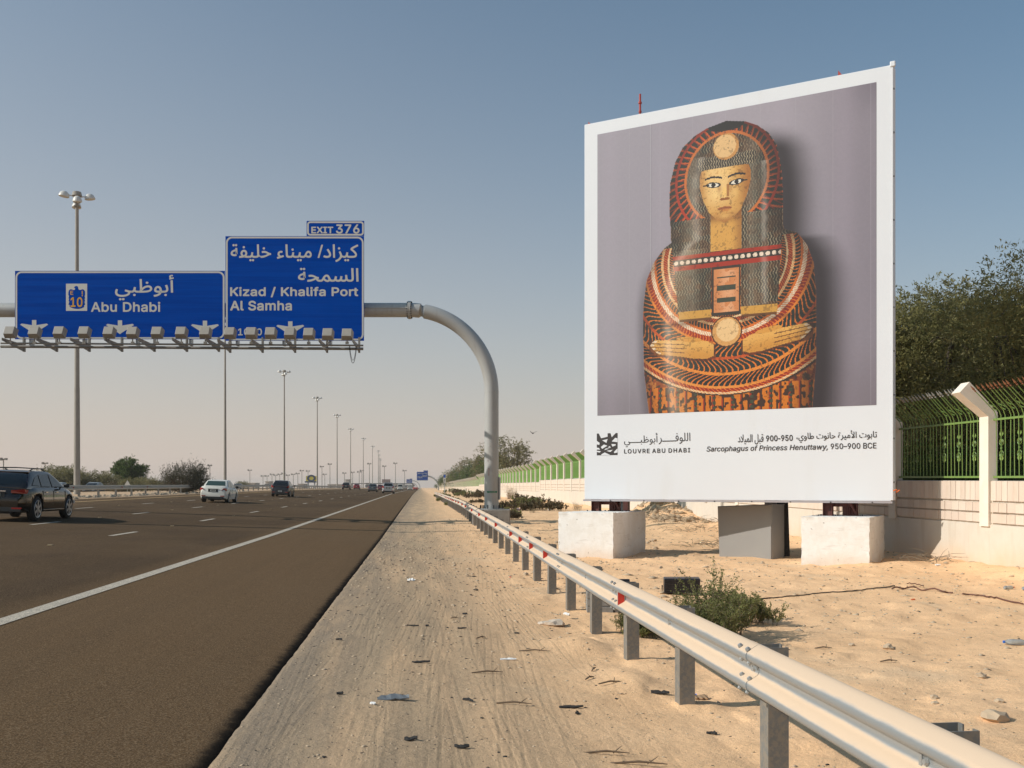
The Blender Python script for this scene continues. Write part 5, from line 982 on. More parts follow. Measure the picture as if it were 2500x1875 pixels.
# left side: bushes beyond the median, the round green tree, the thorny bush
C1 = tree_meshes(41, 4.2, 4.2, 4.0, 5.0, 230, .9, 14, .7, 13, .24, .15, LEAF2, .25, droop=.0, lo=.3)
x, y = W(318, 150); h = WZ(1126, 150)-.9; tree('round_tree', 'dense round green tree beyond the median, left of the thorny bush', 'tree', C1, x, y, h/8.2, .5, sz=h/9.0*1.0)
S1 = tree_meshes(42, 3.6, 3.6, 1.9, 2.0, 60, .8, 10, .9, 12, .22, .10, LEAF3, .1, droop=.1, stem=False)
S2 = tree_meshes(43, 4.4, 3.6, 1.5, 1.6, 60, .8, 10, .9, 12, .22, .10, DRYB, .1, droop=.1, stem=False)
G3 = 'scrub bushes beyond the opposite carriageway'
BL = [(118, 1156, 128, 'pale scrub bush above the bonnet of the dark car'), (136, 1148, 135, 'upright dusty bush just right of the dark car mirror'), (166, 1149, 130, 'dark bush behind the nearest tall light pole'), (205, 1160, 132, 'bush just right of the nearest tall light pole'), (240, 1158, 135, 'bush behind the pair of passing grey saloons'), (262, 1166, 138, 'bush touching the left side of the round green tree'),
      (292, 1174, 120, 'low olive bush in front of the round green tree'), (322, 1172, 120, 'low bush under the middle of the round green tree'), (362, 1171, 130, 'low bush just right of the round green tree'), (388, 1173, 140, 'bush between round tree and thorny bush'), (412, 1175, 150, 'bush half hidden by the thorny bush'), (592, 1178, 260, 'small dark bush right of the white saloon roof'), (60, 1165, 140, 'bush behind the roof of the dark car'), (20, 1170, 140, 'bush at far left behind the dark car')]
for i, (px_, py_, D_, lab) in enumerate(BL):
    x, y = W(px_, D_); h = WZ(py_, D_)-.95; s_ = h/3.6; tree('scrub_bush', lab, 'bush', S1 if i % 3 else S2, x, y, max(s_, .25)*1.05, i*2.1, G3, sz=max(s_, .25), z=.9)
THORN = leafmat('thorn bush leaves', (.11, .10, .06), (.065, .06, .04))
T1 = tree_meshes(44, 2.6, 2.2, 1.45, 1.35, 150, .60, 15, .8, 10, .12, .055, THORN, .12, forks=9, droop=-.15, up=.5, stem=False)
def thorn_extra():
    m = MB(); rg = random.Random(9)
    for k in range(150):
        a = rg.uniform(0, 6.28); e = rg.uniform(.1, 1.2); L_ = rg.uniform(1.3, 2.8); d = Vector((math.cos(a)*math.cos(e), .8*math.sin(a)*math.cos(e), math.sin(e)*.95)); p0 = d*.5*rg.random(); p1 = p0+d*L_*.55+Vector((0, 0, .15)); p2 = p0+d*L_+Vector((rg.uniform(-.2, .2), rg.uniform(-.2, .2), rg.uniform(-.2, .25)))
        m.tube([p0, p1, p2], [.03, .016, .006], 4)
    return m.mesh('branches', TWIG)
x, y = W(448, 98); t = tree('thorn_bush', 'dark thorny bush spreading over the end of the left median guardrail', 'bush', T1, x, y, .84, .4, sz=.92); obj('branches', thorn_extra(), t)

# shrubs on the sand
def shrub_mesh(seed, n, rx, ry, h, twigs=26, mat=SHRUB, ll=.022, lw=.010, leaves=26, spread=.9):
    rng = np.random.default_rng(seed); vs = []; fs = []; o = 0; m = MB()
    for k in range(n):
        p0 = np.array([rng.uniform(-rx, rx), rng.uniform(-ry, ry), 0.]); a = rng.uniform(0, 6.28); lean = rng.uniform(.05, spread); H = h*rng.uniform(.5, 1.0)*(1-.5*(abs(p0[0])/rx)**2)
        tip = p0+np.array([math.cos(a)*lean*H*.6, math.sin(a)*lean*H*.6, H]); m.tube([p0-np.array([0, 0, .05]), (p0+tip)/2+np.array([0, 0, .03]), tip], [.006, .004, .002], 4)
        for q in range(twigs//4):
            f_ = .25+.75*rng.random(); b0 = p0+(tip-p0)*f_; d = rng.normal(size=3); d[2] = abs(d[2])+.5; d /= np.linalg.norm(d); L_ = .16*h/.6*rng.uniform(.5, 1.3)
            m.tube([b0, b0+d*L_], [.003, .0015], 3); T_ = rng.random(leaves); P = b0+d*(T_*L_)[:, None]+rng.normal(size=(leaves, 3))*.012
            ld = d+rng.normal(size=(leaves, 3))*.8; ld /= np.linalg.norm(ld, axis=1)[:, None]; sd_ = np.cross(ld, rng.normal(size=(leaves, 3))); sd_ /= np.linalg.norm(sd_, axis=1)[:, None]
            v = np.stack([P, P+ld*ll*.5+sd_*lw, P+ld*ll, P+ld*ll*.5-sd_*lw], 1).reshape(-1, 3); vs.append(v)
    v = np.concatenate(vs); return raw_mesh('leaves', v, np.arange(len(v)).reshape(-1, 4), mat), m.mesh('stems', TWIG)
def shrub(label, ms, x, y, s=1, rz=0, group='saltbushes beside the guardrail', sz=None, cat='shrub', nm='saltbush'):
    t = thing(nm, label, cat, (x, y, gz(x, y)-.02), rz, group); t.scale = (s, s, sz or s); obj('stems', ms[1], t); obj('leaves', ms[0], t); return t
SB1 = shrub_mesh(51, 34, .38, .22, .62, 30); SB2 = shrub_mesh(52, 60, .42, .32, .42, 34, leaves=30); SB3 = shrub_mesh(53, 12, .12, .10, .80, 26)
x, y, _ = gp(1840, 1525); shrub('densest green saltbush, lowest and nearest beside the guardrail', SB2, x-.15, y+.1, .95, .2)
x, y = W(1762, 11.3); shrub('middle saltbush of the clump beside the guardrail', SB1, x, y, .95, .9)
x, y = W(1725, 11.6); shrub('tall thin saltbush with bare stems in front of the dark floodlight', SB3, x, y, 1.10, .1)
x, y = W(1680, 11.6); shrub('straggly saltbush at the left end of the clump', SB3, x, y, .95, 2.0)
x, y = W(1800, 11.9); shrub('feathery saltbush rising behind the middle of the clump', SB3, x, y, .82, 4.0)
x, y = W(1720, 11.0); shrub('low saltbush filling the left of the clump', SB1, x, y, .75, 3.0)
x, y = W(1582, 11.8); shrub('low saltbush seen under the guardrail beam', SB2, x, y, .72, 1.0)
x, y = W(1545, 12.1); shrub('small saltbush behind the guardrail post under the reflector', SB1, x, y, .6, 1.9)
DB = shrub_mesh(55, 60, .9, .5, .45, 26, DRYB, .05, .02, 14); DG = shrub_mesh(56, 50, .9, .5, .45, 26, SHRUB, .05, .02, 14); SG = shrub_mesh(57, 60, .35, .3, .85, 6, STRAW, .14, .006, 5, .7)
G5 = 'dry scrub patches on the sand by the wall'
for px_, py_, ms, s_, lab in ((1250, 1247, DB, 1.3, 'dark dry scrub right of the mast pedestal'), (1290, 1244, DG, 1.7, 'greenish low scrub in the middle of the patch by the wall'), (1325, 1246, DB, 1.4, 'brown scrub at the right end of the patch by the wall'), (1283, 1236, DB, 1.8, 'taller dry scrub at the back of the patch'), (1352, 1235, DB, .8, 'small brown tuft right of the scrub patch'),
        (1216, 1262, DG, 1.1, 'low scrub at the foot of the mast pedestal'), (1235, 1268, DB, .9, 'low scrub in front of the mast pedestal'), (1176, 1213, DB, 2.1, 'grey dry bush left of the mast in front of the wall'), (1160, 1216, DB, 1.6, 'dry bush left of the grey bush by the mast'), (1140, 1212, DG, 2.0, 'low bush line left of the mast by the wall'), (1120, 1207, DB, 2.2, 'far dry bush by the wall'), (1106, 1203, DG, 2.4, 'farthest low bush by the wall'), (1166, 1228, DB, .8, 'small scrub between guardrail and mast')):
    x, y, _ = gp(px_, py_); shrub(lab, ms, x, y, s_, px_, G5, nm='dry_scrub', cat='scrub')
for px_, py_, s_, lab in ((1252, 1218, 1.9, 'pale straw grass tuft against the wall right of the mast'), (1245, 1219, 1.2, 'short straw tuft left of the pale tuft'), (1408, 1246, .7, 'small straw tuft left of the left concrete block'), (1300, 1252, .4, 'tiny straw tuft by the scrub patch')):
    x, y, _ = gp(px_, py_); shrub(lab, SG, x, y, s_, px_, 'straw grass tufts by the wall', nm='straw_tuft', cat='grass tuft')
for px_, py_, s_, lab in ((1094, 1224, 1.5, 'green weeds under the far end of the near guardrail'), (1112, 1234, 1.1, 'low green weeds under the guardrail, nearer the camera'), (1080, 1213, 1.6, 'far green weeds at the guardrail')):
    x, y, _ = gp(px_, py_); shrub(lab, DG, x, y, s_*.8, 0, 'green weeds under the guardrail', nm='weeds', cat='weeds')

# ------------------------------------------------------------------ high mast light poles
def pole_meshes(h, rb, rt, arm):
    m = MB(); m.cyl((0, 0, -.2), (0, 0, h*.36), rb, rb*.8, 12).cyl((0, 0, h*.36), (0, 0, h*.70), rb*.76, rb*.62, 12).cyl((0, 0, h*.70), (0, 0, h), rb*.58, rt, 12); a = m.mesh('pole', CONC, True)
    m = MB().cyl((0, 0, h-.5), (0, 0, h-.25), .32, .32, 12).cyl((0, 0, h+.05), (0, 0, h+.4), .42, .34, 12).cyl((0, 0, h-.2), (0, 0, h+.1), .2, .2, 8).cyl((0, 0, h-.9), (0, 0, h-.8), .3, .3, 12); b = m.mesh('lamp_ring', CONC, True)
    lamps = []
    return a, b
LAMPM = pm('lamp bowl', (.62, .60, .56), .4)
def lamp_mesh(L_):
    m = MB(); m.tube([(.2, 0, 0), (L_*.6, 0, .06), (L_, 0, .05)], .045, 6)
    r = [(.06, .30), (.16, .27), (.27, .17), (.34, .0), (.36, -.13), (.30, -.16)]
    m.loft([[Vector((L_+.25+a*math.cos(q)*1.15, a*math.sin(q), b_-.02)) for q in np.linspace(0, 2*math.pi, 12, endpoint=False)] for a, b_ in r])
    return m.mesh('lamp', LAMPM, True)
lm = lamp_mesh(.70)
def highmast(x, y, h, z, s, label, group, rot=0.3):
    t = thing('light_pole', label, 'light pole', (x, y, z), rot, group); a, b = pole_meshes(h, .24*s, .12*s, 1); obj('pole', a, t); obj('lamp_ring', b, t, None, None)
    for k in range(4): obj('lamp', lm, t, (0, 0, h-.1-.45*(k % 2)*.6), (0, .15*(1 if k % 2 else -1), math.pi/2*k), (1.08, 1.08, 1.12))
    return t
G6 = 'tall four-lamp light poles along the median'
for k, lab in enumerate(('nearest tall light pole, rising behind the Abu Dhabi sign', 'second tall light pole, its top hidden by the gantry signs', 'third tall light pole, behind the dark hatchback', 'fourth tall light pole, beside the yellow billboard', 'fifth tall light pole in the median row', 'sixth tall light pole in the median row', 'seventh tall light pole in the median row', 'eighth tall light pole in the median row', 'ninth tall light pole in the median row', 'tenth tall light pole, hazy', 'eleventh tall light pole, hazy', 'twelfth tall light pole, farthest and haziest')):
    D = (86, 151, 218, 286, 355, 420, 500, 570, 660, 740, 830, 940)[k]; px_ = (188, 549.5, 694, 774.5, 823, 856, 887, 909.5, 923.5, 925.5, 927.5, 929)[k]
    x, y = W(px_, D); top = (480, 640, 908, 972, 1014, 1048, 1071, 1090, 1101, 1111, 1120, 1123)[k]
    z = .9+float(grise(np.array([-29.]), np.array([y]))[0])*.8; h = WZ(top, D)-z
    if k == 1: h = 25.5
    highmast(x, y, h, z, 1.0 if k else 1.15, lab, G6, .35+.0*k)
x, y = W(-560, 30); highmast(x, y, 26, .9, 1.1, 'tall light pole standing left of the picture', G6)
# smaller street lamps far off
def slim(x, y, h, label, s=1):
    t = thing('street_lamp', label, 'street lamp', (x, y, .9), 0, 'slim distant street lamps across the plain'); r = .09*s
    MB().cyl((0, 0, 0), (0, 0, h), r*1.3, r*.8, 6).build('pole', CONC, t); MB().box(-.3*s, .3*s, -.1*s, .1*s, h-.1, h+.06*s).box(-.55*s, -.2*s, -.25*s, .25*s, h-.2*s, h+.22*s).box(.2*s, .5*s, -.25*s, .25*s, h-.14*s, h+.16*s).build('lamp_head', CONC, t)
SL = [(8.5, 1121, 150), (110, 1131, 190), (361, 1137, 240), (490.5, 1134, 230), (512.5, 1136, 245), (786, 1139, 600), (805.5, 1133, 560), (841, 1155, 800), (861, 1153, 800), (902, 1132, 560), (883.5, 1149, 800), (938.5, 1138, 600), (965.5, 1131, 600), (988, 1149, 900), (716, 1158, 700), (727, 1156, 800), (737, 1149, 700), (703, 1160, 900), (752, 1150, 800), (610, 1148, 900), (664, 1158, 1000), (673, 1160, 1000), (683, 1158, 1000), (692, 1156, 1000), (793, 1158, 1100), (652, 1162, 1100), (642, 1162, 1150), (877, 1152, 1000)]
SD = ['street lamp at the left edge above the dark car', 'street lamp above the dark car, right of the one at the edge', 'street lamp just right of the round green tree', 'street lamp behind the thorny bush, left of its pair', 'street lamp behind the thorny bush, right of its pair']
for i, (px_, py_, D_) in enumerate(SL):
    x, y = W(px_, D_); nb_ = 'far lamp post against the haze, number of the row counted from the left: '+['first', 'second', 'third', 'fourth', 'fifth', 'sixth', 'seventh', 'eighth', 'ninth', 'tenth', 'eleventh', 'twelfth', 'thirteenth', 'fourteenth', 'fifteenth', 'sixteenth', 'seventeenth', 'eighteenth', 'nineteenth', 'twentieth', 'twenty-first', 'twenty-second', 'twenty-third'][max(0, sorted([q[0] for q in SL[5:]]).index(px_) if px_ in [q[0] for q in SL[5:]] else 0)]
    slim(x, y, WZ(py_, D_)-.9, SD[i] if i < 5 else nb_.replace('number of the row counted from the left: ', '').replace('haze, ', 'haze, the ')+' from the left', max(1, D_/260))

# far structures
PALE = pm('far pale building', (.45, .40, .34), .9, 0, (.05, .4, (.36, .33, .30))); DKF = pm('far dark band', (.10, .10, .10), .8)
def far_building(px0, px1, py, D, label, kind=0):
    x0, y0 = W(px0, D); x1, y1 = W(px1, D); wd = math.hypot(x1-x0, y1-y0); h = WZ(py, D)-.6
    t = thing('far_building', label, 'building', (x0, y0, .6), math.atan2(y1-y0, x1-x0), 'low buildings on the hazy horizon')
    MB().box(0, wd, 0, 12, 0, h).build('walls', PALE, t); MB().box(-.4, wd+.4, -.4, 12.4, h, h+.35).build('roof', PALE, t)
    n_ = max(2, int(wd/6)); wm = MB().box(-1.1, 1.1, -.06, .02, h*.35, h*.7).mesh('window', DKF)
    for k in range(n_): obj('window', wm, t, (wd*(k+.5)/n_, 0, 0))
for a in ((520, 548, 1181, 700, 'long low pale building behind the dark car on the opposite side'), (606, 622, 1180, 620, 'small pale building left of the framed structure'), (648, 656, 1176, 650, 'narrow pale block with a stepped roof'), (728, 742, 1182, 700, 'pale building right of the dark hatchback'), (800, 835, 1183, 760, 'long low shed left of the black off-roader'), (843, 852, 1171, 900, 'pale cube building with rounded top above the black off-roader'), (893, 900, 1180, 800, 'small block between the red and grey cars'), (960, 985, 1181, 900, 'pale building behind the white minibus'), (985, 1010, 1184, 1000, 'lowest building at the road end'), (395, 480, 1184, 400, 'low structure behind the thorny bush')):
    far_building(*a)
def far_sign(px0, px1, py0, py1, D, mat, mat2, label, emblem=True):
    x, y = W(px0, D); k = D/FPX; w_ = (px1-px0)*k; z0, z1 = WZ(py1, D)-.9, WZ(py0, D)-.9
    t = thing('distant_billboard', label, 'billboard', (x, y, .9), -TH); MB().box(0, w_, 0, .5, z0, z1).build('panel', mat, t)
    for q in (.2, .8): MB().box(w_*q-.2, w_*q+.2, .1, .4, -.2, z0).build('leg', STEEL, t)
    m = MB()
    if emblem:
        c = (w_/2, (z0+z1)/2+.2); ring_prism(m, [(c[0]+1.5*math.cos(a), c[1]+1.5*math.sin(a)*.8) for a in np.linspace(0, 6.28, 16, endpoint=False)], [(c[0]+.8*math.cos(a), c[1]+.8*math.sin(a)*.8) for a in np.linspace(0, 6.28, 16, endpoint=False)], lambda a, b: (a, -.01, b), lambda a, b: (a, -.05, b)); m.box(c[0]-2.2, c[0]+2.2, -.05, -.01, c[1]-1.5, c[1]-1.0)
        m.build('emblem', mat2, t)
    else:
        for a in range(5):
            for b in range(3): m.box(w_*(a+.2)/5, w_*(a+.75)/5, -.05, -.01, z0+(z1-z0)*(b+.2)/3, z0+(z1-z0)*(b+.7)/3)
        m.build('printed_blocks', mat2, t)
far_sign(747, 773, 1162, 1176, 340, pm('far yellow', (.55, .45, .07), .6), pm('far navy', (.05, .07, .12), .6), 'distant yellow billboard with a dark round emblem on the median side')
far_sign(932.5, 953, 1170, 1178.5, 420, pm('far pinkish board', (.42, .34, .31), .6), pm('far maroon', (.22, .12, .11), .6), 'distant pinkish patterned board above the silver estate car', False)
x0, y0 = W(858, 640); x1, y1 = W(1008, 640)
t = thing('footbridge', 'thin distant bridge crossing the motorway in the haze', 'bridge', (x0, y0, .9), -TH); wd = math.hypot(x1-x0, y1-y0)
MB().box(0, wd, 0, 3, WZ(1181.5, 640)-.9, WZ(1179.6, 640)-.9).build('deck', DKF, t)
for q in (0, .33, .66, 1): MB().box(wd*q-.5, wd*q+.5, 1, 2, -1, WZ(1181.5, 640)-.9).build('pier', PALE, t)
x, y = W(1085.5, 150); z = gz(x, y); t = thing('roadside_sign', 'small blue and white marker sign on a thin post left of the gantry mast', 'sign', (x, y, z), -TH); k = 150/FPX
MB().cyl((0, .05, 0), (0, .05, WZ(1160, 150)-z), .05, n=8).build('post', STEEL, t)
MB().box(-2.3*k, 2.3*k, -.03, .0, WZ(1166, 150)-z, WZ(1159, 150)-z).build('blue_plate', pm('marker blue', (.01, .09, .45), .4), t)
wp = MB().box(-2.6*k, 2.6*k, -.03, .0, WZ(1178, 150)-z, WZ(1166.6, 150)-z).build('white_plate', SWHITE, t); MB().box(-.7*k, .7*k, -.04, -.031, WZ(1176, 150)-z, WZ(1169, 150)-z).build('marking', DKF, wp)
x, y = W(311, 118); t = thing('warning_sign', 'tiny white triangular sign back in front of the round green tree', 'sign', (x, y, .9), 0)
MB().prism([(-.45, .9), (.45, .9), (0, 1.65)], lambda a, b: (a, 0, b), lambda a, b: (a, .03, b)).build('plate', SWHITE, t); MB().cyl((0, .05, 0), (0, .05, 1.2), .03, n=6).build('post', STEEL, t)

# ------------------------------------------------------------------ cars
GLASS = pm('car glass', (.010, .012, .014), .08, 0, spec=.45); GLASSG = pm('green tinted car glass', (.035, .06, .05), .06, 0, spec=.8)
TYRE = pm('tyre rubber', (.014, .013, .012), .85); RIM = pm('alloy rim', (.42, .42, .43), .3, .7); HUB = pm('steel wheel cover', (.30, .30, .30), .4, .4)
TAIL = pm('tail lamp red', (.32, .012, .01), .15, coat=.5); TAILC = pm('lamp clear', (.6, .55, .5), .15); TRIM = pm('black plastic trim', (.02, .02, .02), .6); CHROME = pm('chrome trim', (.6, .6, .6), .15, 1)
PLATE = pm('number plate', (.60, .58, .52), .5); DGREY = pm('exhaust metal', (.2, .2, .2), .3, .8)
def paint(name, c, met=.0, rough=.28): return pm('paint '+name, c, rough, met, (1.5, .25, tuple(min(1, v*.85+.001) for v in c)), coat=.3)
def wheel(t, x, y, r, w_, side, rim, spokes=5):
    o = obj('wheel', None, t, (x, y, r)); pr = [(-w_/2, r*.70), (-w_/2, r*.92), (-w_*.36, r), (w_*.36, r), (w_/2, r*.92), (w_/2, r*.70)]
    m = MB(); m.loft([[Vector((a, b*math.cos(q), b*math.sin(q))) for q in np.linspace(0, 2*math.pi, 26, endpoint=False)] for a, b in pr], cap=True); m.build('tyre', TYRE, o, True, 50)
    m = MB(); e = side*(w_/2+.003)
    m.loft([[Vector((e+side*dx, b*math.cos(q), b*math.sin(q))) for q in np.linspace(0, 2*math.pi, 24, endpoint=False)] for dx, b in ((0, r*.73), (.012, r*.71), (.004, r*.64))], cap=False)
    for k in range(spokes):
        a = 2*math.pi*k/spokes; M = Matrix.Rotation(a, 4, 'X'); m.box(e, e+side*.012, -r*.095, r*.095, 0, r*.66, M)
    m.box(e-side*.03, e-side*.028, -r*.01, r*.01, -r*.01, r*.01); m.cyl((e, 0, 0), (e+side*.02, 0, 0), r*.17, n=12); m.build('rim', rim, o)
    return o
def car(name, label, loc, rz, S, group='cars driving away on the motorway', cat='car'):
    t = thing(name, label, cat, loc, rz, group); t.rotation_euler = (0, S.get('roll', .035), rz)
    L_, Wd, R = S['L'], S['W'], S['r']; h2 = Wd/2; ym = (S['wb']/2+S.get('wo', 0), -S['wb']/2+S.get('wo', 0)); P = S['paint']
    # lower body
    ys_ = sorted(set([round(v, 3) for v in np.linspace(-L_/2, L_/2, 30)]+[round(a+R*k*1.14, 3) for a in ym for k in (-1, -.92, -.7, -.4, 0, .4, .7, .92, 1)])); rings = []
    for y in ys_:
        ztop = float(np.interp(y, [p[0] for p in S['top']], [p[1] for p in S['top']])); e = min(L_/2-y, y+L_/2); w_ = h2*(1-S.get('corner', .16)*max(0, 1-e/S.get('cl', .55))**2.2)
        zb = S['clear']+.10*max(0, 1-e/.5); arch = 0
        for a in ym:
            d = abs(y-a)
            if d < R*1.14: arch = max(arch, R+math.sqrt(max(0, (R*1.14)**2-d*d)))
        zb2 = max(zb, arch)
        pts = [(0, zb+.02), (w_-.30, zb+.02), (w_-.28, max(zb+.02, arch*.98)), (w_-.035, zb2), (w_-.005, min(max(zb2+.02, .42), ztop-.2)), (w_, min(max(zb2+.03, .60), ztop-.15)), (w_-.012, ztop-.16), (w_-.035, ztop-.06), (w_-.085, ztop-.012), (w_*.6, ztop+.012), (0, ztop+.03)]
        rings.append([Vector((x, y, z)) for x, z in pts]+[Vector((-x, y, z)) for x, z in reversed(pts[1:-1])])
    MB().loft(rings).build('body', P, t, True, 40)
    # cabin
    zb = S['belt']; yr, yf, yr2, yf2, H = S['cab']; wb_ = h2-.075; k = S.get('tumble', .30)
    cy = sorted(set([round(v, 3) for v in list(np.linspace(yr, yr2, 6))+list(np.linspace(yr2, yf2, 7))+list(np.linspace(yf2, yf, 7))])); rings = []
    def zr(y):
        if y < yr2: f = (y-yr)/(yr2-yr); return zb-.03+(H-.05-zb+.03)*(1-(1-f)**S.get('rexp', 1.25))
        if y > yf2: f = (yf-y)/(yf-yf2); return zb-.03+(H-.03-zb+.03)*(1-(1-f)**1.2)
        f = (y-yr2)/(yf2-yr2); return H-.05*(1-f)**2-.03*f**2+.012*math.sin(f*math.pi)
    for y in cy:
        z = zr(y); zz = max(z, zb-.02); w1 = wb_-k*max(0, zz-.07-zb); w2 = wb_-k*max(0, zz-zb)-.03
        pts = [(0, zb-.05), (wb_, zb-.05), (w1, max(zb-.04, zz-.07)), (w2, zz-.012), (w2*.75, zz+.008), (0, zz+.018)]
        rings.append([Vector((x, y, q)) for x, q in pts]+[Vector((-x, y, q)) for x, q in reversed(pts[1:-1])])
    MB().loft(rings).build('cabin', P, t, True, 38)
    G = S.get('glass', GLASS)
    for s in (-1, 1):
        for poly in S['sidewin']:
            MB().prism([(yy, zz) for yy, zz in poly], lambda a, b: (s*(wb_-k*(b-zb)+.001), a, b), lambda a, b: (s*(wb_-k*(b-zb)+.009), a, b)).build('side_window', G, t)
        for yy in S.get('handles', ()):
            MB().box(s*(h2-.01), s*(h2+.02), yy-.09, yy+.09, zb-.17, zb-.135).build('door_handle', S.get('handle_mat', P), t)
        for yy in S.get('doors', ()):
            MB().box(s*(h2-.012), s*(h2+.0015), yy-.006, yy+.006, S['clear']+.2, zb-.1).build('door_seam', TRIM, t)
        mo = MB(); my = S.get('mirror', yf-.45); mo.box(s*(wb_-.03), s*(h2+.04), my-.03, my+.03, zb-.0, zb+.03); mo.sphere((s*(h2+.10), my, zb+.07), .1, 8, 6, (1, .55, .78)); mo.build('mirror', S.get('mirror_mat', P), t, True)
        for yy in (ym[0], ym[1]): wheel(t, s*(h2-.125), yy, R, .22, s, S.get('rim', HUB), S.get('spokes', 7))
    ax = MB().box(-h2+.2, h2-.2, ym[1]-.08, ym[1]+.08, R-.09, R+.05).box(-.35, .35, -L_/2+.25, L_/2-.3, S['clear']-.06, S['clear']+.06).cyl((h2-.45, -L_/2+.02, S['clear']+.02), (h2-.45, -L_/2+.5, S['clear']+.02), .04, n=8); ax.build('underbody', TRIM, t)
    def rear_y(z, x=0):                                    # outline of the rear at height z
        f = np.interp(z, [S['clear'], S['top'][0][1]], [0, 0]); return -L_/2-.004
    # rear glass on the sloping back of the cabin
    def ry(z):
        lo, hi = yr, yr2
        for _ in range(24):
            m_ = (lo+hi)/2
            if zr(m_) < z: lo = m_
            else: hi = m_
        return lo
    g0, g1 = S['rearglass']; m = MB(); n_ = 6; outer = []
    for q in range(n_): z = g0+(g1-g0)*q/(n_-1); y = ry(z)-.012; w_ = (wb_-k*(z-zb))-S.get('rgm', .11); outer.append([Vector((-w_, y, z+.004)), Vector((0, y-.015, z+.008)), Vector((w_, y, z+.004))])
    m.loft(outer, cap=False, closed=False); m.build('rear_window', G, t, True)
    g0, g1 = zb+.05, H-.12; m = MB(); outer = []
    for q in range(5):
        z = g0+(g1-g0)*q/4; lo, hi = yf2, yf
        for _ in range(24):
            m_ = (lo+hi)/2
            if zr(m_) > z: lo = m_
            else: hi = m_
        w_ = (wb_-k*(z-zb))-.09; outer.append([Vector((-w_, lo+.012, z+.006)), Vector((0, lo+.02, z+.012)), Vector((w_, lo+.012, z+.006))])
    m.loft(outer, cap=False, closed=False); m.build('windscreen', G, t, True)
    # rear face
    yb = -L_/2
    for s in (-1, 1):
        for poly in S['tail']:
            pp = [(s*a, b) for a, b in poly]; w0 = h2*.84
            fy = lambda a, b: yb+max(0, (abs(a)-w0+.05))*1.1
            MB().prism(pp, lambda a, b: (a, fy(a, b)+.05, b), lambda a, b: (a, fy(a, b)-.022, b)).build('tail_light', TAIL, t)
        MB().prism([(s*.16*h2*6*.86, .40), (s*.09*h2*6, .40), (s*.09*h2*6, .45), (s*.86*h2, .45)], lambda a, b: (a, yb+.05, b), lambda a, b: (a, yb-.012, b)).build('reflector', TAIL, t)
        hl = MB(); hz = float(np.interp(L_/2-.2, [p[0] for p in S['top']], [p[1] for p in S['top']]))-.1; hl.box(s*h2*.55, s*h2*.85, L_/2-.12, L_/2+.012, hz-.13, hz).build('headlight', TAILC, t)
    MB().box(-h2*.45, h2*.45, L_/2-.1, L_/2+.01, .42, .60).build('grille', TRIM, t)
    pz = S.get('plate', .72); pl = MB().box(-.17, .17, yb-.016, yb+.01, pz-.06, pz+.06).build('number_plate', PLATE, t); MB().box(-.12, .12, yb-.019, yb-.0165, pz-.02, pz+.02).build('number', TRIM, pl)
    MB().box(-.30, .30, yb-.006, yb+.03, pz-.085, pz+.10).box(-h2*.80, h2*.80, yb-.010, yb+.08, S['clear']+.02, S['clear']+.16).build('lower_trim', TRIM if S.get('dark_trim', True) else P, t)
    MB().box(-.34, .34, yb-.02, yb+.02, pz+.10, pz+.125).build('plate_bar', CHROME if S.get('chrome') else P, t)
    MB().box(-.13, .13, ry(H-.09)-.03, ry(H-.09)+.01, H-.105, H-.085).build('brake_lamp', TAIL, t)
    if S.get('rails'):
        for s in (-1, 1):
            xr_ = wb_-k*(H-zb)-.10; MB().tube([(s*xr_, yr2+.15, H-.03), (s*xr_, yr2+.45, H+.05), (s*xr_, 0, H+.065), (s*xr_, yf2-.35, H+.045), (s*xr_, yf2-.05, H-.02)], .02, 6).build('roof_rail', TRIM, t, True)
        for yy in (yr2+.6, yf2-.65): MB().tube([(-xr_, yy, H+.06), (0, yy, H+.075), (xr_, yy, H+.06)], .02, 6).build('roof_crossbar', TRIM, t)
    if S.get('spoiler'): MB().prism([(-.02, H-.06), (-.16, H-.075), (-.16, H-.055), (.02, H-.02)], lambda a, b: (-wb_*.75, yr2+a, b), lambda a, b: (wb_*.75, yr2+a, b)).build('spoiler', P, t)
    if S.get('sills'):
        for s in (-1, 1): MB().box(s*(h2-.03), s*(h2+.006), ym[1]+R*1.2, ym[0]-R*1.2, S['clear']+.05, S['clear']+.065).build('sill_strip', CHROME, t)
    return t
def sw(pts): return pts
SUV = dict(L=4.80, W=1.93, wb=2.85, r=.40, clear=.30, belt=1.08, top=[(-2.4, .80), (-2.33, .99), (-2.15, 1.09), (0, 1.09), (.95, 1.07), (1.35, 1.03), (1.75, .95), (2.1, .82), (2.3, .68), (2.4, .52)], cab=(-2.24, 1.30, -1.42, .10, 1.63), tumble=.38,
    sidewin=[[(-1.72, 1.15), (-1.05, 1.13), (-1.02, 1.46), (-1.30, 1.40)], [(-.97, 1.12), (-.13, 1.11), (-.13, 1.52), (-.93, 1.49)], [(-.04, 1.11), (.90, 1.11), (.42, 1.40), (.14, 1.50), (-.04, 1.52)]], rearglass=(1.15, 1.50), rgm=.17,
    tail=[[(.50, .90), (.90, .88), (.93, 1.00), (.85, 1.02), (.50, .99)]], handles=(-.75, .18), doors=(-1.02, -.08, 1.0), rails=True, spoiler=True, corner=.26, cl=.95, handle_mat=CHROME, chrome=True, rim=RIM, spokes=6, wo=.0, plate=.84, sills=True, mirror=.78, rexp=1.5)
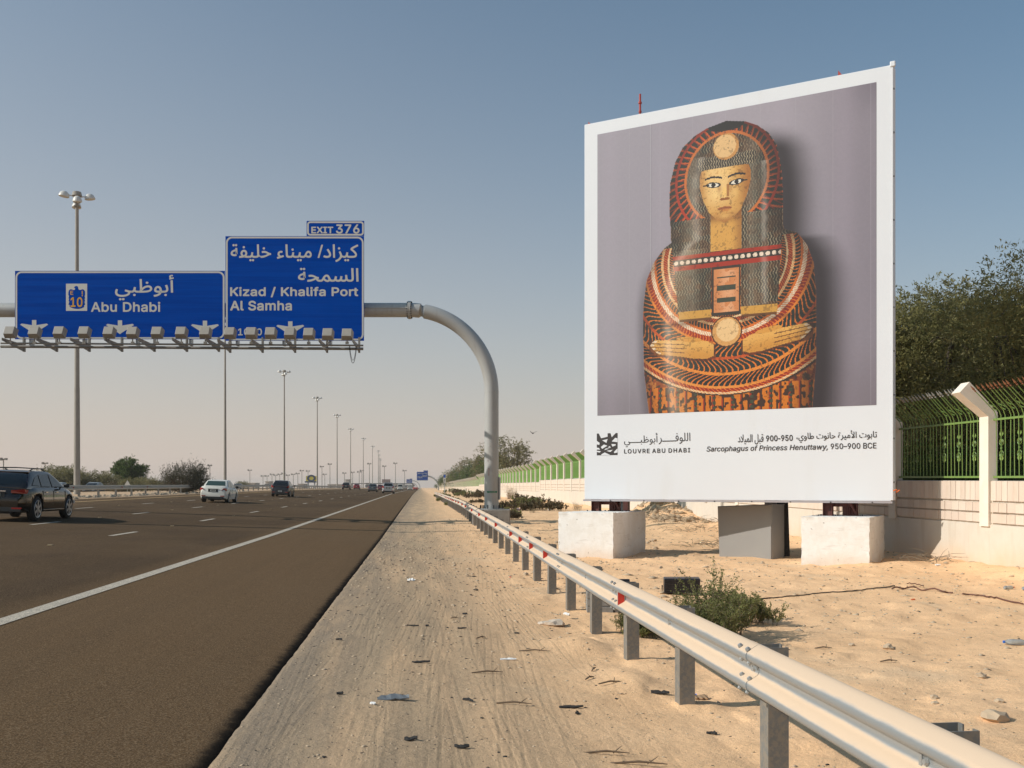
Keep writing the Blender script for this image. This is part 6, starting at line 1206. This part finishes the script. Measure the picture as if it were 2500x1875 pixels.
SEDAN = dict(L=4.30, W=1.69, wb=2.55, r=.30, clear=.22, belt=.93, top=[(-2.15, .80), (-2.1, .95), (-1.95, 1.01), (-1.5, 1.03), (-.9, .96), (.9, .94), (1.3, .92), (1.8, .80), (2.05, .66), (2.15, .5)], cab=(-1.66, 1.35, -.95, .25, 1.45), tumble=.30,
    sidewin=[[(-1.08, 1.02), (-.27, .99), (-.27, 1.35), (-.85, 1.33)], [(-.20, .99), (.88, .97), (.42, 1.24), (.12, 1.34), (-.20, 1.36)]], rearglass=(1.07, 1.36), glass=GLASSG,
    tail=[[(.50, .76), (.80, .74), (.84, .80), (.80, .92), (.66, .93)]], handles=(-.62, .28), doors=(-.9, -.235, .8), rim=HUB, plate=.76, mirror=.80, dark_trim=True)
HATCH = dict(L=4.2, W=1.70, wb=2.6, r=.30, clear=.22, belt=.97, top=[(-2.1, .78), (-2.06, .95), (-1.9, 1.01), (0, .98), (.9, .96), (1.4, .92), (1.8, .82), (2.0, .68), (2.1, .5)], cab=(-2.04, 1.4, -1.22, .15, 1.52), tumble=.33,
    sidewin=[[(-1.30, 1.06), (-.33, 1.02), (-.33, 1.41), (-.98, 1.36)], [(-.26, 1.02), (.9, 1.0), (.42, 1.27), (.12, 1.40), (-.26, 1.42)]], rearglass=(1.08, 1.40), tail=[[(.55, .86), (.80, .84), (.83, .98), (.80, 1.10), (.72, 1.02)]], handles=(-.75, .25), doors=(-1.0, -.295, .8), rim=HUB, plate=.52, mirror=.82, spoiler=True, rexp=1.6)
ESTATE = dict(SUV, L=4.6, W=1.85, r=.34, clear=.26, H=1.65, sills=False, handle_mat=TRIM, tail=[[(.62, .85), (.86, .85), (.86, 1.18), (.72, 1.15)]], cab=(-2.15, 1.35, -1.75, .15, 1.66), sidewin=[[(-1.75, 1.15), (-1.05, 1.13), (-1.02, 1.50), (-1.55, 1.48)]]+SUV['sidewin'][1:], rgm=.12)
VAN = dict(HATCH, L=4.7, W=1.72, belt=1.10, top=[(-2.35, .9), (-2.33, 1.1), (0, 1.12), (1.9, 1.1), (2.2, .95), (2.35, .6)], cab=(-2.34, 2.1, -2.2, 1.1, 1.98), tumble=.14, sidewin=[[(-2.0, 1.2), (-.7, 1.2), (-.7, 1.72), (-2.0, 1.72)], [(-.6, 1.2), (.5, 1.2), (.5, 1.72), (-.6, 1.72)], [(.6, 1.2), (1.6, 1.18), (1.1, 1.70), (.6, 1.72)]], rearglass=(1.2, 1.72), tail=[[(.70, .85), (.82, .85), (.82, 1.15), (.70, 1.15)]], handles=(), doors=(-.65, .55), spoiler=False, plate=.70, mirror=1.7)
def put_car(px_c, D, S, label, name='car', rz=0, group='cars driving away on the motorway', **kw):
    """the picture column is that of the middle of the car's rear, D its depth"""
    x, y = W(px_c, D); yc = y+S['L']/2*math.cos(rz)
    if x > -20.6: z = (surf(x, yc-1.3)+surf(x, yc+1.3))/2+.0
    else: z = .98+float(grise(np.array([x]), np.array([yc]))[0])
    return car(name, label, (x, yc, z), rz, dict(S, **kw), group)
put_car(-16, 30.9, SUV, 'dark brown off-road car cut by the left edge, nearest of all the cars', 'suv', paint=paint('bronze brown', (.008, .0045, .0025), .0, .1), mirror_mat=TRIM)
put_car(519, 62.5, SEDAN, 'white saloon driving away under the second light pole', 'sedan', paint=paint('white', (.70, .67, .60), 0, .35), mirror_mat=TRIM)
put_car(683, 91.5, HATCH, 'dark grey hatchback under the third light pole', 'hatchback', paint=paint('dark grey', (.035, .032, .035), .4))
put_car(844, 236, SUV, 'small black off-road car, leftmost of the distant group', 'suv', paint=paint('black', (.012, .012, .012), .2))
put_car(870, 268, SEDAN, 'small red saloon between the black and the grey cars', 'sedan', paint=paint('red', (.25, .012, .015)), glass=GLASS)
put_car(909, 180, dict(SEDAN, belt=.93), 'grey saloon left of the silver estate car', 'sedan', paint=paint('grey', (.09, .095, .10), .4), glass=GLASS)
put_car(928, 250, SEDAN, 'dark red car half hidden between the grey and silver cars', 'sedan', paint=paint('dark red', (.16, .01, .015)), glass=GLASS)
put_car(947, 152, ESTATE, 'silver estate car nearest the white edge line', 'suv', paint=paint('silver', (.42, .42, .42), .5, .35), mirror_mat=TRIM)
put_car(976.5, 300, VAN, 'small white minibus right of the silver estate car', 'minibus', paint=paint('van white', (.60, .60, .54)))
put_car(1001, 330, VAN, 'pale van at the far end of the edge line', 'van', paint=paint('pale', (.50, .50, .46)), glass=pm('pale van shutter', (.35, .33, .30), .6))
put_car(1014, 360, dict(HATCH), 'tiny red and white car at the end of the road', 'hatchback', paint=paint('bright red', (.40, .03, .02)), glass=SWHITE)
GO = 'cars on the opposite carriageway beyond the median'
for px_, D_, S_, c_, lab, nm in ((157, 122, SEDAN, (.38, .39, .38), 'silver saloon above the bonnet of the dark car, beyond the median', 'sedan'), (214, 142, HATCH, (.36, .37, .37), 'white hatchback right of the nearest light pole, beyond the median', 'hatchback'), (243, 126, SEDAN, (.26, .27, .27), 'grey saloon passing in front of the round green tree', 'sedan'), (586, 190, SEDAN, (.03, .035, .04), 'dark car beyond the median right of the white saloon', 'sedan')):
    o = put_car(px_, D_, S_, lab, nm, math.pi, GO, paint=paint(nm+str(px_), c_, .3), glass=GLASS, roll=0, mirror_mat=TRIM)
    o.location.z = WZ(1177.5 if px_ < 500 else 1181, D_)-S_['cab'][4]

# ------------------------------------------------------------------ things lying on the sand
FL = pm('floodlight black', (.02, .022, .03), .35, .3, (10, .5, (.05, .05, .06)))
def floodlamp(px_, py_, label, s, rz, tilt):
    x, y, z = gp(px_, py_); t = thing('ground_floodlight', label, 'floodlight', (x, y, z), rz, 'black floodlights lying before the billboard'); t.scale = (s, s, s)
    M = Matrix.Translation((0, 0, .18)) @ Matrix.Rotation(tilt, 4, 'X')
    MB().box(-.36, .36, -.13, .10, -.14, .16, M).build('housing', FL, t, bevel=.02)
    for k in range(7): MB().box(-.35, .35, -.145, -.131, -.13+.042*k, -.112+.042*k, M).build('cooling_fin', FL, t)
    MB().tube([M @ Vector((-.39, 0, 0)), Vector((-.39, .02, -.02)), Vector((.39, .02, -.02)), M @ Vector((.39, 0, 0))], .016, 6).build('bracket', DARKM, t)
floodlamp(1664, 1452, 'black finned floodlight half hidden by the saltbush', .78, -.15, .1)
floodlamp(1488, 1463, 'black floodlight on concrete slabs seen under the guardrail', .85, -.1, -.3)
x, y, z = gp(1492, 1492); SLAB = pm('concrete slab', (.30, .29, .27), .9, 0, (12, .6, (.22, .21, .2)), bump=(20, .4, .01)); t = thing('slab_stack', 'grey concrete slabs strapped together under the floodlight', 'slabs', (x, y, z-.02), -.12)
for k in range(3): MB().box(-.34, .34, -.1, .28, .0+.10*k, .092+.10*k).build('slab', SLAB, t, bevel=.006)
MB().box(.02, .045, -.106, -.101, .0, .305).build('strap', BLACK, t)
# wire and reed lying at the right
def gline(pts, rise=.012):
    out = []
    for (a, b), (c, d) in zip(pts[:-1], pts[1:]):
        for q in np.linspace(0, 1, 7)[:-1]: x, y, z = gp(a+(c-a)*q, b+(d-b)*q); out.append((x, y, gz(x, y)+rise))
    x, y, z = gp(*pts[-1]); out.append((x, y, z+rise)); return out
tag(MB().tube(gline([(1823, 1472), (1835, 1466), (1900, 1461), (1960, 1455), (2010, 1449), (2080, 1446), (2150, 1437), (2185, 1433)]), .009, 5).build('wire', BLACK), 'thin black wire trailing over the sand right of the saltbush', 'wire')
REED = pm('reddish reed', (.14, .06, .04), .7)
tag(MB().tube([(a, b, c+.02*math.sin(i)) for i, (a, b, c) in enumerate(gline([(2178, 1442), (2215, 1439), (2260, 1444), (2326, 1450)], .03))], .013, 5).build('reed_stick', REED), 'bent reddish reed lying at the end of the wire', 'stick', 'reddish reeds on the sand')
tag(MB().tube(gline([(2350, 1453), (2400, 1458), (2440, 1466), (2497, 1478)], .02), [.012]*19, 5).build('reed_stick', REED), 'longer reddish reed nearer the right edge', 'stick', 'reddish reeds on the sand')
tag(MB().tube(gline([(2214, 1433), (2235, 1434), (2255, 1439)], .05), .008, 5).build('reed_stick', REED), 'short reed tip propped over the bent reed', 'stick', 'reddish reeds on the sand')
def scrap(name, label, cat, px_, py_, L_, w_, mat, rz, bend=.0, th=.012, group=None, rise=.0):
    x, y, z = gp(px_, py_); m = MB(); n_ = 8; rings = []; rr = random.Random(int(px_*7+py_)); thin = name in ('tyre_scrap',); L_ *= .55 if thin else .66; w_ *= .8; ph = rr.uniform(0, 6)
    for i, q in enumerate(np.linspace(-.5, .5, n_)):
        wa = w_*rr.uniform(.15, .50)*(1-(abs(q)*2)**4*.6); wb2 = w_*rr.uniform(.15, .50)*(1-(abs(q)*2)**4*.6); zz = (bend*(.5+.5*math.sin(q*4+ph))*L_*(.16 if thin else .10) if bend else 0)+.002+rr.uniform(0, .3)*w_*.2; yy = .16*math.sin(q*5+ph)*L_*(bend+.1); xx = q*L_
        rings.append([Vector((xx, yy-wa, zz)), Vector((xx, yy+wb2, zz+w_*.2*rr.random())), Vector((xx, yy+wb2, zz+th+.2*w_*rr.random())), Vector((xx, yy-wa, zz+th*.6))])
    o = m.loft(rings).build(name, mat, None); o.location = (x, y, z+rise); o.rotation_euler = (0, 0, rz); tag(o, label, cat, group); return o
RUB = pm('shredded tyre rubber', (.025, .022, .02), .85, 0, (20, .5, (.05, .045, .04))); PAPER = pm('white paper', (.75, .74, .72), .8); WOOD = pm('weathered stick', (.16, .11, .07), .9); GLAM = pm('grey film', (.16, .17, .18), .35)
GR = 'shredded tyre scraps on the shoulder'
for i, (nm, lab, cat, px_, py_, L_, w_, mat, rz, bend) in enumerate((
    ('tyre_scrap', 'longest black tyre strip near the bottom right post', 'rubber scrap', 1395, 1729, .36, .045, RUB, .25, .1), ('tyre_scrap', 'curled black strip just under the longest strip', 'rubber scrap', 1410, 1744, .12, .05, RUB, 1.2, .3),
    ('tyre_scrap', 'curled tyre piece at the bottom centre, right one', 'rubber scrap', 1128, 1829, .17, .05, RUB, .1, .5), ('tyre_scrap', 'curled tyre piece at the bottom centre, left one', 'rubber scrap', 1003, 1808, .15, .06, RUB, -.1, .4),
    ('tyre_scrap', 'thin black strip left of centre shoulder', 'rubber scrap', 1008, 1529, .25, .025, RUB, .0, .15), ('tyre_scrap', 'short black flake beside the thin strip', 'rubber scrap', 1043, 1530, .09, .05, RUB, .8, .2), ('tyre_scrap', 'dark flake right of the short flake', 'rubber scrap', 1128, 1536, .19, .035, RUB, -.1, .1),
    ('tyre_scrap', 'small black scrap midway on the dirt', 'rubber scrap', 1162, 1443, .14, .06, RUB, .3, .4), ('tyre_scrap', 'small scrap with raised end near the paper', 'rubber scrap', 1135, 1501, .12, .05, RUB, .2, .2), ('tyre_scrap', 'long flat grey black strip below the thin strip', 'rubber scrap', 1028, 1620, .30, .04, RUB, .03, .1),
    ('tyre_scrap', 'dark scrap near the asphalt edge', 'rubber scrap', 828, 1564, .12, .04, RUB, -.2, .3), ('tyre_scrap', 'forked dark scrap right of centre bottom', 'rubber scrap', 1143, 1714, .17, .04, RUB, -.6, .3), ('tyre_scrap', 'black scraps by the second nearest post', 'rubber scrap', 1612, 1697, .28, .09, RUB, -.1, .15),
    ('tyre_scrap', 'small black scrap near the paper strip', 'rubber scrap', 1262, 1548, .11, .04, RUB, -.2, .1), ('tyre_scrap', 'lone black flake on the left of the dirt', 'rubber scrap', 830, 1697, .10, .04, RUB, .6, .1), ('tyre_scrap', 'dark flake at the bottom near the rail', 'rubber scrap', 1738, 1795, .14, .05, RUB, -.5, .2))):
    scrap(nm, lab, cat, px_, py_, L_, w_, mat, rz, bend, group=GR)
for i, (px_, py_, L_, rz, lab) in enumerate(((1190, 1645, .28, .05, 'dark twig with forked end in the middle of the tracks'), (1305, 1593, .32, -.1, 'thin twig near the paper strip'), (1255, 1722, .27, -.2, 'forked twig at the lower right of the tracks'), (1450, 1637, .2, 1.2, 'bent twig below the rail posts'), (1440, 1660, .16, .9, 'short bent twig below the other bent twig'), (1490, 1670, .24, .4, 'curled twig left of the near post'), (2010, 1586, .2, .1, 'dry twig on the open sand right of the rail'), (2170, 1617, .2, .2, 'second dry twig on the open sand'), (1560, 1870, .35, -.15, 'dark stick at the bottom edge near the post'), (1480, 1845, .3, -.1, 'pale stick at the bottom edge'), (1110, 1512, .1, 0, 'tiny twig in the upper tracks'), (1175, 1560, .12, .5, 'tiny twig beside the tracks'))):
    x, y, z = gp(px_, py_); m = MB(); c = Vector((x, y, z+.012)); d = Vector((math.cos(rz), math.sin(rz), 0)); q = Vector((-d.y, d.x, 0))
    m.tube([c-d*L_/2, c+q*.02*L_+Vector((0, 0, .012)), c+d*L_/2], [.006, .008, .003], 5).tube([c+d*L_*.15, c+d*L_*.35+q*.06+Vector((0, 0, .03))], [.005, .002], 4)
    tag(m.build('twig', WOOD), lab, 'twig', 'twigs lying on the dirt')
scrap('paper_scrap', 'white square of paper on the far shoulder dirt', 'paper', 1004, 1418, .20, .17, PAPER, .0, .1); scrap('paper_scrap', 'thin white strip of film right of the tracks', 'film', 1241, 1612, .24, .05, PAPER, .05, .05)
scrap('film_scrap', 'crumpled grey film near the bottom centre', 'film', 960, 1711, .36, .13, GLAM, .1, .12); scrap('paper_scrap', 'tiny white chip beside the grey film', 'paper', 910, 1722, .07, .035, PAPER, -.5, 0)
ORG = pm('orange plastic', (.7, .12, .02), .5); BLU = pm('blue plastic', (.02, .15, .6), .5); REDP = pm('red plastic', (.6, .03, .04), .5)
scrap('plastic_scrap', 'orange plastic shred on the sand before the wall', 'plastic', 2229, 1466, .12, .04, ORG, .3, .2); scrap('plastic_scrap', 'bright blue cap beside the near post', 'plastic', 1695, 1701, .06, .04, BLU, 0, .1); scrap('plastic_scrap', 'tiny red chip near the far rail posts', 'plastic', 1246, 1411, .05, .04, REDP, 0, 0)
scrap('cardboard_scrap', 'folded brown cardboard by the near post', 'cardboard', 1708, 1709, .22, .12, pm('cardboard', (.34, .22, .13), .9), .1, .25, .02)
scrap('cloth_scrap', 'crumpled pink and white rag in the scrub by the mast', 'rag', 1262, 1247, .75, .3, pm('pink rag', (.6, .36, .36), .9, 0, (4, .8, (.75, .68, .62))), 0, .3, .1)
scrap('paper_scrap', 'white litter at the right of the scrub patch', 'litter', 1342, 1246, .3, .25, PAPER, 0, .5, .1); scrap('paper_scrap', 'pale litter behind the right block', 'litter', 2290, 1383, .2, .1, PAPER, .2, .4, .02)
def bottle(px_, py_, rz, label, cap):
    x, y, z = gp(px_, py_); t = thing('plastic_bottle', label, 'bottle', (x, y, z+.032), rz); g = pm('bottle plastic', (.55, .60, .62), .15, 0, trans=.6)
    MB().tube([(0, 0, 0), (.02, 0, 0), (.14, 0, 0), (.17, 0, 0), (.20, 0, 0)], [.024, .032, .032, .028, .012], 10).build('bottle_body', g, t, True); MB().cyl((-.015 if False else .20, 0, 0), (.218, 0, 0), .015, n=10).build('cap', cap, t)
bottle(2500, 1576, 2.9, 'clear plastic bottle with blue cap at the right edge', BLU); bottle(2452, 1440, .3, 'small clear bottle with orange cap at the wall foot', ORG); bottle(2497, 1442, .3, 'cloudy bottle at the wall foot by the right edge', BLACK)
# the pale rag and lump of cement beside the rail
x, y, z = gp(1350, 1520); m = MB()
import bmesh
def rock(name, label, cat, px_, py_, s, mat, seed, flat=.6, group=None, z_=None):
    x, y, z = gp(px_, py_); me = bpy.data.meshes.new(name); bm = bmesh.new(); bmesh.ops.create_icosphere(bm, subdivisions=2, radius=1); rr = random.Random(seed)
    for v in bm.verts: v.co *= 1+rr.uniform(-.22, .22); v.co.z *= flat; v.co *= s
    bm.to_mesh(me); bm.free(); me.materials.append(mat); o = obj(name, me, None, (x, y, z+s*flat*.35), (0, 0, rr.uniform(0, 6))); tag(o, label, cat, group); return o
CEM = pm('cement lump', (.62, .52, .42), .95, 0, (9, .6, (.45, .36, .28)), bump=(16, .6, .02)); ROCK = pm('sand coloured stone', (.50, .38, .26), .9, 0, (9, .5, (.38, .29, .2)))
rock('cement_lump', 'pale lump of dried cement beside the guardrail', 'cement lump', 1352, 1527, .13, CEM, 3, .45); rock('cement_lump', 'smaller crust of cement at the left of the pale lump', 'cement lump', 1331, 1525, .09, CEM, 4, .3)
scrap('paper_cone', 'white crumpled paper leaning on the cement lump', 'paper', 1383, 1512, .17, .05, PAPER, -.9, .35, .02, rise=.05)
for i, (px_, py_, s, lab) in enumerate(((2168, 1585, .06, 'pale stone on the open sand right of the rail'), (2080, 1577, .035, 'dark small stone left of the pale stone'), (2430, 1758, .09, 'stone beside the nearest post top'), (2395, 1655, .05, 'light stone at the right of the sand'), (2280, 1708, .035, 'small brown stone in the lower right sand'), (2282, 1720, .03, 'tiny stone under the small brown stone'), (1284, 1405, .06, 'round stone left of a far rail post'), (2054, 1493, .03, 'small stone under the wire'), (2440, 1717, .04, 'small stone above the stone by the post'), (2010, 1432, .03, 'tiny stone in front of the right block'), (1596, 1322, .09, 'grey stone behind the left block'), (1585, 1324, .06, 'little dark stone left of the grey stone'), (1600, 1340, .07, 'stone in the shade right of the left block'))):
    rock('stone', lab, 'stone', px_, py_, s, ROCK, 50+i, .65, 'stones lying on the sand')
# uncountable grit, clods and twig litter
def litter(n, seed, x0, x1, y0, y1, smin, smax, mat, name, flat=.55, dens=None):
    rng = np.random.default_rng(seed); u = rng.random(n); y = y0*(y1/y0)**u; x = x0+(x1-x0)*rng.random(n); s = smin+(smax-smin)*rng.random(n)**3; s = s*np.clip(y/9, .8, 2.2)
    if dens is not None: k = dens(x, y) > rng.random(n); x, y, s = x[k], y[k], s[k]
    z = zland_full(x, y); b = np.array([(1, 0, 0), (0, 1, 0), (-1, 0, 0), (0, -1, 0), (0, 0, 1), (0, 0, -1)], float); n = len(x)
    v = b[None]*(1+.5*rng.uniform(-1, 1, (n, 6, 1))); v[..., 2] *= flat; v[..., 0] *= rng.uniform(.7, 1.6, n)[:, None]; a = rng.uniform(0, 6.28, n); c, s2 = np.cos(a)[:, None], np.sin(a)[:, None]
    vx = v[..., 0]*c-v[..., 1]*s2; vy = v[..., 0]*s2+v[..., 1]*c; v = np.stack([vx, vy, v[..., 2]], -1)*s[:, None, None]+np.stack([x, y, z], -1)[:, None]
    f = np.array([(0, 1, 4), (1, 2, 4), (2, 3, 4), (3, 0, 4), (1, 0, 5), (2, 1, 5), (3, 2, 5), (0, 3, 5)]); F_ = (f[None]+np.arange(n)[:, None, None]*6).reshape(-1, 3)
    struct(obj(name, raw_mesh(name, v.reshape(-1, 3), F_, mat)), 'stuff')
litter(9000, 1, EDGE+.05, 11, 4.5, 45, .004, .022, ROCK, 'gravel'); litter(2600, 2, EDGE+.05, 11, 4.5, 45, .004, .018, BLACK, 'dark_grit', .35); litter(380, 8, EDGE+.1, 2.3, 4.8, 40, .006, .026, RUB, 'rubber_crumbs', .3)
litter(2600, 3, EDGE+.03, .6, 4.5, 40, .003, .010, pm('edge grit', (.10, .085, .07), .9), 'edge_gravel'); litter(600, 4, 2.2, 11, 5, 30, .008, .045, ROCK, 'sand_clods', .4)
litter(500, 5, 9.0, 11.0, 36, 48, .02, .10, pm('soil clod', (.42, .30, .19), .95), 'soil_clods', .7)
litter(700, 6, -24.5, -20.9, 60, 130, .03, .10, pm('median stone', (.33, .27, .20), .95), 'median_gravel', .6)
def brush(px_, py_, n_, r, seed, label):
    x, y, z = gp(px_, py_); rg = random.Random(seed); m = MB()
    for k in range(n_):
        a = rg.uniform(0, 6.28); p = Vector((rg.gauss(0, r*.5), rg.gauss(0, r*.35), rg.uniform(.01, .12))); d = Vector((math.cos(a), math.sin(a)*.6, rg.uniform(-.1, .35)))*rg.uniform(.2, .7); p.z += gz(x+p.x, y+p.y)-z
        m.tube([p, p+d*.5+Vector((0, 0, .04)), p+d], [.006, .005, .002], 3)
    o = m.build('dead_brushwood', TWIG); o.location = (x, y, z); o['label'] = label; struct(o, 'stuff')
brush(1640, 1272, 120, 2.2, 1, 'tangle of dead twigs on the mound in front of the wall'); brush(1590, 1262, 60, 1.2, 2, 'dead twigs at the left foot of the mound'); brush(1735, 1335, 45, .7, 3, 'thin dead branches left of the grey cabinet'); brush(1690, 1300, 50, 1.2, 4, 'scattered dead twigs right of the mound'); brush(2270, 1376, 30, .5, 5, 'few twigs in the shade behind the right block')
# bird in the sky
x, y = W(1301, 90); t = thing('bird', 'small dark bird gliding in the sky left of the billboard', 'bird', (x, y, WZ(1058, 90)), .4)
MB().add([(-.05, -.16, 0), (.05, -.16, 0), (.06, .1, .02), (0, .2, .0), (-.06, .1, .02), (0, 0, .06), (0, 0, -.05)], [(0, 1, 5), (1, 2, 5), (2, 3, 5), (3, 4, 5), (4, 0, 5), (1, 0, 6), (2, 1, 6), (3, 2, 6), (4, 3, 6), (0, 4, 6)]).build('bird_body', BLACK, t)
for s in (-1, 1): MB().prism([(.03, -.05), (.22, -.07), (.40, -.16), (.22, .06), (.03, .08)], lambda a, b: (s*a, b, .02+a*.45), lambda a, b: (s*a, b, .03+a*.45)).build('wing', BLACK, t)
# ------------------------------------------------------------------ haze
hz = MB().box(-4300, 4300, -60, 5200, -3.0, 31.5).mesh('haze', []) if False else None
hm = bpy.data.materials.new('haze air'); hm.use_nodes = True; n = hm.node_tree.nodes; n.remove(n['Principled BSDF']); pv = n.new('ShaderNodeVolumePrincipled')
HAZE = .00024
pv.inputs['Color'].default_value = (.97, .91, .85, 1); pv.inputs['Density'].default_value = HAZE; pv.inputs['Anisotropy'].default_value = .2
hm.node_tree.links.new(pv.outputs[0], n['Material Output'].inputs['Volume'])
struct(MB().box(-4300, 4300, -60, 5200, -4.0, 33.0).build('haze', hm), 'stuff')
bpy.data.scenes.remove(TSC)
print('tris', sum(len(o.data.polygons) for o in bpy.data.objects if o.type == 'MESH'), 'objs', len(bpy.data.objects))
